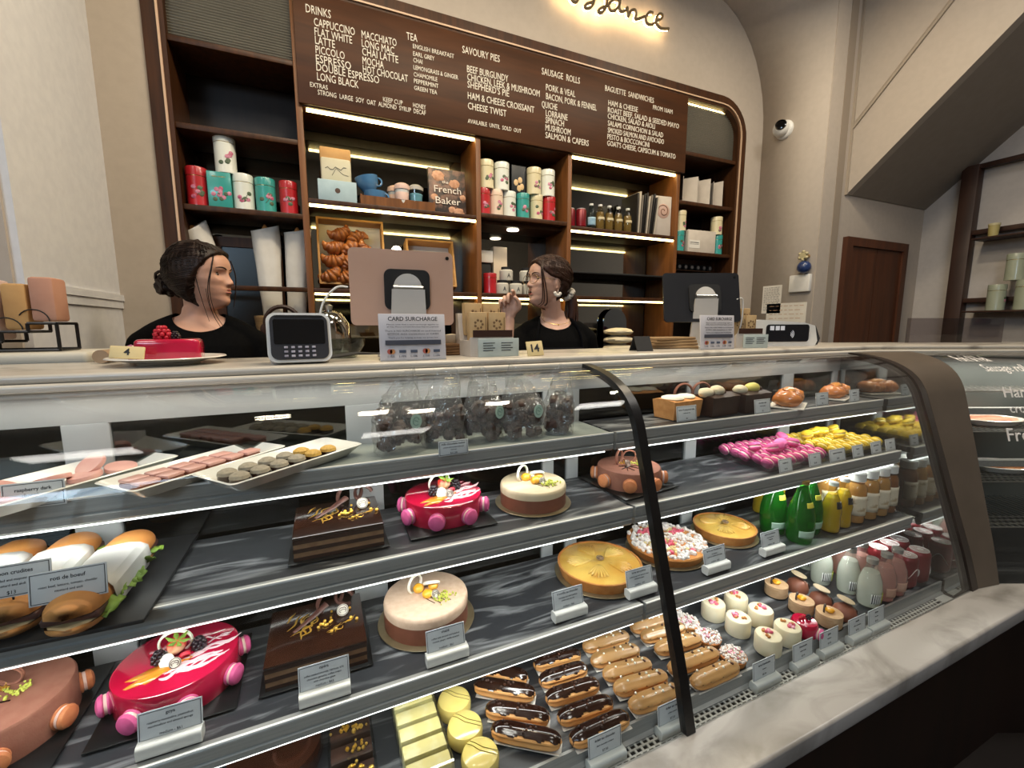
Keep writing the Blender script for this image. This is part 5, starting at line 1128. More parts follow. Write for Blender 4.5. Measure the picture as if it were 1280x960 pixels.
def keep(x, y, lid, body, label):
    t = thing('travel_cup', label, 'travel cup', (x, y, 2.011), 0, 'travel cups')
    MB().lathe([(.001, 0), (.026, 0), (.036, .09), (.001, .09)], 28).build('cup_body', body, t); MB().lathe([(.001, .088), (.039, .088), (.040, .098), (.037, .112), (.024, .120), (.001, .118)], 28).build('cup_lid', lid, t); MB().lathe([(.0312, .035), (.0345, .072), (.034, .073), (.030, .034)], 28).build('grip_band', lid, t)
keep(.405, 2.455, mat('peach_plastic', '#c9a48c', .5, '#d0ad96', scale=10), mat('smoked_white', '#b9b4a8', .4, '#c2bdb1', scale=10), 'peach-lidded travel cup at the back of the wooden tray')
keep(.432, 2.395, mat('pink_plastic', '#cfb0a4', .5, '#d6b8ad', scale=10), mat('milky_plastic', '#c9c9c6', .4, '#d0d0cd', scale=10), 'pink-lidded milky travel cup at the front of the wooden tray')
t = thing('glass_tumbler', 'clear lidded tumbler with a pale blue band in the wooden tray', 'travel cup', (.508, 2.42, 2.011)); MB().lathe([(.001, 0), (.030, 0), (.038, .10), (.035, .10), (.028, .004), (.001, .004)], 28).build('glass_body', clear('tumbler_glass', '#e4ecee', 1.5), t); MB().lathe([(.0305, .02), (.0365, .08), (.0355, .08), (.0295, .02)], 28).build('blue_band', mat('aqua_band', '#6fa4b4', .4, '#7fb0be', scale=9), t); MB().lathe([(.001, .099), (.040, .099), (.040, .115), (.022, .128), (.001, .128)], 28).build('cup_lid', mat('grey_lid', '#aeaaa2', .4), t)
t = thing('cook_book', 'cookbook with pastries on its dark cover standing face out', 'book', (.683, 2.42, 2.0025), rot=(-.10, 0, 0)); MB().rbox(-.103, .103, -.012, .012, 0, .245, .002).build('cover', mat('book_cover', '#2e2420', .5, '#8a6450', scale=22, detail=5, ramp=(.45, .7)), t)
m = MB(); random.seed(8)
for px, pz, s in ((-.05, .205, .035), (.04, .17, .03), (.06, .02, .028), (-.075, .09, .02), (.02, .03, .02), (.085, .10, .018)): m.ball((px, -.0122, pz), (s, .004, s * .8), 0, 14, 9, .3, int(s * 1000))
m.build('pastry_print', mat('pastry_print', '#a87858', .6, '#c99a7c', scale=50), t)
m = MB(); m.text('the', -.03, .165, .016, .035, -.018); m.text('French', -.075, .115, .036, .15, -.018); m.text('Baker', -.07, .055, .036, .14, -.018); m.build('title_lettering', mat('title_white', '#dcd2c6', .6), t)
def crate(x, y, z, w, d, h, tilt, label, cream=True):
    t = thing('wooden_crate', label, 'crate', (x, y, z), rot=(tilt, 0, 0)); m = MB(); th = .010
    m.box(-w, w, -th, 0, 0, h); m.box(-w, -w + th, -d, -th, 0, h); m.box(w - th, w, -d, -th, 0, h); m.box(-w + th, w - th, -d, -th, 0, th); m.box(-w + th, w - th, -d, -th, h - th, h); m.build('crate_box', mat('crate_wood', '#a8793e', .6, '#b98a4c', scale=4, detail=7, stretch=(1, 9, 9)), t)
    MB().box(-w + th, w - th, -.016, -.011, th, h - th).build('paper_liner', PAPERW, t); return t
crate(.178, 2.535, 1.600, .165, .09, .345, -.16, 'open wooden crate tilted toward the room and filled with croissants')
def croissant():
    t = thing('croissant', 'golden croissant piled in the tilted wooden crate', 'croissant'); m = MB(); N = 44
    pts = []; rr = []
    for i in range(N):
        a = (i / (N - 1) - .5) * 3.3; pts.append((.045 * math.sin(a), .045 * (1 - math.cos(a)) * .75, 0)); e = max(.05, 1 - abs(i / (N - 1) * 2 - 1) ** 1.6); rr.append(.027 * e * (.86 + .30 * abs(math.sin(i * .5))) + .003)
    m.tube(pts, rr, 14); m.build('dough', mat('croissant_crust', '#7a3f18', .45, '#a9662c', scale=18, detail=6, coat=.25, stretch=(1, 1, 1), ramp=(.35, .65)), t); return t
random.seed(31); c0 = croissant(); i = 0
for (px, pz) in ((.045, 1.655), (.12, 1.65), (.20, 1.655), (.27, 1.66), (.06, 1.73), (.14, 1.735), (.22, 1.73), (.07, 1.80), (.15, 1.81), (.225, 1.79), (.10, 1.87), (.175, 1.86)):
    o = c0 if i == 0 else dup(c0, (0, 0, 0)); o['group'] = 'croissants in the crate'; i += 1
    o.location = (px + .025, 2.458 + (pz - 1.65) * .18, pz); o.rotation_euler = (PI / 2 + random.uniform(-.35, .35), random.uniform(-.7, .7) + (PI if i % 3 == 0 else 0), random.uniform(-.4, .4)); o.scale = (1.1, 1.1, 1.1)
t = thing('glowing_bulb', 'small glowing round lamp bulb beside the croissant crate', 'lamp', (.400, 2.44, 1.5855)); MB().lathe([(.001, 0), (.03, 0), (.03, .01), (.012, .02), (.012, .185), (.001, .185)], 18).build('lamp_stem', BRASS, t); MB().ball((0, 0, .213), .026, 0, 18, 12).build('bulb', mat('bulb_glow', '#fff0cc', emis=12), t)
crate(.60, 2.535, 1.600, .135, .09, .27, -.25, 'second open wooden crate lying tilted behind the rose-gold tablet')
# third bay
for x, mt, lab, s, bx in ((.905, TINC, 'cream tea tin at the left end of the upper tin row in the middle bay', 11, (.888, TINR, 'red tea tin at the left end of the lower tin row in the middle bay')), (1.0, TINW, 'white tea tin of the upper row, second from the left in the middle bay', 12, (.966, TINP, 'blush tea tin of the lower row, second from the left in the middle bay')),
                          (1.205, TINC, 'cream tea tin of the upper row right of the dark book', 13, (1.047, TINW, 'white tea tin of the lower row beside the teal one in the middle bay')), (1.297, TINW, 'white tea tin at the right end of the upper row in the middle bay', 14, (1.134, TEAL, 'teal tea tin in the middle bay'))):
    tin(bx[0], 2.02, .0385, .142, bx[1], bx[2], s + 7); tin(x, 2.1625, .043, .150, mt, lab, s)
tin(1.222, 2.02, .0385, .142, TINC, 'cream tea tin of the lower row beside the right-hand red tin', 22); tin(1.308, 2.02, .0385, .142, TINR, 'red tea tin at the right end of the lower tin row in the middle bay', 23)
t = thing('dark_book', 'dark book with a cream pastry picture between the upper tins', 'book', (1.107, 2.42, 2.1625)); MB().rbox(-.045, .045, -.012, .012, 0, .155, .002).build('cover', mat('navy_cover', '#14171c', .5, '#1a1e24', scale=10), t); m = MB()
for px, pz in ((-.018, .06), (.008, .075), (.02, .04), (.002, .03)): m.ball((px, -.0125, pz), (.014, .003, .018), 0, 12, 8)
m.build('cover_print', mat('cover_cream', '#c9a878', .6, '#d8ba90', scale=40), t)
t = thing('tall_cream_box', 'tall cream carton at the back of the middle bay above the jars', 'box', (1.035, 2.55, 1.5855)); MB().rbox(-.045, .045, -.03, .03, 0, .29, .002).build('carton', mat('cream_carton', '#d3bfa4', .7, '#dac8ae', scale=10), t)
t = thing('white_box', 'small white box on a black stand left of the tall cream carton', 'box', (.935, 2.54, 1.5855)); MB().rbox(-.05, .035, -.03, .03, 0, .19, .003).build('black_stand', BLACKM, t); MB().rbox(-.03, .045, -.04, .02, .19, .26, .003).build('carton', PAPERW, t)
tin(.923, 1.585, .038, .115, TINR, 'short red tin on the lower shelf of the middle bay beside the white jars', 24, motif=False)
def jar(x, y, z, label):
    t = thing('white_jar', label, 'jar', (x, y, z), 0, 'white jars with black lids'); MB().lathe([(.001, 0), (.038, 0), (.040, .004), (.040, .055), (.034, .062), (.001, .062)], 26).build('jar_body', mat('jar_white', '#c9c4b6', .3, '#d0cbbe', scale=10), t); MB().lathe([(.001, .062), (.030, .062), (.030, .078), (.001, .078)], 24).build('jar_lid', BLACKM, t)
    m = MB(); m.text('A', 0, .016, .024, .018, -.0405, 0, .0015, 'C'); m.build('letter_label', INK, t)
for x, y, z, lab in ((.995, 2.40, 1.5855, 'white jar lettered A, leftmost of the front row of jars'), (1.083, 2.40, 1.5855, 'white jar lettered A, middle of the front row of jars'), (1.17, 2.40, 1.5855, 'white jar lettered A, rightmost of the front row behind her glasses'), (1.03, 2.42, 1.6645, 'white jar lettered A standing on top of the left jars'), (1.16, 2.42, 1.6645, 'white jar lettered A standing on top of the right jars')): jar(x, y, z, lab)
# fourth bay
def dcan(x, y, lab):
    t = thing('red_can', lab, 'can', (x, y, 2.0025), 0, 'red cans on the wall shelf'); MB().lathe([(.001, 0), (.024, 0), (.0325, .010), (.0325, .103), (.028, .112), (.001, .111)], 26).build('can_body', mat('can_red', '#8e0f1e'), t); MB().lathe([(.001, .111), (.028, .111), (.028, .115), (.001, .114)], 24).build('can_lid', mat('can_silver', '#c9c9c6'), t)
dcan(1.462, 2.42, 'red can half behind the bay divider on the wall shelf'); dcan(1.53, 2.40, 'red can beside the blue-labelled water bottle on the wall shelf')
SMB = [(.026, 0), (.028, .003), (.028, .075), (.024, .105), (.0125, .135), (.0115, .150)]
def water(): return bottle('mineral_water_bottle', SMB, None, '#c4d4cc', mat('white_cap', '#d8d8d4'), .012, [('blue_label', .02, .07, mat('blue_label', '#7aa0b8', .5, '#a9c0cc', scale=25), -170, -10, 0)])
t = water(); t.location = (1.605, 2.40, 2.0025); t['label'] = 'water bottle with a pale blue label beside the red cans on the wall shelf'
def tonic(): return bottle('tonic_bottle', SMB, clear('tonic', '#e6d8b4', 1.33, milk=.4, milkcol='#b8a470'), '#ece4d0', mat('white_cap', '#d8d8d4'), .012, [('neck_label', .06, .075, mat('cream_label', '#c9bc98', .5), -150, -30, 0)])
series(tonic, [(1.668, 2.395), (1.738, 2.395), (1.81, 2.395), (1.888, 2.40)], ['small amber drink bottle on the wall shelf, %s from the blue-labelled bottle' % q for q in ('first', 'second', 'third', 'fourth')], 'small amber bottles', z=2.0025)
random.seed(17)
for i in range(10):
    mt = (mat('spine_dark', '#1a1613', .5), mat('spine_pale', '#b5ab9c', .6), mat('spine_grey', '#6a635a', .6), mat('spine_black', '#0f0e0e', .5))[i % 4]; x = 1.945 + i * .0165
    o = MB().rbox(-.005, .005, -.085, .085, 0, .255 + .012 * math.sin(i * 2.1), .0015).build('magazine', mt, None, (x, 2.46, 2.0025), rot=(0, .03 + .012 * i, 0)); tag(o, 'upright magazine, %s in the row beside the white cake box' % ('first second third fourth fifth sixth seventh eighth ninth tenth'.split()[i]), 'magazine', 'upright magazines')
t = thing('cake_picture_box', 'white box printed with a swirled bun beside the magazines', 'box', (2.18, 2.41, 2.0025), -.12); MB().rbox(-.062, .062, -.02, .02, 0, .262, .002).build('carton', mat('box_grey', '#b4aaa0', .6, '#beb4aa', scale=12), t)
m = MB(); m.T = TR(0, -.0204, .165) @ Matrix.Rotation(PI / 2, 4, 'X'); m.lathe([(.001, 0), (.048, 0), (.046, .0015), (.001, .002)], 30, 1); m.tube([((.006 + .0042 * k * .5) * math.cos(k * .5), (.006 + .0042 * k * .5) * math.sin(k * .5), .002) for k in range(20)], .003, 6, 0); m.build('bun_print', [mat('bun_brown', '#7a5a44', .6), mat('bun_pale', '#b8988a', .6)], t)
t = thing('arched_mirror', 'small arch-topped mirror leaning at the back behind the right woman', 'mirror', (1.95, 2.58, 1.2205), rot=(-.03, 0, 0)); MB().exty([(-.10, 0), (.10, 0), (.10, .20)] + arc(0, .2, .1, 10, 170, 12) + [(-.10, .2)], -.006, .006).build('mirror_pane', mirror('mirror_pane', '#6f7478'), t)
for i, z in enumerate((1.2205, 1.276, 1.331)):
    t = thing('folded_linen', 'folded cream linen bundle, %s of the stack behind the right woman' % ('lowest', 'middle', 'topmost')[i], 'linen', (1.86, 2.42, z), .1 * i, 'folded linen bundles'); MB().ball((0, 0, .027), (.115, .08, .0265), 0, 24, 12, .12, i).build('cloth', mat('cream_linen', '#cfc2a4', .8, '#d8ccb0', scale=14, bump=.3, bscale=20), t)
# right bay
for i, (x, w) in enumerate(((2.415, .085), (2.545, .07), (2.68, .055))):
    t = thing('white_booklet', 'open white booklet standing on the top right shelf, %s' % ('leftmost of three', 'middle one of three', 'rightmost of three')[i], 'booklet', (x, 2.42, 2.2435), 0, 'open white booklets'); m = MB(); m.prism([(-w * .75, -.02), (-w * .70, -.02), (0, .05), (0, .056)], 0, .175); m.prism([(0, .05), (0, .056), (w * .75, -.03), (w * .70, -.03)], 0, .185); m.build('pages', mat('booklet_white', '#bfb5a8', .8, '#c8beb1', scale=20), t)
tin(2.345, 1.912, .036, .14, TEAL, 'teal tin at the left end of the right bay below a cream tin', 41); tin(2.355, 2.053, .036, .135, TINC, 'cream tin standing on the teal tin in the right bay', 42)
tin(2.715, 1.912, .036, .14, TEAL, 'teal tin at the right end of the right bay', 43); tin(2.70, 2.053, .04, .125, TINC, 'cream tin standing on the right-hand teal tin of the right bay', 44)
t = thing('card_box', 'white card box with a printed label between the teal tins', 'box', (2.53, 2.395, 1.9125), -.05); MB().rbox(-.125, .125, -.02, .02, 0, .155, .003).build('carton', mat('booklet_white', '#bfb5a8'), t); MB().box(-.115, -.02, -.022, -.0201, .03, .085).build('paper_label', PAPERW, t); m = MB(); m.box(-.108, -.03, -.0226, -.0221, .066, .07); m.box(-.108, -.03, -.0226, -.0221, .056, .058); m.build('label_print', INK, t)
t = thing('spice_rack', 'dark wooden rack holding two rows of round-lidded jars', 'rack', (2.53, 2.50, 1.5855)); m = MB(); m.box(-.22, .22, .02, .03, 0, .30); 
for z in (.135, .215): m.box(-.22, .22, -.05, .02, z - .006, z)
m.box(-.22, -.21, -.05, .02, 0, .30); m.box(.21, .22, -.05, .02, 0, .30); m.build('rack_frame', WALNUT, t)
def spice():
    t = thing('spice_jar', 'x', 'jar'); m = MB(); m.T = Matrix.Rotation(PI / 2, 4, 'X'); m.lathe([(.001, -.03), (.022, -.03), (.022, .03), (.001, .03)], 20); m.build('jar_body', BLACKM, t); m = MB(); m.T = Matrix.Rotation(PI / 2, 4, 'X'); m.lathe([(.001, .03), (.012, .03), (.012, .032), (.001, .032)], 16); m.build('lid_dot', mat('lid_grey', '#8f8a84', .5), t); return t
series(spice, [(2.53 - .18 + .06 * i, 2.485, 1.5855 + z + .0225) for z in (.215, .135) for i in range(7)], 'small dark jar with a grey lid dot lying in the spice rack', 'spice jars', z=None)

# ================================================================ SIDE WALL AND LADDER SHELF
def on_wall(name, y0, y1, z0, z1, mt, label, cat, lines=0, head=None, orange=False):
    t = thing(name, label, cat, (3.041, (y0 + y1) / 2, z0), -PI / 2); w = abs(y1 - y0); h = z1 - z0
    MB().box(-w / 2, w / 2, -.002, .0, 0, h).build('paper_sheet', mt, t); m = MB(); random.seed(int(h * 1000))
    for k in range(lines):
        zz = h * (.92 - .86 * k / lines); x = -w * .42
        while x < w * .36: l = random.uniform(.04, .14) * w; m.box(x, min(x + l, w * .43), -.0028, -.002, zz, zz + h * .012); x += l + w * .04
    m.build('printed_text', INK if not orange else mat('orange_ink', '#b08a6a', .8), t)
on_wall('notice_sheet', 2.255, 2.11, 1.485, 1.685, PAPERW, 'printed white notice sheet on the side wall', 'notice', 16)
on_wall('paper_poster', 2.215, 1.925, 1.285, 1.555, PAPERW, 'pale poster with tan print low on the side wall behind the white terminal', 'poster', 8, orange=True)
t = thing('alarm_box', 'white plastic wall box on the side wall below the blue ball', 'wall box', (3.042, 1.975, 1.625), -PI / 2); MB().rbox(-.07, .07, -.03, 0, 0, .115, .006).build('casing', WHITE, t)
t = thing('pipe_valve', 'cream knobbed valve on the side wall above the blue ball', 'valve', (3.042, 1.945, 1.86), rot=(0, -PI / 2, 0)); MB().lathe([(.001, 0), (.014, 0), (.014, .05), (.001, .05)], 16).build('valve_pipe', BRASS, t); m = MB()
for k in range(6): m.ball((.026 * math.cos(k * PI / 3), .026 * math.sin(k * PI / 3), .052), .011, 0, 10, 7)
m.lathe([(.001, .044), (.022, .044), (.022, .06), (.001, .06)], 18); m.build('valve_wheel', mat('valve_cream', '#b5ab86', .5), t)
t = thing('blue_ball', 'dark blue round ball fixed to the side wall', 'ball', (3.0, 1.94, 1.785)); MB().ball((0, 0, 0), .042, 0, 20, 14).build('ball', mat('deep_blue', '#1c2f5a', .3, '#24396a', scale=10, coat=.4), t)
t = thing('ladder_shelf', 'dark timber ladder shelf against the pale right-hand wall', 'shelf', (4.22, 1.2, 0)); LW = mat('ladder_wood', '#2f1a12', .5, '#3d2418', scale=2, detail=7, stretch=(9, 9, 1))
for y in (.43, -.55): MB().rbox(.0, .08, y - .045, y + .045, 0, 2.50, .004).build('post', LW, t)
for z in (2.49, 2.045, 1.575): MB().rbox(.02, .075, -.55, .43, z - .02, z + .012, .003).build('rail', LW, t)
for z in (1.985, 1.495): MB().rbox(-.10, .075, -.55, .34, z - .012, z, .003).build('shelf', LW, t)
for y, z, r, h, lab in ((1.40, 1.495, .045, .17, 'pale green tin on the ladder shelf, left of the pair below'), (1.265, 1.495, .05, .19, 'pale green tin on the ladder shelf, right of the pair below'), (1.33, 1.687, .046, .17, 'pale green tin stacked on top of the other two on the ladder shelf')):
    tin(4.185, z, r, h, mat('sage_enamel', '#9aa08a', .3, '#a4aa95', scale=10, coat=.3), lab, 51, 'tins on the ladder shelf', y)
t = thing('small_tub', 'small yellowish tub on the upper ladder shelf', 'tub', (4.19, 1.46, 1.9855)); MB().lathe([(.001, 0), (.024, 0), (.028, .075), (.001, .075)], 20).build('tub_body', mat('tub_yellow', '#a89a60', .5, '#b3a56c', scale=10), t); MB().lathe([(.001, .075), (.03, .075), (.03, .088), (.001, .088)], 20).build('tub_lid', mat('tub_lid', '#c0b68c', .5), t)
t = thing('clear_screen', 'clear acrylic guard standing on the far end of the worktop', 'screen', (2.83, 1.10, 1.3125), -CORNER); MB().rbox(-.20, .27, -.004, .004, 0, .12, .001).build('acrylic_sheet', clear('guard_acrylic', '#d6d2d4', 1.6), t)
t = thing('black_bin', 'black counter box with a white card at the right edge of the worktop', 'box', (3.13, .80, 1.3125), -CORNER); MB().rbox(-.07, .07, -.06, .06, 0, .11, .004).build('box_body', BLACKM, t); MB().box(-.04, .06, -.063, -.0605, .01, .085).build('white_card', PAPERW, t); MB().ball((.01, 0, .14), (.05, .04, .045), 0, 14, 10, .4, 3).build('purple_wrapper', mat('purple_foil', '#3a3058', .3, '#8a3a44', scale=14, metal=.3), t)

# ================================================================ ON THE WORKTOP
def sign_card(x, y, w, h, label):
    t = thing('surcharge_sign', label, 'sign', (x, y, ZC), 0); MB().rbox(-w / 2, w / 2, -.002, .002, 0, h, .001).build('sign_card', mat('sign_lilac', '#c6c3c8', .6, '#cdcacf', scale=12), t, rot=(-.08, 0, 0)); MB().box(-w / 2, w / 2, -.004, .05, 0, .003).build('acrylic_foot', ACRY, t)
    o = t.children[0]; m = MB()
    m.text('CARD SURCHARGE', 0, h * .85, h * .085, w * .74, -.0025, 0, .0006, 'C', .015)
    for k, (s_, f_) in enumerate((('Please note that a card surcharge applies to', .76), ('all Visa, Mastercard and American Express payments', .71))): m.text(s_, 0, h * f_, h * .026, w * .78, -.0025, 0, .0005, 'C')
    m.text('There is NO SURCHARGE on card inserted', 0, h * .62, h * .035, w * .84, -.0025, 0, .0005, 'C'); m.text('EFTPOS debit transactions or CASH', 0, h * .555, h * .035, w * .76, -.0025, 0, .0005, 'C'); m.text('Thank you for helping us keep our prices low', 0, h * .48, h * .026, w * .75, -.0025, 0, .0005, 'C')
    m.build('sign_text', INK, o)
    MB().box(-w * .42, w * .42, -.0032, -.0024, h * .34, h * .44).build('dark_band', mat('band_slate', '#4a4b56', .6), o)
    m = MB()
    for k, px in enumerate((-.34, -.17, 0, .19, .35)):
        if k in (0, 3):
            for dx, mi in ((-.012, 0), (.012, 1)): m.T = TR(w * px + dx * w * 1.6, -.0028, h * .20) @ Matrix.Rotation(PI / 2, 4, 'X'); m.lathe([(.001, 0), (h * .055, 0), (h * .055, .0004), (.001, .0004)], 16, mi)
            m.T = Matrix.Identity(4)
        else: m.box(w * (px - .05), w * (px + .05), -.0032, -.0024, h * .17, h * .23, 2)
        m.text('1.15%', w * px, h * .075, h * .04, w * .10, -.0025, 2, .0005, 'C')
    m.build('payment_marks', [mat('mark_red', '#b0584c', .6), mat('mark_orange', '#c98a58', .6), mat('mark_slate', '#4a5468', .6)], o)
sign_card(.218, 1.118, .168, .118, 'white CARD SURCHARGE sign in front of the rose-gold tablet')
sign_card(1.335, 1.155, .17, .124, 'white CARD SURCHARGE sign in front of the black tablet')
def tablet(x, y, z, w, h, rz, tilt, body, label, name='tablet', arm=.11):
    t = thing(name, label, 'tablet', (x, y, ZC), rz)
    o = MB().exty(rrect(-w / 2, w / 2, -h / 2, h / 2, .014, 5), -.004, .004).build('tablet_body', body, t, (0, 0, z), rot=(tilt, 0, 0))
    MB().exty(rrect(-w / 2 + .012, w / 2 - .012, -h / 2 + .012, h / 2 - .012, .004, 3), .0041, .0046).build('screen', mat('screen_black', '#0a0c10', .08), o)
    MB().exty(rrect(-.062, .062, -.055, .055, .018, 5), -.012, -.0041).build('mount_plate', BLACKM, o, (.01, 0, -.005))
    MB().exty(arc(0, 0, .038, 0, 180, 16), -.020, -.0121).build('hinge_disc', mat('stand_silver', '#cfcbc5', .4, '#d4d0ca', metal=.1, scale=8), o, (.01, 0, .0))
    m = MB(); m.T = Matrix.Rotation(PI / 2, 4, 'Y'); m.lathe([(.001, -.04), (.008, -.04), (.008, .04), (.001, .04)], 14); m.build('hinge_barrel', STEEL, o, (.01, -.022, -.002))
    m = MB(); m.T = TR(w / 2 - .016, -.0042, h / 2 - .016) @ Matrix.Rotation(PI / 2, 4, 'X'); m.lathe([(.001, 0), (.005, 0), (.005, .0012), (.001, .0012)], 14); m.build('camera_lens', BLACK, o)
    q = MB(); q.add([(-.034, -.030, z - .005), (.054, -.030, z - .005), (.064, -.012, .008), (-.044, -.012, .008), (-.034, -.022, z - .005), (.054, -.022, z - .005), (.064, -.004, .008), (-.044, -.004, .008)], [(0, 3, 2, 1), (4, 5, 6, 7), (0, 1, 5, 4), (1, 2, 6, 5), (2, 3, 7, 6), (3, 0, 4, 7)]); q.build('stand_arm', mat('stand_silver', '#cfcbc5', .4, '#d4d0ca', metal=.1, scale=8), t)
    MB().rbox(-.07, .09, -.03, .11, 0, .008, .003).build('stand_foot', mat('stand_silver', '#b9b4ae'), t); return t
tablet(.220, 1.25, .192, .282, .205, -.03, -.0, mat('rose_gold', '#cba48e', .4, '#d1ac98', metal=.2, scale=6), 'rose-gold tablet on a silver stand seen from behind')
tablet(1.375, 1.28, .195, .30, .195, -.40, -.22, mat('space_grey', '#26272b', .35, '#2c2d32', metal=.4, scale=6), 'black tablet on a silver stand seen from behind')
for pts, lab in (([(.075, 1.253, 1.503), (.045, 1.25, 1.50), (.012, 1.25, 1.46), (.0, 1.25, 1.40), (.005, 1.26, 1.33), (.02, 1.28, 1.317)], 'white charging cable curving down from the rose-gold tablet'), ([(1.50, 1.222, 1.50), (1.525, 1.22, 1.505), (1.535, 1.22, 1.48), (1.53, 1.22, 1.40), (1.52, 1.24, 1.32)], 'white charging cable beside the black tablet')):
    m = MB(); m.tube(spline(pts, 6), .0028, 8); tag(m.build('charging_cable', WHITE), lab, 'cable')
def terminal(x, y, rz, label, w=.135, h=.115):
    t = thing('card_terminal', label, 'card terminal', (x, y, ZC), rz)
    R_ = (-.20, 0, 0)
    def pl(x0, x1, z0, z1, r): return rrect(x0, x1, z0, z1, r, 5)
    o = MB().exty(pl(-w / 2, w / 2, 0, h, .020), -.012, .058).build('white_casing', WHITE, t, (0, -.03, .003), rot=R_)
    f = MB().exty(pl(-w / 2 + .007, w / 2 - .007, .006, h - .006, .016), -.016, -.0122).build('dark_face', mat('terminal_dark', '#2a2a2e', .35, '#313136', scale=20), t, (0, -.03, .003), rot=R_)
    MB().exty(pl(-w / 2 + .014, w / 2 - .014, h * .36, h * .86, .004), -.0172, -.0162).build('screen', mat('screen_black', '#0a0c10'), f)
    MB().exty(pl(-.05, .05, h * .90, h * .935, .002), -.0170, -.0162).build('card_slot', BLACK, f)
    for i in range(5):
        for j in range(3): MB().rbox(-.034 + i * .0145, -.026 + i * .0145, -.0178, -.0160, h * .10 + j * .010, h * .10 + .005 + j * .010, .0005).build('keypad_key', mat('key_light', '#8a8694', .5, '#b8b4c0', scale=90), f)
    return t
terminal(-.045, 1.155, .06, 'white card terminal with a dark keypad face beside the left woman')
t = thing('card_printer', 'white rounded card reader with a dark screen beside the side wall', 'card terminal', (1.80, 1.27, ZC), -.30)
MB().exty([(-.17, 0), (.155, 0), (.165, .02), (.15, .085), (.10, .098), (-.10, .11), (-.17, .10)], -.05, .06).build('white_casing', WHITE, t, smooth=30); MB().exty([(.10, .0), (.185, .004), (.195, .03), (.17, .085), (.12, .09)], -.03, .05).build('dark_side', mat('terminal_dark', '#2a2a2e'), t)
MB().exty(rrect(-.075, .12, .018, .09, .012, 4), -.054, -.0502).build('screen', mat('screen_navy', '#16181f', .15), t); m = MB()
for r_ in (.008, .014, .02): m.tube([(.03 + x_, -.0548, .05 + z_) for x_, z_ in arc(0, 0, r_, -50, 50, 8)], .0012, 5)
for px in (-.06, -.035, -.012): m.box(px, px + .018, -.0552, -.0545, .066, .084)
m.build('screen_marks', mat('screen_white', '#c9ccd4', .5, emis=.2), t)
def gift(x, y, rz, label, w=.125):
    t = thing('gift_card_stand', label, 'card stand', (x, y, ZC), rz)
    MB().extx([(-.06, 0), (.06, 0), (.06, .125), (.045, .125), (.025, .045), (-.045, .045), (-.06, .055)], -w / 2 - .008, w / 2 + .004).build('stand_box', mat('stand_white', '#bdb4ab', .6, '#c6bdb4', scale=15), t, smooth=20)
    MB().box(-w / 2, w / 2, -.0615, -.0602, .055, .075).build('brown_strip', mat('brown_strip', '#3a1f16', .5), t)
    KR = mat('kraft_card', '#b59668', .7, '#c0a276', scale=30); m2 = None
    for k, (yy, zz) in enumerate(((.028, .060), (-.012, .032))):
        for s_ in (-1, 1):
            o = MB().rbox(s_ * w * .24 - w * .22, s_ * w * .24 + w * .22, yy - .014, yy + .012, zz, zz + .095, .002).build('kraft_cards', KR, t)
            m = MB(); 
            for (cx, cz) in arc(0, 0, .012, 0, 360, 7)[:-1]: m.ball((s_ * w * .24 + cx, yy - .0145, zz + .06 + cz), (.004, .0008, .004), 0, 6, 4)
            m.box(s_ * w * .24 + w * .17, s_ * w * .24 + w * .185, yy - .0148, yy - .014, zz + .02, zz + .08); m.build('card_print', mat('kraft_print', '#7a6040', .7), o)
    o = MB().rbox(-w * .46, w * .56, -.088, -.084, 0, .052, .001).build('front_leaflet', mat('leaflet', '#a9b5b2', .6, '#b2bdba', scale=12), t); m = MB()
    for s_ in (-.2, .25):
        for k in range(4): m.box(w * s_ - .018, w * s_ + .018 - .006 * (k % 2), -.0892, -.0882, .038 - k * .007, .040 - k * .007)
    m.build('leaflet_text', INK, o); return t
gift(.455, 1.235, .05, 'tiered stand of kraft gift cards left of the right woman'); gift(1.565, 1.245, -.3, 'tiered stand of kraft gift cards beside the white card reader', .10)
def number_card(x, y, z, w, h, txt, rz, tilt, label, roll=0):
    t = thing('number_card', label, 'number card', (x, y, z), rot=(tilt, roll, rz)); MB().rbox(-w / 2, w / 2, -.003, .003, 0, h, .002).build('wood_card', mat('pale_wood', '#d6c290', .55, '#cdb883', scale=4, stretch=(1, 8, 12)), t); m = MB(); m.text(txt, 0, h * .28, h * .5, None, -.0035, 0, .001, 'C', .02); m.build('number', INK, t)
number_card(-.385, 1.19, 1.331, .060, .028, '4', .0, -.35, 'cream number card 4 leaning on the plate of red cake', .08)
number_card(.574, 1.128, ZC, .052, .044, '14', -.0, -.3, 'cream number card 14 beside the grey leaflet', -.05)
t = thing('cake_plate', 'white plate under the red cake slice', 'plate', (-.33, 1.265, ZC)); MB().lathe([(.001, 0), (.06, 0), (.062, .004), (.115, .016), (.113, .018), (.06, .007), (.001, .006)], 48).build('plate', PORC, t)
t = thing('red_cake_slice', 'glossy red cake portion with a raspberry on the white plate', 'cake', (-.325, 1.265, ZC + .0065), .05); MB().rbox(-.062, .062, -.032, .032, 0, .052, .010, n=3).build('glazed_body', RED, t, smooth=60); d_berry(t, (-.012, -.004, .062), .014, REDB, 'raspberry'); d_berry(t, (.012, -.002, .058), .008); d_macaron(.019, mat('mauve_macaron', '#a86a90', .6), t, (-.066, -.006, .021), (0, PI / 2, 0))
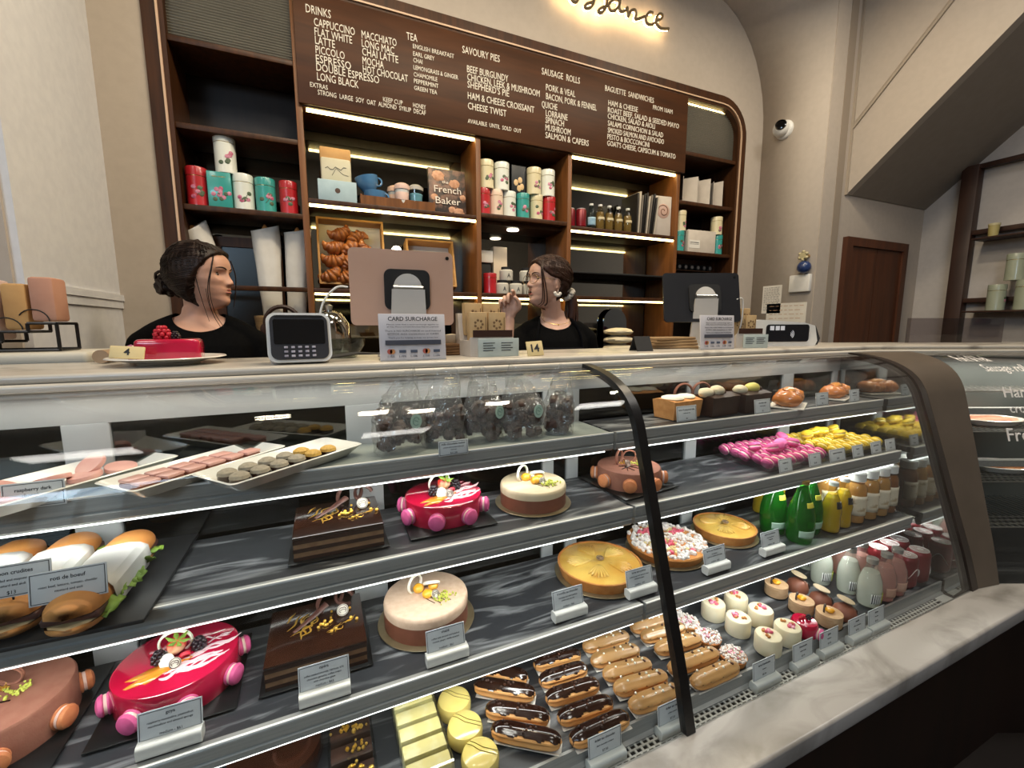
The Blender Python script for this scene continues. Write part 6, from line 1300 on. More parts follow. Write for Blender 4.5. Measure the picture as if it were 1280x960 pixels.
# left wire stand with biscuit bags on a side table
t = thing('side_table', 'pale round-edged table end behind the left end of the worktop', 'table', (-.97, 1.56, 0)); MB().rbox(-.42, .42, -.10, .11, 1.300, 1.336, .012, n=3).build('table_top', mat('pale_top', '#b9b4a6', .5, '#c2bdb0', scale=5), t); MB().box(-.40, .40, -.06, .10, 0, 1.300).build('table_base', PAINT_DAYLIT, t)
for i, x in enumerate((-.36, -.42)):
    m = MB(); m.T = Matrix.Rotation(PI / 2, 4, 'X'); m.lathe([(.001, -.03), (.016, -.03), (.016, .05), (.001, .05)], 18); o = m.build('rolling_pin', mat('pin_wood', '#8a7258', .6, '#9a8266', scale=6), None, (x - .06, 1.385, ZC + .0165)); tag(o, 'short wooden roller on the worktop, %s of the two' % ('right one', 'left one')[i], 'roller', 'wooden rollers')
t = thing('wire_stand', 'stepped black wire stand at the left edge holding biscuit bags', 'display stand', (-.756, 1.545, 1.3365)); m = MB(); r_ = .004
for y in (-.05, .05):
    for P in ([(.14, y, .004), (.14, y, .072), (.085, y, .072), (.085, y, .051), (.035, y, .051), (.035, y, .026), (-.16, y, .026)], [(-.02, y, .026), (-.02, y, .004), (.14, y, .004)]):
        for a, b in zip(P[:-1], P[1:]): m.tube([a, b], r_, 6)
for x, z in ((.14, .004), (.14, .072), (.085, .051), (-.02, .026), (-.02, .004)): m.tube([(x, -.05, z), (x, .05, z)], r_, 6)
m.build('wire_frame', BLACK, t)
def biscuit_bag(x, z, w, h, mt, label, lab):
    t = thing('biscuit_bag', label, 'bag', (x, 1.545, z), .0, 'biscuit bags'); MB().rbox(-w / 2, w / 2, -.035, .035, 0, h, .008).build('paper_bag', mt, t)
    if lab:
        MB().rbox(-w * .42, w * .10, -.039, -.0355, h * .28, h * .86, .001).build('lace_label', mat('lace_white', '#cfcdd2', .7, '#b9b7c4', scale=60, ramp=(.5, .6)), t); m = MB(); m.box(-w * .2, -w * .06, -.041, -.0392, h * .36, h * .55); m.build('label_print', MARK, t)
        m = MB(); random.seed(4)
        for k in range(7): m.ball((random.uniform(-w * .45, w * .4), -.045, random.uniform(.01, .05)), (.02, .008, .016), 0, 10, 7, .2, k)
        m.build('biscuits', mat('biscuit', '#b5895c', .7, '#c49a6c', scale=40), t)
    else:
        m = MB(); m.tube([(x_ * 1.0 - .02, -.036, .0 + z_) for x_, z_ in arc(0, 0, .03, 0, 150, 10)], .0015, 5); m.build('tie_cord', BLACKM, t)
biscuit_bag(-.644, 1.4135, .05, .112, mat('salmon_paper', '#b5836c', .7, '#bf8f78', scale=14), 'salmon-coloured paper bag on the highest step of the wire stand', False)
biscuit_bag(-.697, 1.3925, .048, .115, mat('kraft', '#b58a56'), 'kraft paper bag on the middle step of the wire stand', False)
biscuit_bag(-.80, 1.3675, .14, .15, mat('pink_paper', '#c4a9a0', .7, '#cdb4ac', scale=14), 'lace-labelled bag of biscuits on the lowest step of the wire stand', True)
# small things between the tablets
t = thing('glass_bowl', 'clear glass bowl between the card terminal and the rose-gold tablet', 'bowl', (.06, 1.30, ZC)); MB().lathe([(.001, 0), (.03, 0), (.055, .035), (.058, .055), (.055, .055), (.05, .035), (.028, .005), (.001, .005)], 32).build('bowl', clear('bowl_glass', '#dfe4e2', 1.5), t)
t = thing('steel_canister', 'rounded steel canister reflecting light left of the rose-gold tablet', 'canister', (.028, 1.37, ZC)); MB().lathe([(.001, 0), (.055, 0), (.057, .05), (.052, .095), (.035, .122), (.012, .132), (.001, .133)], 36).build('canister_body', mirror('bright_steel', '#b8b4ac', .08), t); MB().lathe([(.001, .132), (.008, .132), (.011, .146), (.001, .150)], 16).build('lid_knob', STEEL, t)
t = thing('black_tongs', 'black serving tongs lying left of the CARD SURCHARGE sign', 'tongs', (.085, 1.20, ZC + .006), .3); m = MB()
for s_ in (-1, 1): m.tube([(-.075, s_ * .014, .004), (0, s_ * .012, .012), (.085, 0, .006)], [.007, .005, .004], 8, flat=.5)
m.build('tong_arms', BLACKM, t)
for i in range(4):
    o = MB().rbox(-.055 - .004 * i, .055, -.06, .06, 0, .008, .002).build('kraft_paper_bag', mat('kraft_dark', '#6a4c30', .8, '#7d5c3c', scale=12), None, (.375, 1.32, ZC + .0005 + i * .0085), .08 * i - .1); tag(o, 'flat kraft bag, %s of the stack beside the gift cards' % ('lowest', 'second', 'third', 'topmost')[i], 'paper bag', 'stacked kraft bags')
t = thing('cream_tub', 'small cream tub standing on the stacked kraft bags', 'tub', (.372, 1.31, ZC + .0348)); MB().lathe([(.001, 0), (.018, 0), (.021, .026), (.001, .028)], 20).build('tub_body', mat('tub_cream', '#c9bba2', .5), t)
for i in range(4):
    o = MB().rbox(-.10, .10, -.05, .05, 0, .010, .003).build('brown_paper_bag', mat('kraft_mid', '#8a6e4c', .8, '#9c7f5a', scale=12), None, (1.235, 1.30, ZC + .0005 + i * .0108), .12 * i - .25); tag(o, 'flat brown bag, %s of the stack behind the second sign' % ('lowest', 'second', 'third', 'topmost')[i], 'paper bag', 'stacked brown bags')
t = thing('tent_card', 'black folded tent card on the worktop left of the brown bags', 'tent card', (1.02, 1.20, ZC), -.2); m = MB(); m.extx([(-.03, 0), (-.027, 0), (0, .045), (.027, 0), (.03, 0), (.002, .05), (-.002, .05)], -.03, .03); m.build('folded_card', BLACKM, t)

# ================================================================ PEOPLE
SKIN = mat('skin', '#c19078', .5, '#c99a82', scale=14, sss=.12, bump=.05, bscale=300)
SKIN2 = mat('skin_fair', '#c49a86', .5, '#cba390', scale=14, sss=.12, bump=.05, bscale=300)
HAIRD = mat('dark_hair', '#1a110d', .42, '#2c1d16', scale=5, detail=8, stretch=(14, 14, 1.5), bump=.5, bscale=40, spec=.25)
HAIRB = mat('brown_hair', '#24140e', .42, '#3c241a', scale=5, detail=8, stretch=(14, 14, 1.5), bump=.5, bscale=40, spec=.25)
LIP = mat('lip', '#a3584e', .4, '#ac6258', scale=40); LIPD = mat('mouth_dark', '#3a1414', .5)
EYEW = mat('eye_white', '#8f8880', .35); IRIS = mat('iris', '#2a1a10', .2); TEE = mat('black_cotton', '#040405', .9, '#070708', scale=90, bump=.3, bscale=120, spec=.08)
def interp(T, z):
    if z <= T[0][0]: return T[0][1]
    for (a, va), (b, vb) in zip(T[:-1], T[1:]):
        if z <= b: u = (z - a) / (b - a); u = u * u * (3 - 2 * u) * .5 + u * .5; return va + (vb - va) * u
    return T[-1][1]
FX = [(-.012, .030), (-.004, .060), (.006, .078), (.018, .0845), (.030, .082), (.040, .0815), (.052, .086), (.062, .086), (.075, .083), (.092, .0855), (.108, .083), (.118, .083), (.132, .0895), (.150, .091), (.168, .087), (.188, .074), (.204, .056), (.217, .030), (.225, .002)]
BX = [(-.012, .0), (.0, .005), (.03, .035), (.05, .055), (.07, .078), (.10, .097), (.13, .104), (.16, .101), (.19, .082), (.21, .054), (.225, .002)]
WX = [(-.012, .018), (-.004, .026), (.01, .033), (.03, .046), (.05, .054), (.07, .061), (.10, .070), (.13, .074), (.16, .073), (.19, .060), (.21, .040), (.225, .002)]
def head_pt(a, z, grow=0, face=True):
    c, s = math.cos(a), math.sin(a); f = interp(FX, z); b = interp(BX, z); w = interp(WX, z)
    e = .86
    x = (f if c > 0 else b) * (abs(c) ** e) * (1 if c > 0 else -1); y = w * (abs(s) ** e) * (1 if s > 0 else -1)
    if face and c > 0:
        def g(u, m, sd): return math.exp(-((u - m) / sd) ** 2)
        nb = interp([(.070, 0), (.074, .010), (.081, .023), (.088, .021), (.100, .014), (.115, .010), (.126, .003), (.134, 0)], z)
        x += nb * g(y, 0, .0105 + .004 * g(z, .079, .008)); x += .007 * g(abs(y), .012, .006) * g(z, .078, .006)
        x -= .010 * g(abs(y), .031, .014) * g(z, .114, .011)           # eye sockets
        x += .004 * g(abs(y), .030, .016) * g(z, .131, .007)           # brows
        x += .004 * g(abs(y), .040, .018) * g(z, .090, .016)           # cheeks
        x += .003 * g(y, 0, .020) * g(z, .0595, .0045) + .0032 * g(y, 0, .017) * g(z, .0495, .0045) - .004 * g(y, 0, .024) * g(z, .0545, .0022) - .003 * g(y, 0, .016) * g(z, .039, .005)
    k = 1 + grow / max(.03, math.hypot(x, y)); return (x * k, y * k, z)
def head_grid(m, T, grow=0, n=72, rows=60, keep=None):
    m.T = T; zs = [-.012 + .237 * (i / rows) for i in range(rows + 1)]
    m.grid(lambda u, v: head_pt(2 * PI * u, -.012 + .2365 * v, grow), n, rows, closed=True)
    k = n * rows; b = len(m.v) - n * (rows + 1); m.f.append(tuple(b + i for i in range(n - 1, -1, -1))); m.m.append(0); m.f.append(tuple(b + k + i for i in range(n))); m.m.append(0); m.T = Matrix.Identity(4)
def limb(m, P, R, n=16, flat=1.0, k=4):
    C = spline(P, k); RR = []
    for i in range(len(C)): f = i / k; j = min(int(f), len(R) - 2); u = f - j; RR.append(R[j] + (R[j + 1] - R[j]) * min(1, u))
    m.tube(C, RR, n, flat=flat); m.ball(P[0], R[0], 0, 14, 9); m.ball(P[-1], R[-1], 0, 14, 9)
def fuse(m, voxel, iters, name, mats, parent, cut=None, factor=.5):
    o = m.build(name + '_tmp', mats[0]); md = o.modifiers.new('r', 'REMESH'); md.mode = 'VOXEL'; md.voxel_size = voxel; md.use_smooth_shade = True
    if iters: sm = o.modifiers.new('s', 'SMOOTH'); sm.iterations = iters; sm.factor = factor
    bpy.context.view_layer.update(); dg = bpy.context.evaluated_depsgraph_get(); me = bpy.data.meshes.new_from_object(o.evaluated_get(dg)); bpy.data.objects.remove(o)
    me.name = name; me.materials.clear()
    for q in mats: me.materials.append(q)
    if cut:
        bm = bmesh.new(); bm.from_mesh(me); bmesh.ops.delete(bm, geom=[v for v in bm.verts if cut(v.co)], context='VERTS')
        bv = [v for v in bm.verts if v.is_boundary]
        for q in range(12):
            nw = {v: sum((e.other_vert(v).co for e in v.link_edges if e.is_boundary), Vector()) / max(1, sum(e.is_boundary for e in v.link_edges)) for v in bv}
            for v in bv: v.co = v.co.lerp(nw[v], .6)
        bm.to_mesh(me); bm.free()
    me.polygons.foreach_set('use_smooth', [True] * len(me.polygons)); me.polygons.foreach_set('material_index', [0] * len(me.polygons))
    r = bpy.data.objects.new(name, me); COL.objects.link(r); r.parent = parent; return r
def torso(m, org, fw, rt, grow=0, ztop=1.47, z0=.80):
    R = [(.80, .165, .105, 0), (.90, .168, .110, 0), (1.00, .145, .098, .004), (1.08, .133, .094, .006), (1.18, .142, .106, .012), (1.27, .152, .112, .012), (1.33, .160, .100, .004), (1.365, .148, .084, -.004), (1.395, .108, .070, -.010), (1.42, .076, .060, -.012), (1.445, .058, .055, -.012), (1.47, .052, .052, -.008)]
    R = [r for r in R if z0 <= r[0] <= ztop]; vs = []; n = 32
    for z, w, d, sh in R:
        for i in range(n):
            a = 2 * PI * i / n; c, s = math.cos(a), math.sin(a); e = .8
            v = org + rt * ((w + grow) * (abs(c) ** e) * (1 if c > 0 else -1)) + fw * ((d + grow) * (abs(s) ** e) * (1 if s > 0 else -1) + sh); vs.append((v.x, v.y, z))
    k = len(R); m.add(vs, [(j * n + i, j * n + (i + 1) % n, (j + 1) * n + (i + 1) % n, (j + 1) * n + i) for j in range(k - 1) for i in range(n)] + [tuple(range(n - 1, -1, -1)), tuple((k - 1) * n + i for i in range(n))])
def hand(m, wr, dirv, palm, thumbside, curl, s=1.0, pinch=False):
    # palm and five fingers; dirv points from wrist to knuckles, palm is the palm normal, thumbside points to the thumb
    d = Vector(dirv).normalized(); p = Vector(palm).normalized(); t = Vector(thumbside).normalized(); w = Vector(wr)
    for q in range(4):
        b = w + d * .015 * s + t * (.020 - .0135 * q) * s * .6; e = w + d * (.085 - .004 * abs(q - 1)) * s + t * (.030 - .020 * q) * s
        m.tube([b, b.lerp(e, .5), e], [.017 * s, .0165 * s, .0105 * s], 10); m.ball(e, .0105 * s, 0, 10, 7)
        L = (.074, .082, .077, .060)[q] * s; c = curl[q]; P = [e]; cur = e; ang = 0
        for j, fr in enumerate((.45, .30, .25)):
            ang += c * (1.0, 1.15, .8)[j]; cur = cur + (d * math.cos(ang) + p * math.sin(ang)) * L * fr; P.append(cur)
        m.tube(spline(P, 3), [(.0095 - .0028 * i / 9) * s for i in range(10)], 10); m.ball(P[-1], .0068 * s, 0, 10, 7)
    b = w + d * .028 * s + t * .020 * s; P = [b, b + (t * .8 + d * .5 + p * .25).normalized() * .036 * s]
    if pinch: P += [P[-1] + (d * .95 + p * .55 + t * .0).normalized() * .030 * s, P[-1] + (d * .95 + p * .55).normalized() * .030 * s + (d * .7 + p * .5 - t * .5).normalized() * .024 * s]
    else: P += [P[-1] + (d * .9 + p * .3 - t * .2).normalized() * .028 * s, P[-1] + (d * .9 + p * .3 - t * .2).normalized() * .028 * s + (d * .8 + p * .6 - t * .5).normalized() * .022 * s]
    m.tube(spline(P, 3), [(.0135 - .005 * i / 9) * s for i in range(10)], 10); m.ball(P[-1], .0082 * s, 0, 10, 7)
def frame(yaw, pitch, roll, org, sc):
    return TR(*org) @ RZ(yaw) @ Matrix.Rotation(-pitch, 4, 'Y') @ Matrix.Rotation(roll, 4, 'X') @ Matrix.Scale(sc, 4)
def person(name, label, skin, base, tyaw, T, neck0, arms, hairm):
    t = thing(name, label, 'person', (0, 0, 0)); org = Vector((base[0], base[1], 0)); fw = Vector((math.cos(tyaw), math.sin(tyaw), 0)); rt = Vector((math.sin(tyaw), -math.cos(tyaw), 0))
    m = MB(); torso(m, org, fw, rt); head_grid(m, T)
    for s_ in (-1, 1):
        e = T @ Vector((-.012, .071 * s_, .102)); m.T = T @ TR(-.012, .0705 * s_, .103) @ RZ(.45 * s_); m.ball((0, 0, .004), (.017, .0055, .028), 0, 14, 10); m.ball((.002, 0, -.018), (.010, .005, .012), 0, 10, 8); m.T = Matrix.Identity(4)
    a = org + Vector((0, 0, 1.42)) - fw * .010; b = T @ Vector((-.022, 0, .035)); limb(m, [a, a.lerp(b, .5), b], [.053, .048, .049], 20)
    for pts, rad in arms['bare']: limb(m, pts, rad)
    for s_ in (-1, 1): limb(m, [org + rt * (.055 * s_) + Vector((0, 0, 1.405)), org + rt * (.115 * s_) + Vector((0, 0, 1.372)), org + rt * (.165 * s_) + Vector((0, 0, 1.33))], [.036, .042, .046])
    for h in arms['hands']: hand(m, *h[0], **h[1])
    for s_ in (-1, 1):
        h_ = org + rt * (.088 * s_) + Vector((0, 0, .86)); k_ = org + rt * (.09 * s_) + fw * .01 + Vector((0, 0, .47)); an = org + rt * (.09 * s_) - fw * .01 + Vector((0, 0, .07)); limb(m, [h_, k_, an], [.085, .058, .040]); limb(m, [an - Vector((0, 0, .035)), an - Vector((0, 0, .038)) + fw * .15], [.034, .030])
    body = fuse(m, .0042, 3, 'body', [skin], t)
    # clothes
    m = MB(); torso(m, org, fw, rt, .009, 1.43, .80)
    for s_ in (-1, 1): sh = org + rt * (.150 * s_) + Vector((0, 0, 1.355)); 
    for pts, rad in arms['sleeve']: limb(m, pts, rad)
    for s_ in (-1, 1): limb(m, [org + rt * (.06 * s_) + Vector((0, 0, 1.405)), org + rt * (.115 * s_) + Vector((0, 0, 1.372)), org + rt * (.165 * s_) + Vector((0, 0, 1.33))], [.046, .053, .058])
    nk = org + Vector((0, 0, 1.432)) + fw * .030
    def cut(v):
        d = v - nk; f_ = d.dot(fw); r_ = d.dot(rt); return (f_ / .082) ** 2 + (r_ / .078) ** 2 + (d.z / .060) ** 2 < 1
    fuse(m, .0055, 5, 'tshirt', [TEE], t, cut)
    m = MB()
    for s_ in (-1, 1):
        h_ = org + rt * (.09 * s_) + Vector((0, 0, .88)); k_ = org + rt * (.09 * s_) + fw * .01 + Vector((0, 0, .47)); an = org + rt * (.09 * s_) - fw * .01 + Vector((0, 0, .10)); limb(m, [h_, k_, an], [.098, .070, .058])
    m.ball(org + Vector((0, 0, .88)), (.175, .13, .10), 0, 20, 12); fuse(m, .012, 4, 'trousers', [BLACKM], t)
    m = MB()
    for s_ in (-1, 1): an = org + rt * (.09 * s_) - fw * .01 + Vector((0, 0, .036)); limb(m, [an - fw * .03, an + fw * .15], [.036, .033], flat=1.0)
    m.build('shoes', BLACK, t)
    # face
    for s_ in (-1, 1):
        m = MB(); m.T = T @ TR(.0600, .0312 * s_, .1135); m.ball((0, 0, 0), (.0110, .0130, .0078), 0, 16, 12); ob = m.build('eye', EYEW, t)
        m = MB(); m.T = T @ TR(.0600, .0312 * s_, .1135) @ TR(.0085, -.001 * s_ + arms['gaze'] * .002, 0); m.ball((0, 0, 0), (.0035, .0058, .0062), 0, 14, 10); m.build('iris', IRIS, ob)
        m = MB(); m.T = T; P = [(.0722 - .016 * abs(u - .12) ** 2 * 1.0, (.0315 + u * .0150) * s_, .1185 + .0035 * (1 - (u) ** 2) - .001) for u in (-1, -.6, -.2, .2, .6, 1)]; m.tube(P, [.0012, .0018, .002, .002, .0018, .001], 6); m.build('eyelash_line', hairm, t)
        m = MB(); m.T = T; P = [(.0915 - .004 * (u + 1) ** 2, (.030 + u * .019) * s_, .1335 + .005 * (1 - (u - .2) ** 2)) for u in (-1, -.5, 0, .5, 1)]; m.tube(P, [.0022, .0030, .0028, .0022, .001], 8, flat=.7); m.build('eyebrow', hairm, t)
    return t, org, fw, rt, body
def lips(t, T, gap):
    for nm, zc, sg in (('upper_lip', .0585 + gap * .3, 1), ('lower_lip', .0500 - gap * .7, -1)):
        m = MB(); m.T = T; P = [(.0885 - .014 * u * u + (.001 if sg < 0 else 0), .0205 * u, zc + sg * .0012 * (1 - u * u) + .0008 * u * u) for u in [-1 + i * .25 for i in range(9)]]; m.tube(P, [.0006, .0018, .0026, .0031, .0032, .0031, .0026, .0018, .0006], 10, flat=.8); m.build(nm, LIP, t)
    if gap > .004: m = MB(); m.T = T @ TR(.0845, 0, .0545 - gap * .25); m.ball((0, 0, 0), (.004, .013, .0045 + gap * .35), 0, 14, 10); m.build('open_mouth', LIPD, t)
def hair_shell(t, T, mt, hairline, vol, low, name='hair', lowcut=None):
    # closed shell: stands off the scalp where hair grows and dips under the skin on the face
    m = MB(); m.T = T; n, rows = 96, 56
    def f(u, v):
        a = 2 * PI * u; z = low(a) + (.2252 - low(a)) * v; zz = max(z, -.011); p = head_pt(a, zz, 0, False)
        ang = abs((a + PI) % (2 * PI) - PI); hl = hairline(ang); inn = (z - hl) / .012; k = max(0, min(1, .5 + inn)); k = k * k * (3 - 2 * k)
        d = -.012 + k * (.012 + vol(ang, z)); st = .0018 * math.sin(a * 46 + 3 * math.sin(z * 40)) * k + .003 * noise.noise(Vector((a * 4, z * 30, 1))) * k
        r = math.hypot(p[0], p[1]); s_ = 1 + (d + st) / max(.03, r); zt = z + (max(0, d) * .95 * (max(0, z - .12) / .105) ** 1.4)
        return (p[0] * s_, p[1] * s_, zt)
    m.grid(f, n, rows, closed=True); b = len(m.v) - n * (rows + 1); m.f.append(tuple(b + i for i in range(n - 1, -1, -1))); m.m.append(0); m.f.append(tuple(b + n * rows + i for i in range(n))); m.m.append(0)
    return m.build(name, mt, t, smooth=80)
def combed(t, T, mt, shell, starts, end, n, r, name):
    # fine locks combed over the hair from the hairline to where it is gathered
    from mathutils.bvhtree import BVHTree
    bt = BVHTree.FromPolygons([v.co for v in shell.data.vertices], [tuple(p.vertices) for p in shell.data.polygons]); c = T @ Vector((-.01, 0, .105)); m = MB(); random.seed(n)
    up = T.to_3x3() @ Vector((0, 0, 1)); e = (T @ Vector(end) - c).normalized()
    for k in range(n):
        g, zz = starts(k / (n - 1)); p = head_pt(g, zz, 0, False); d0 = (T @ Vector(p) - c).normalized(); P = []
        for i in range(13):
            u = i / 12; d = d0.slerp(e, u); d = (d + up * .25 * math.sin(PI * u) * max(0, 1 - abs(g) / 2.2)).normalized(); hit = bt.ray_cast(c + d * .5, -d)
            if hit[0] is not None: P.append(hit[0] + d * random.uniform(-.0012, .0012))
        if len(P) > 4: m.tube(P, [r * (.35 + math.sin(PI * min(1, .1 + .85 * i / len(P)))) for i in range(len(P))], 6, flat=.7)
    return m.build(name, mt, t)
def strands(t, T, mt, sets, name):
    m = MB(); m.T = T; random.seed(12)
    for P, r, k in sets:
        for j in range(k):
            o = Vector((random.gauss(0, .003), random.gauss(0, .003), 0)) if k > 1 else Vector(); m.tube(spline([Vector(q) + o * i for i, q in enumerate(P)], 5), [r * (1 - .6 * i / (5 * (len(P) - 1))) for i in range(5 * (len(P) - 1) + 1)], 6)
    return m.build(name, mt, t)
def logo(t, org, fw, rt, z, r, off_, nm):
    m = MB(); c = org + fw * off_ + Vector((0, 0, z)); P = [c + rt * x_ + Vector((0, 0, z_)) for x_, z_ in arc(0, 0, r, 0, 360, 30)[:-1]]; m.tube(P, .0016, 6, closed=True)
    m.tube([c + rt * x_ + Vector((0, 0, z_)) for x_, z_ in ((-.7 * r, -.1 * r), (-.4 * r, .25 * r), (-.2 * r, -.2 * r), (.1 * r, .2 * r), (.3 * r, -.15 * r), (.7 * r, .1 * r))], .0014, 6); m.build(nm, mat('logo_white', '#b9b9bc', .7), t)

# ---- left woman: body to the room, head turned to her left
TL = frame(math.radians(-19), .02, .0, (-.380, 1.95, 1.472), 1.0)
bL = (-.405, 1.965); yL = math.radians(-82); fwL = Vector((math.cos(yL), math.sin(yL), 0)); rtL = Vector((math.sin(yL), -math.cos(yL), 0)); oL = Vector((bL[0], bL[1], 0)); Zv = Vector((0, 0, 1))
def std_arm(o, fw, rt, s_, out=.03):
    sh = o + rt * (.165 * s_) + Zv * 1.328; el = sh + rt * (out + .035) * s_ - Zv * .285 - fw * .02; wr = el + fw * .17 - Zv * .155 - rt * .05 * s_; return sh, el, wr
arms = {'bare': [], 'sleeve': [], 'hands': [], 'gaze': 0}
for s_ in (-1, 1):
    sh, el, wr = std_arm(oL, fwL, rtL, s_); arms['bare'].append(([sh, sh.lerp(el, .5), el], [.046, .041, .036])); arms['bare'].append(([el, el.lerp(wr, .45), wr], [.036, .034, .024])); arms['sleeve'].append(([sh, sh.lerp(el, .35), sh.lerp(el, .72)], [.058, .061, .066]))
    arms['hands'].append(((wr, (wr - el), -Zv, -rtL * s_, (.35, .4, .4, .45)), {}))
tL, oL, fwL, rtL, _ = person('person', 'woman in a black t-shirt with dark tied-back hair, standing behind the counter at the left', SKIN, bL, yL, TL, None, arms, HAIRD)
lips(tL, TL, 0)
hsL = hair_shell(tL, TL, HAIRD, lambda g: interp([(0, .184), (.35, .181), (.75, .172), (1.0, .158), (1.25, .135), (1.45, .100), (1.62, .055), (1.85, .0), (3.2, -.02)], g), lambda g, z: .010 + .008 * min(1, max(0, g - .9)) + (.012 * math.exp(-((z - .06) / .06) ** 2) if g > 1.3 else 0), lambda a: -.012 if abs((a + PI) % (2 * PI) - PI) < 1.3 else -.045)
combed(tL, TL, HAIRD, hsL, lambda u: ((u - .5) * 3.3, .19 - .16 * (abs(u - .5) * 2) ** 2.2), (-.13, 0, .075), 100, .0019, 'combed_locks')
m = MB(); m.T = TL; m.ball((-.128, .0, .082), (.038, .036, .040), 0, 22, 14, .35, 3)
for k in range(9): m.tube([(-.128 + .030 * math.cos(i * .5 + k), .034 * math.sin(i * .5 + k), .082 + (.030 + .002 * k) * math.sin(i * .33 + k * .7)) for i in range(10)], .0042, 6)
m.build('hair_bun', HAIRD, tL)
strands(tL, TL, HAIRD, [([(.070, -.046, .176), (.072, -.066, .13), (.062, -.068, .08), (.056, -.058, .03), (.060, -.042, -.03), (.078, -.030, -.075)], .0022, 2), ([(.02, -.078, .10), (.024, -.072, .05), (.024, -.056, .0), (.030, -.044, -.055)], .0016, 1), ([(.045, -.07, .06), (.044, -.058, .0), (.055, -.040, -.06)], .001, 1), ([(.076, .05, .172), (.078, .066, .12), (.07, .066, .06), (.06, .055, .0)], .0022, 2)], 'loose_hair_strand')
logo(tL, oL, fwL, rtL, 1.272, .030, .140, 'shirt_logo')

# ---- right woman: gesturing, head turned to her right
TRm = frame(math.radians(183), .10, -.02, (.985, 1.845, 1.492), 1.02)
bR = (1.045, 1.87); yR = math.radians(-103); fwR = Vector((math.cos(yR), math.sin(yR), 0)); rtR = Vector((math.sin(yR), -math.cos(yR), 0)); oR = Vector((bR[0], bR[1], 0))
arms = {'bare': [], 'sleeve': [], 'hands': [], 'gaze': .5}
sh, el, wr = std_arm(oR, fwR, rtR, -1); arms['bare'] += [([sh, sh.lerp(el, .5), el], [.046, .041, .036]), ([el, el.lerp(wr, .45), wr], [.036, .034, .024])]; arms['sleeve'].append(([sh, sh.lerp(el, .35), sh.lerp(el, .72)], [.058, .061, .066])); arms['hands'].append(((wr, (wr - el), -Zv, rtR, (.35, .4, .4, .45)), {}))
sh = oR + rtR * .165 + Zv * 1.335; el = Vector((.715, 1.74, 1.195)); wr = Vector((.752, 1.735, 1.425))
arms['bare'] += [([sh, sh.lerp(el, .5), el], [.046, .040, .036]), ([el, el.lerp(wr, .45), wr], [.036, .035, .023])]; arms['sleeve'].append(([sh, sh.lerp(el, .32), sh.lerp(el, .62)], [.058, .061, .066]))
arms['hands'].append(((wr, Vector((-.05, -.02, 1)), Vector((-.55, -.75, .1)), Vector((.80, -.55, .15)), (.62, 1.05, 1.15, 1.2)), {'s': .98, 'pinch': True}))
tR, oR, fwR, rtR, _ = person('person', 'woman in glasses and dark apron with brown ponytail, talking and gesturing behind the counter', SKIN2, bR, yR, TRm, None, arms, HAIRB)
lips(tR, TRm, .009)
hsR = hair_shell(tR, TRm, HAIRB, lambda g: interp([(0, .182), (.35, .176), (.75, .160), (1.05, .140), (1.3, .128), (1.75, .118), (1.95, .06), (2.3, .02), (3.2, .0)], g), lambda g, z: .009 + .006 * min(1, max(0, g - 1.2)), lambda a: -.012 if abs((a + PI) % (2 * PI) - PI) < 1.9 else -.02)
combed(tR, TRm, HAIRB, hsR, lambda u: ((u - .5) * 3.5, .19 - .07 * (abs(u - .5) * 2) ** 2), (-.115, 0, .07), 90, .0018, 'combed_locks')
m = MB(); m.T = TRm; m.tube(spline([(-.10, 0, .075), (-.135, .0, .055), (-.150, .005, .0), (-.145, .01, -.06), (-.135, .012, -.12), (-.128, .012, -.17)], 6), [.020 + .016 * math.sin(PI * min(1, i / 22)) - .0006 * i for i in range(31)], 20); random.seed(2)
for k in range(22):
    a = random.random() * 6.28; m.tube(spline([(-.118 + .01 * math.cos(a), .012 * math.sin(a), .07), (-.148 + .028 * math.cos(a), .030 * math.sin(a), .0), (-.142 + .032 * math.cos(a), .01 + .034 * math.sin(a), -.09), (-.130 + .022 * math.cos(a + .4), .012 + .026 * math.sin(a + .4), -.18 - random.random() * .03)], 5), .0035, 6)
m.build('ponytail', HAIRB, tR)
m = MB(); m.T = TRm @ TR(-.122, 0, .068) @ Matrix.Rotation(1.1, 4, 'Y'); m.tube([(x_, y_, .006 * math.sin(i * 2.1)) for i, (x_, y_) in enumerate(arc(0, 0, .026, 0, 360, 22)[:-1])], [.011 + .003 * math.sin(i * 2.4) for i in range(22)], 10, closed=True); m.build('scrunchie', mat('scrunchie_cream', '#b9b0a2', .8, bump=.4, col2='#c6bdb0', scale=40), tR)
strands(tR, TRm, HAIRB, [([(.062, .048, .188), (.074, .066, .15), (.066, .074, .10), (.052, .070, .05), (.044, .060, .01), (.052, .046, -.005)], .0035, 4), ([(.064, -.048, .186), (.076, -.066, .14), (.07, -.068, .08), (.06, -.06, .02)], .0025, 2)], 'loose_hair_strand')
m = MB(); m.T = TRm
for s_ in (-1, 1):
    m.tube([(.096 - .010 * abs(math.cos(a)) * (1 if math.cos(a) * s_ > 0 else -.2), (.033 + .0225 * math.cos(a)) * s_ if s_ > 0 else -(.033 + .0225 * math.cos(a)), .108 + .020 * math.sin(a)) for a in [2 * PI * i / 26 for i in range(26)]], .0011, 6, closed=True)
    m.tube([(.088, .055 * s_, .114), (.04, .074 * s_, .116), (-.012, .0765 * s_, .116), (-.03, .074 * s_, .10)], .0011, 6)
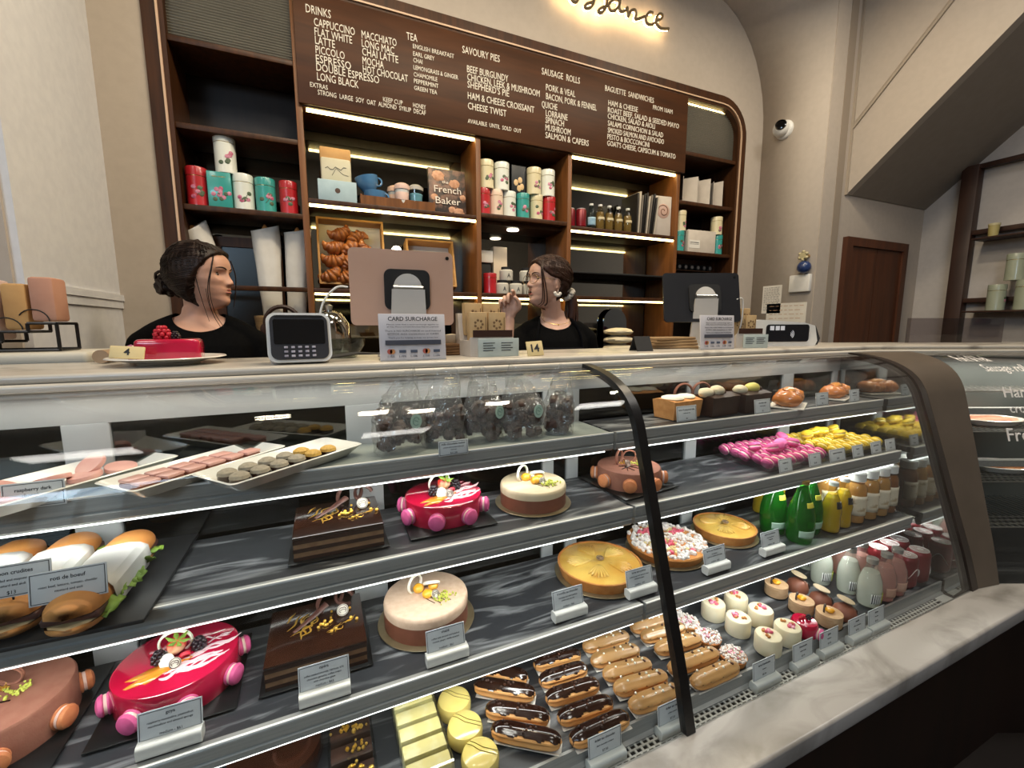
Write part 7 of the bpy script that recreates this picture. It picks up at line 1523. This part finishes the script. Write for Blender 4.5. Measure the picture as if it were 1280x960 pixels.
m.tube([(.098, -.0105, .110), (.105, 0, .113), (.098, .0105, .110)], .0011, 6); m.build('glasses', mat('gold_wire', '#8a7450', .3, metal=.8), tR)
for s_ in (-1, 1):
    m = MB(); m.T = TRm @ TR(-.012, .079 * s_, .040); m.tube([(0, 0, .034), (0, .002 * s_, .02)], .001, 5)
    for k in range(5): m.ball((.014 * math.cos(-.35 - k * .62), .0, .012 + .012 * math.sin(-.35 - k * .62) + .008), (.009, .004, .008), 0, 10, 7)
    m.build('flower_earring', mat('earring_white', '#cfc9c0', .5), tR)
m = MB(); m.tube([oR + fwR * (.05 + .036 * math.cos(a)) + rtR * .066 * math.sin(a) + Zv * (1.428 - .022 * math.cos(a)) for a in [-2.0 + i * .25 for i in range(17)]], .0011, 6); m.ball(oR + fwR * .088 + Zv * 1.402 , .0035, 0, 8, 6); m.build('necklace', GILT, tR)
AP = mat('apron_navy', '#06070b', .9, '#0a0b10', scale=80, bump=.3, bscale=120, spec=.08)
def apr(u, v):
    z = .70 + .60 * v; w = .115 + (.10 * (1 - min(1, (z - .70) / .42)) if z < 1.12 else 0); x = (u - .5) * 2 * w
    tw = interp([(.70, .19), (.9, .178), (1.05, .146), (1.2, .156), (1.3, .166)], z); td = interp([(.70, .135), (.9, .126), (1.05, .118), (1.2, .134), (1.27, .138), (1.3, .132)], z)
    d = td * max(.1, 1 - abs(x / (tw + .02)) ** 2.4) ** .5 + .010; p = oR + rtR * x + fwR * d; return (p.x, p.y, z)
MB().grid(apr, 24, 24).build('apron', AP, tR, solid=.003)
m = MB()
for s_ in (-1, 1): m.tube(spline([oR + rtR * .108 * s_ + fwR * .120 + Zv * 1.295, oR + rtR * .105 * s_ + fwR * .10 + Zv * 1.35, oR + rtR * .085 * s_ + fwR * .055 + Zv * 1.415, oR + rtR * .07 * s_ - fwR * .03 + Zv * 1.44], 5), .010, 8, flat=.35)
m.build('apron_strap', AP, tR); logo(tR, oR, fwR, rtR, 1.245, .034, .157, 'apron_logo')
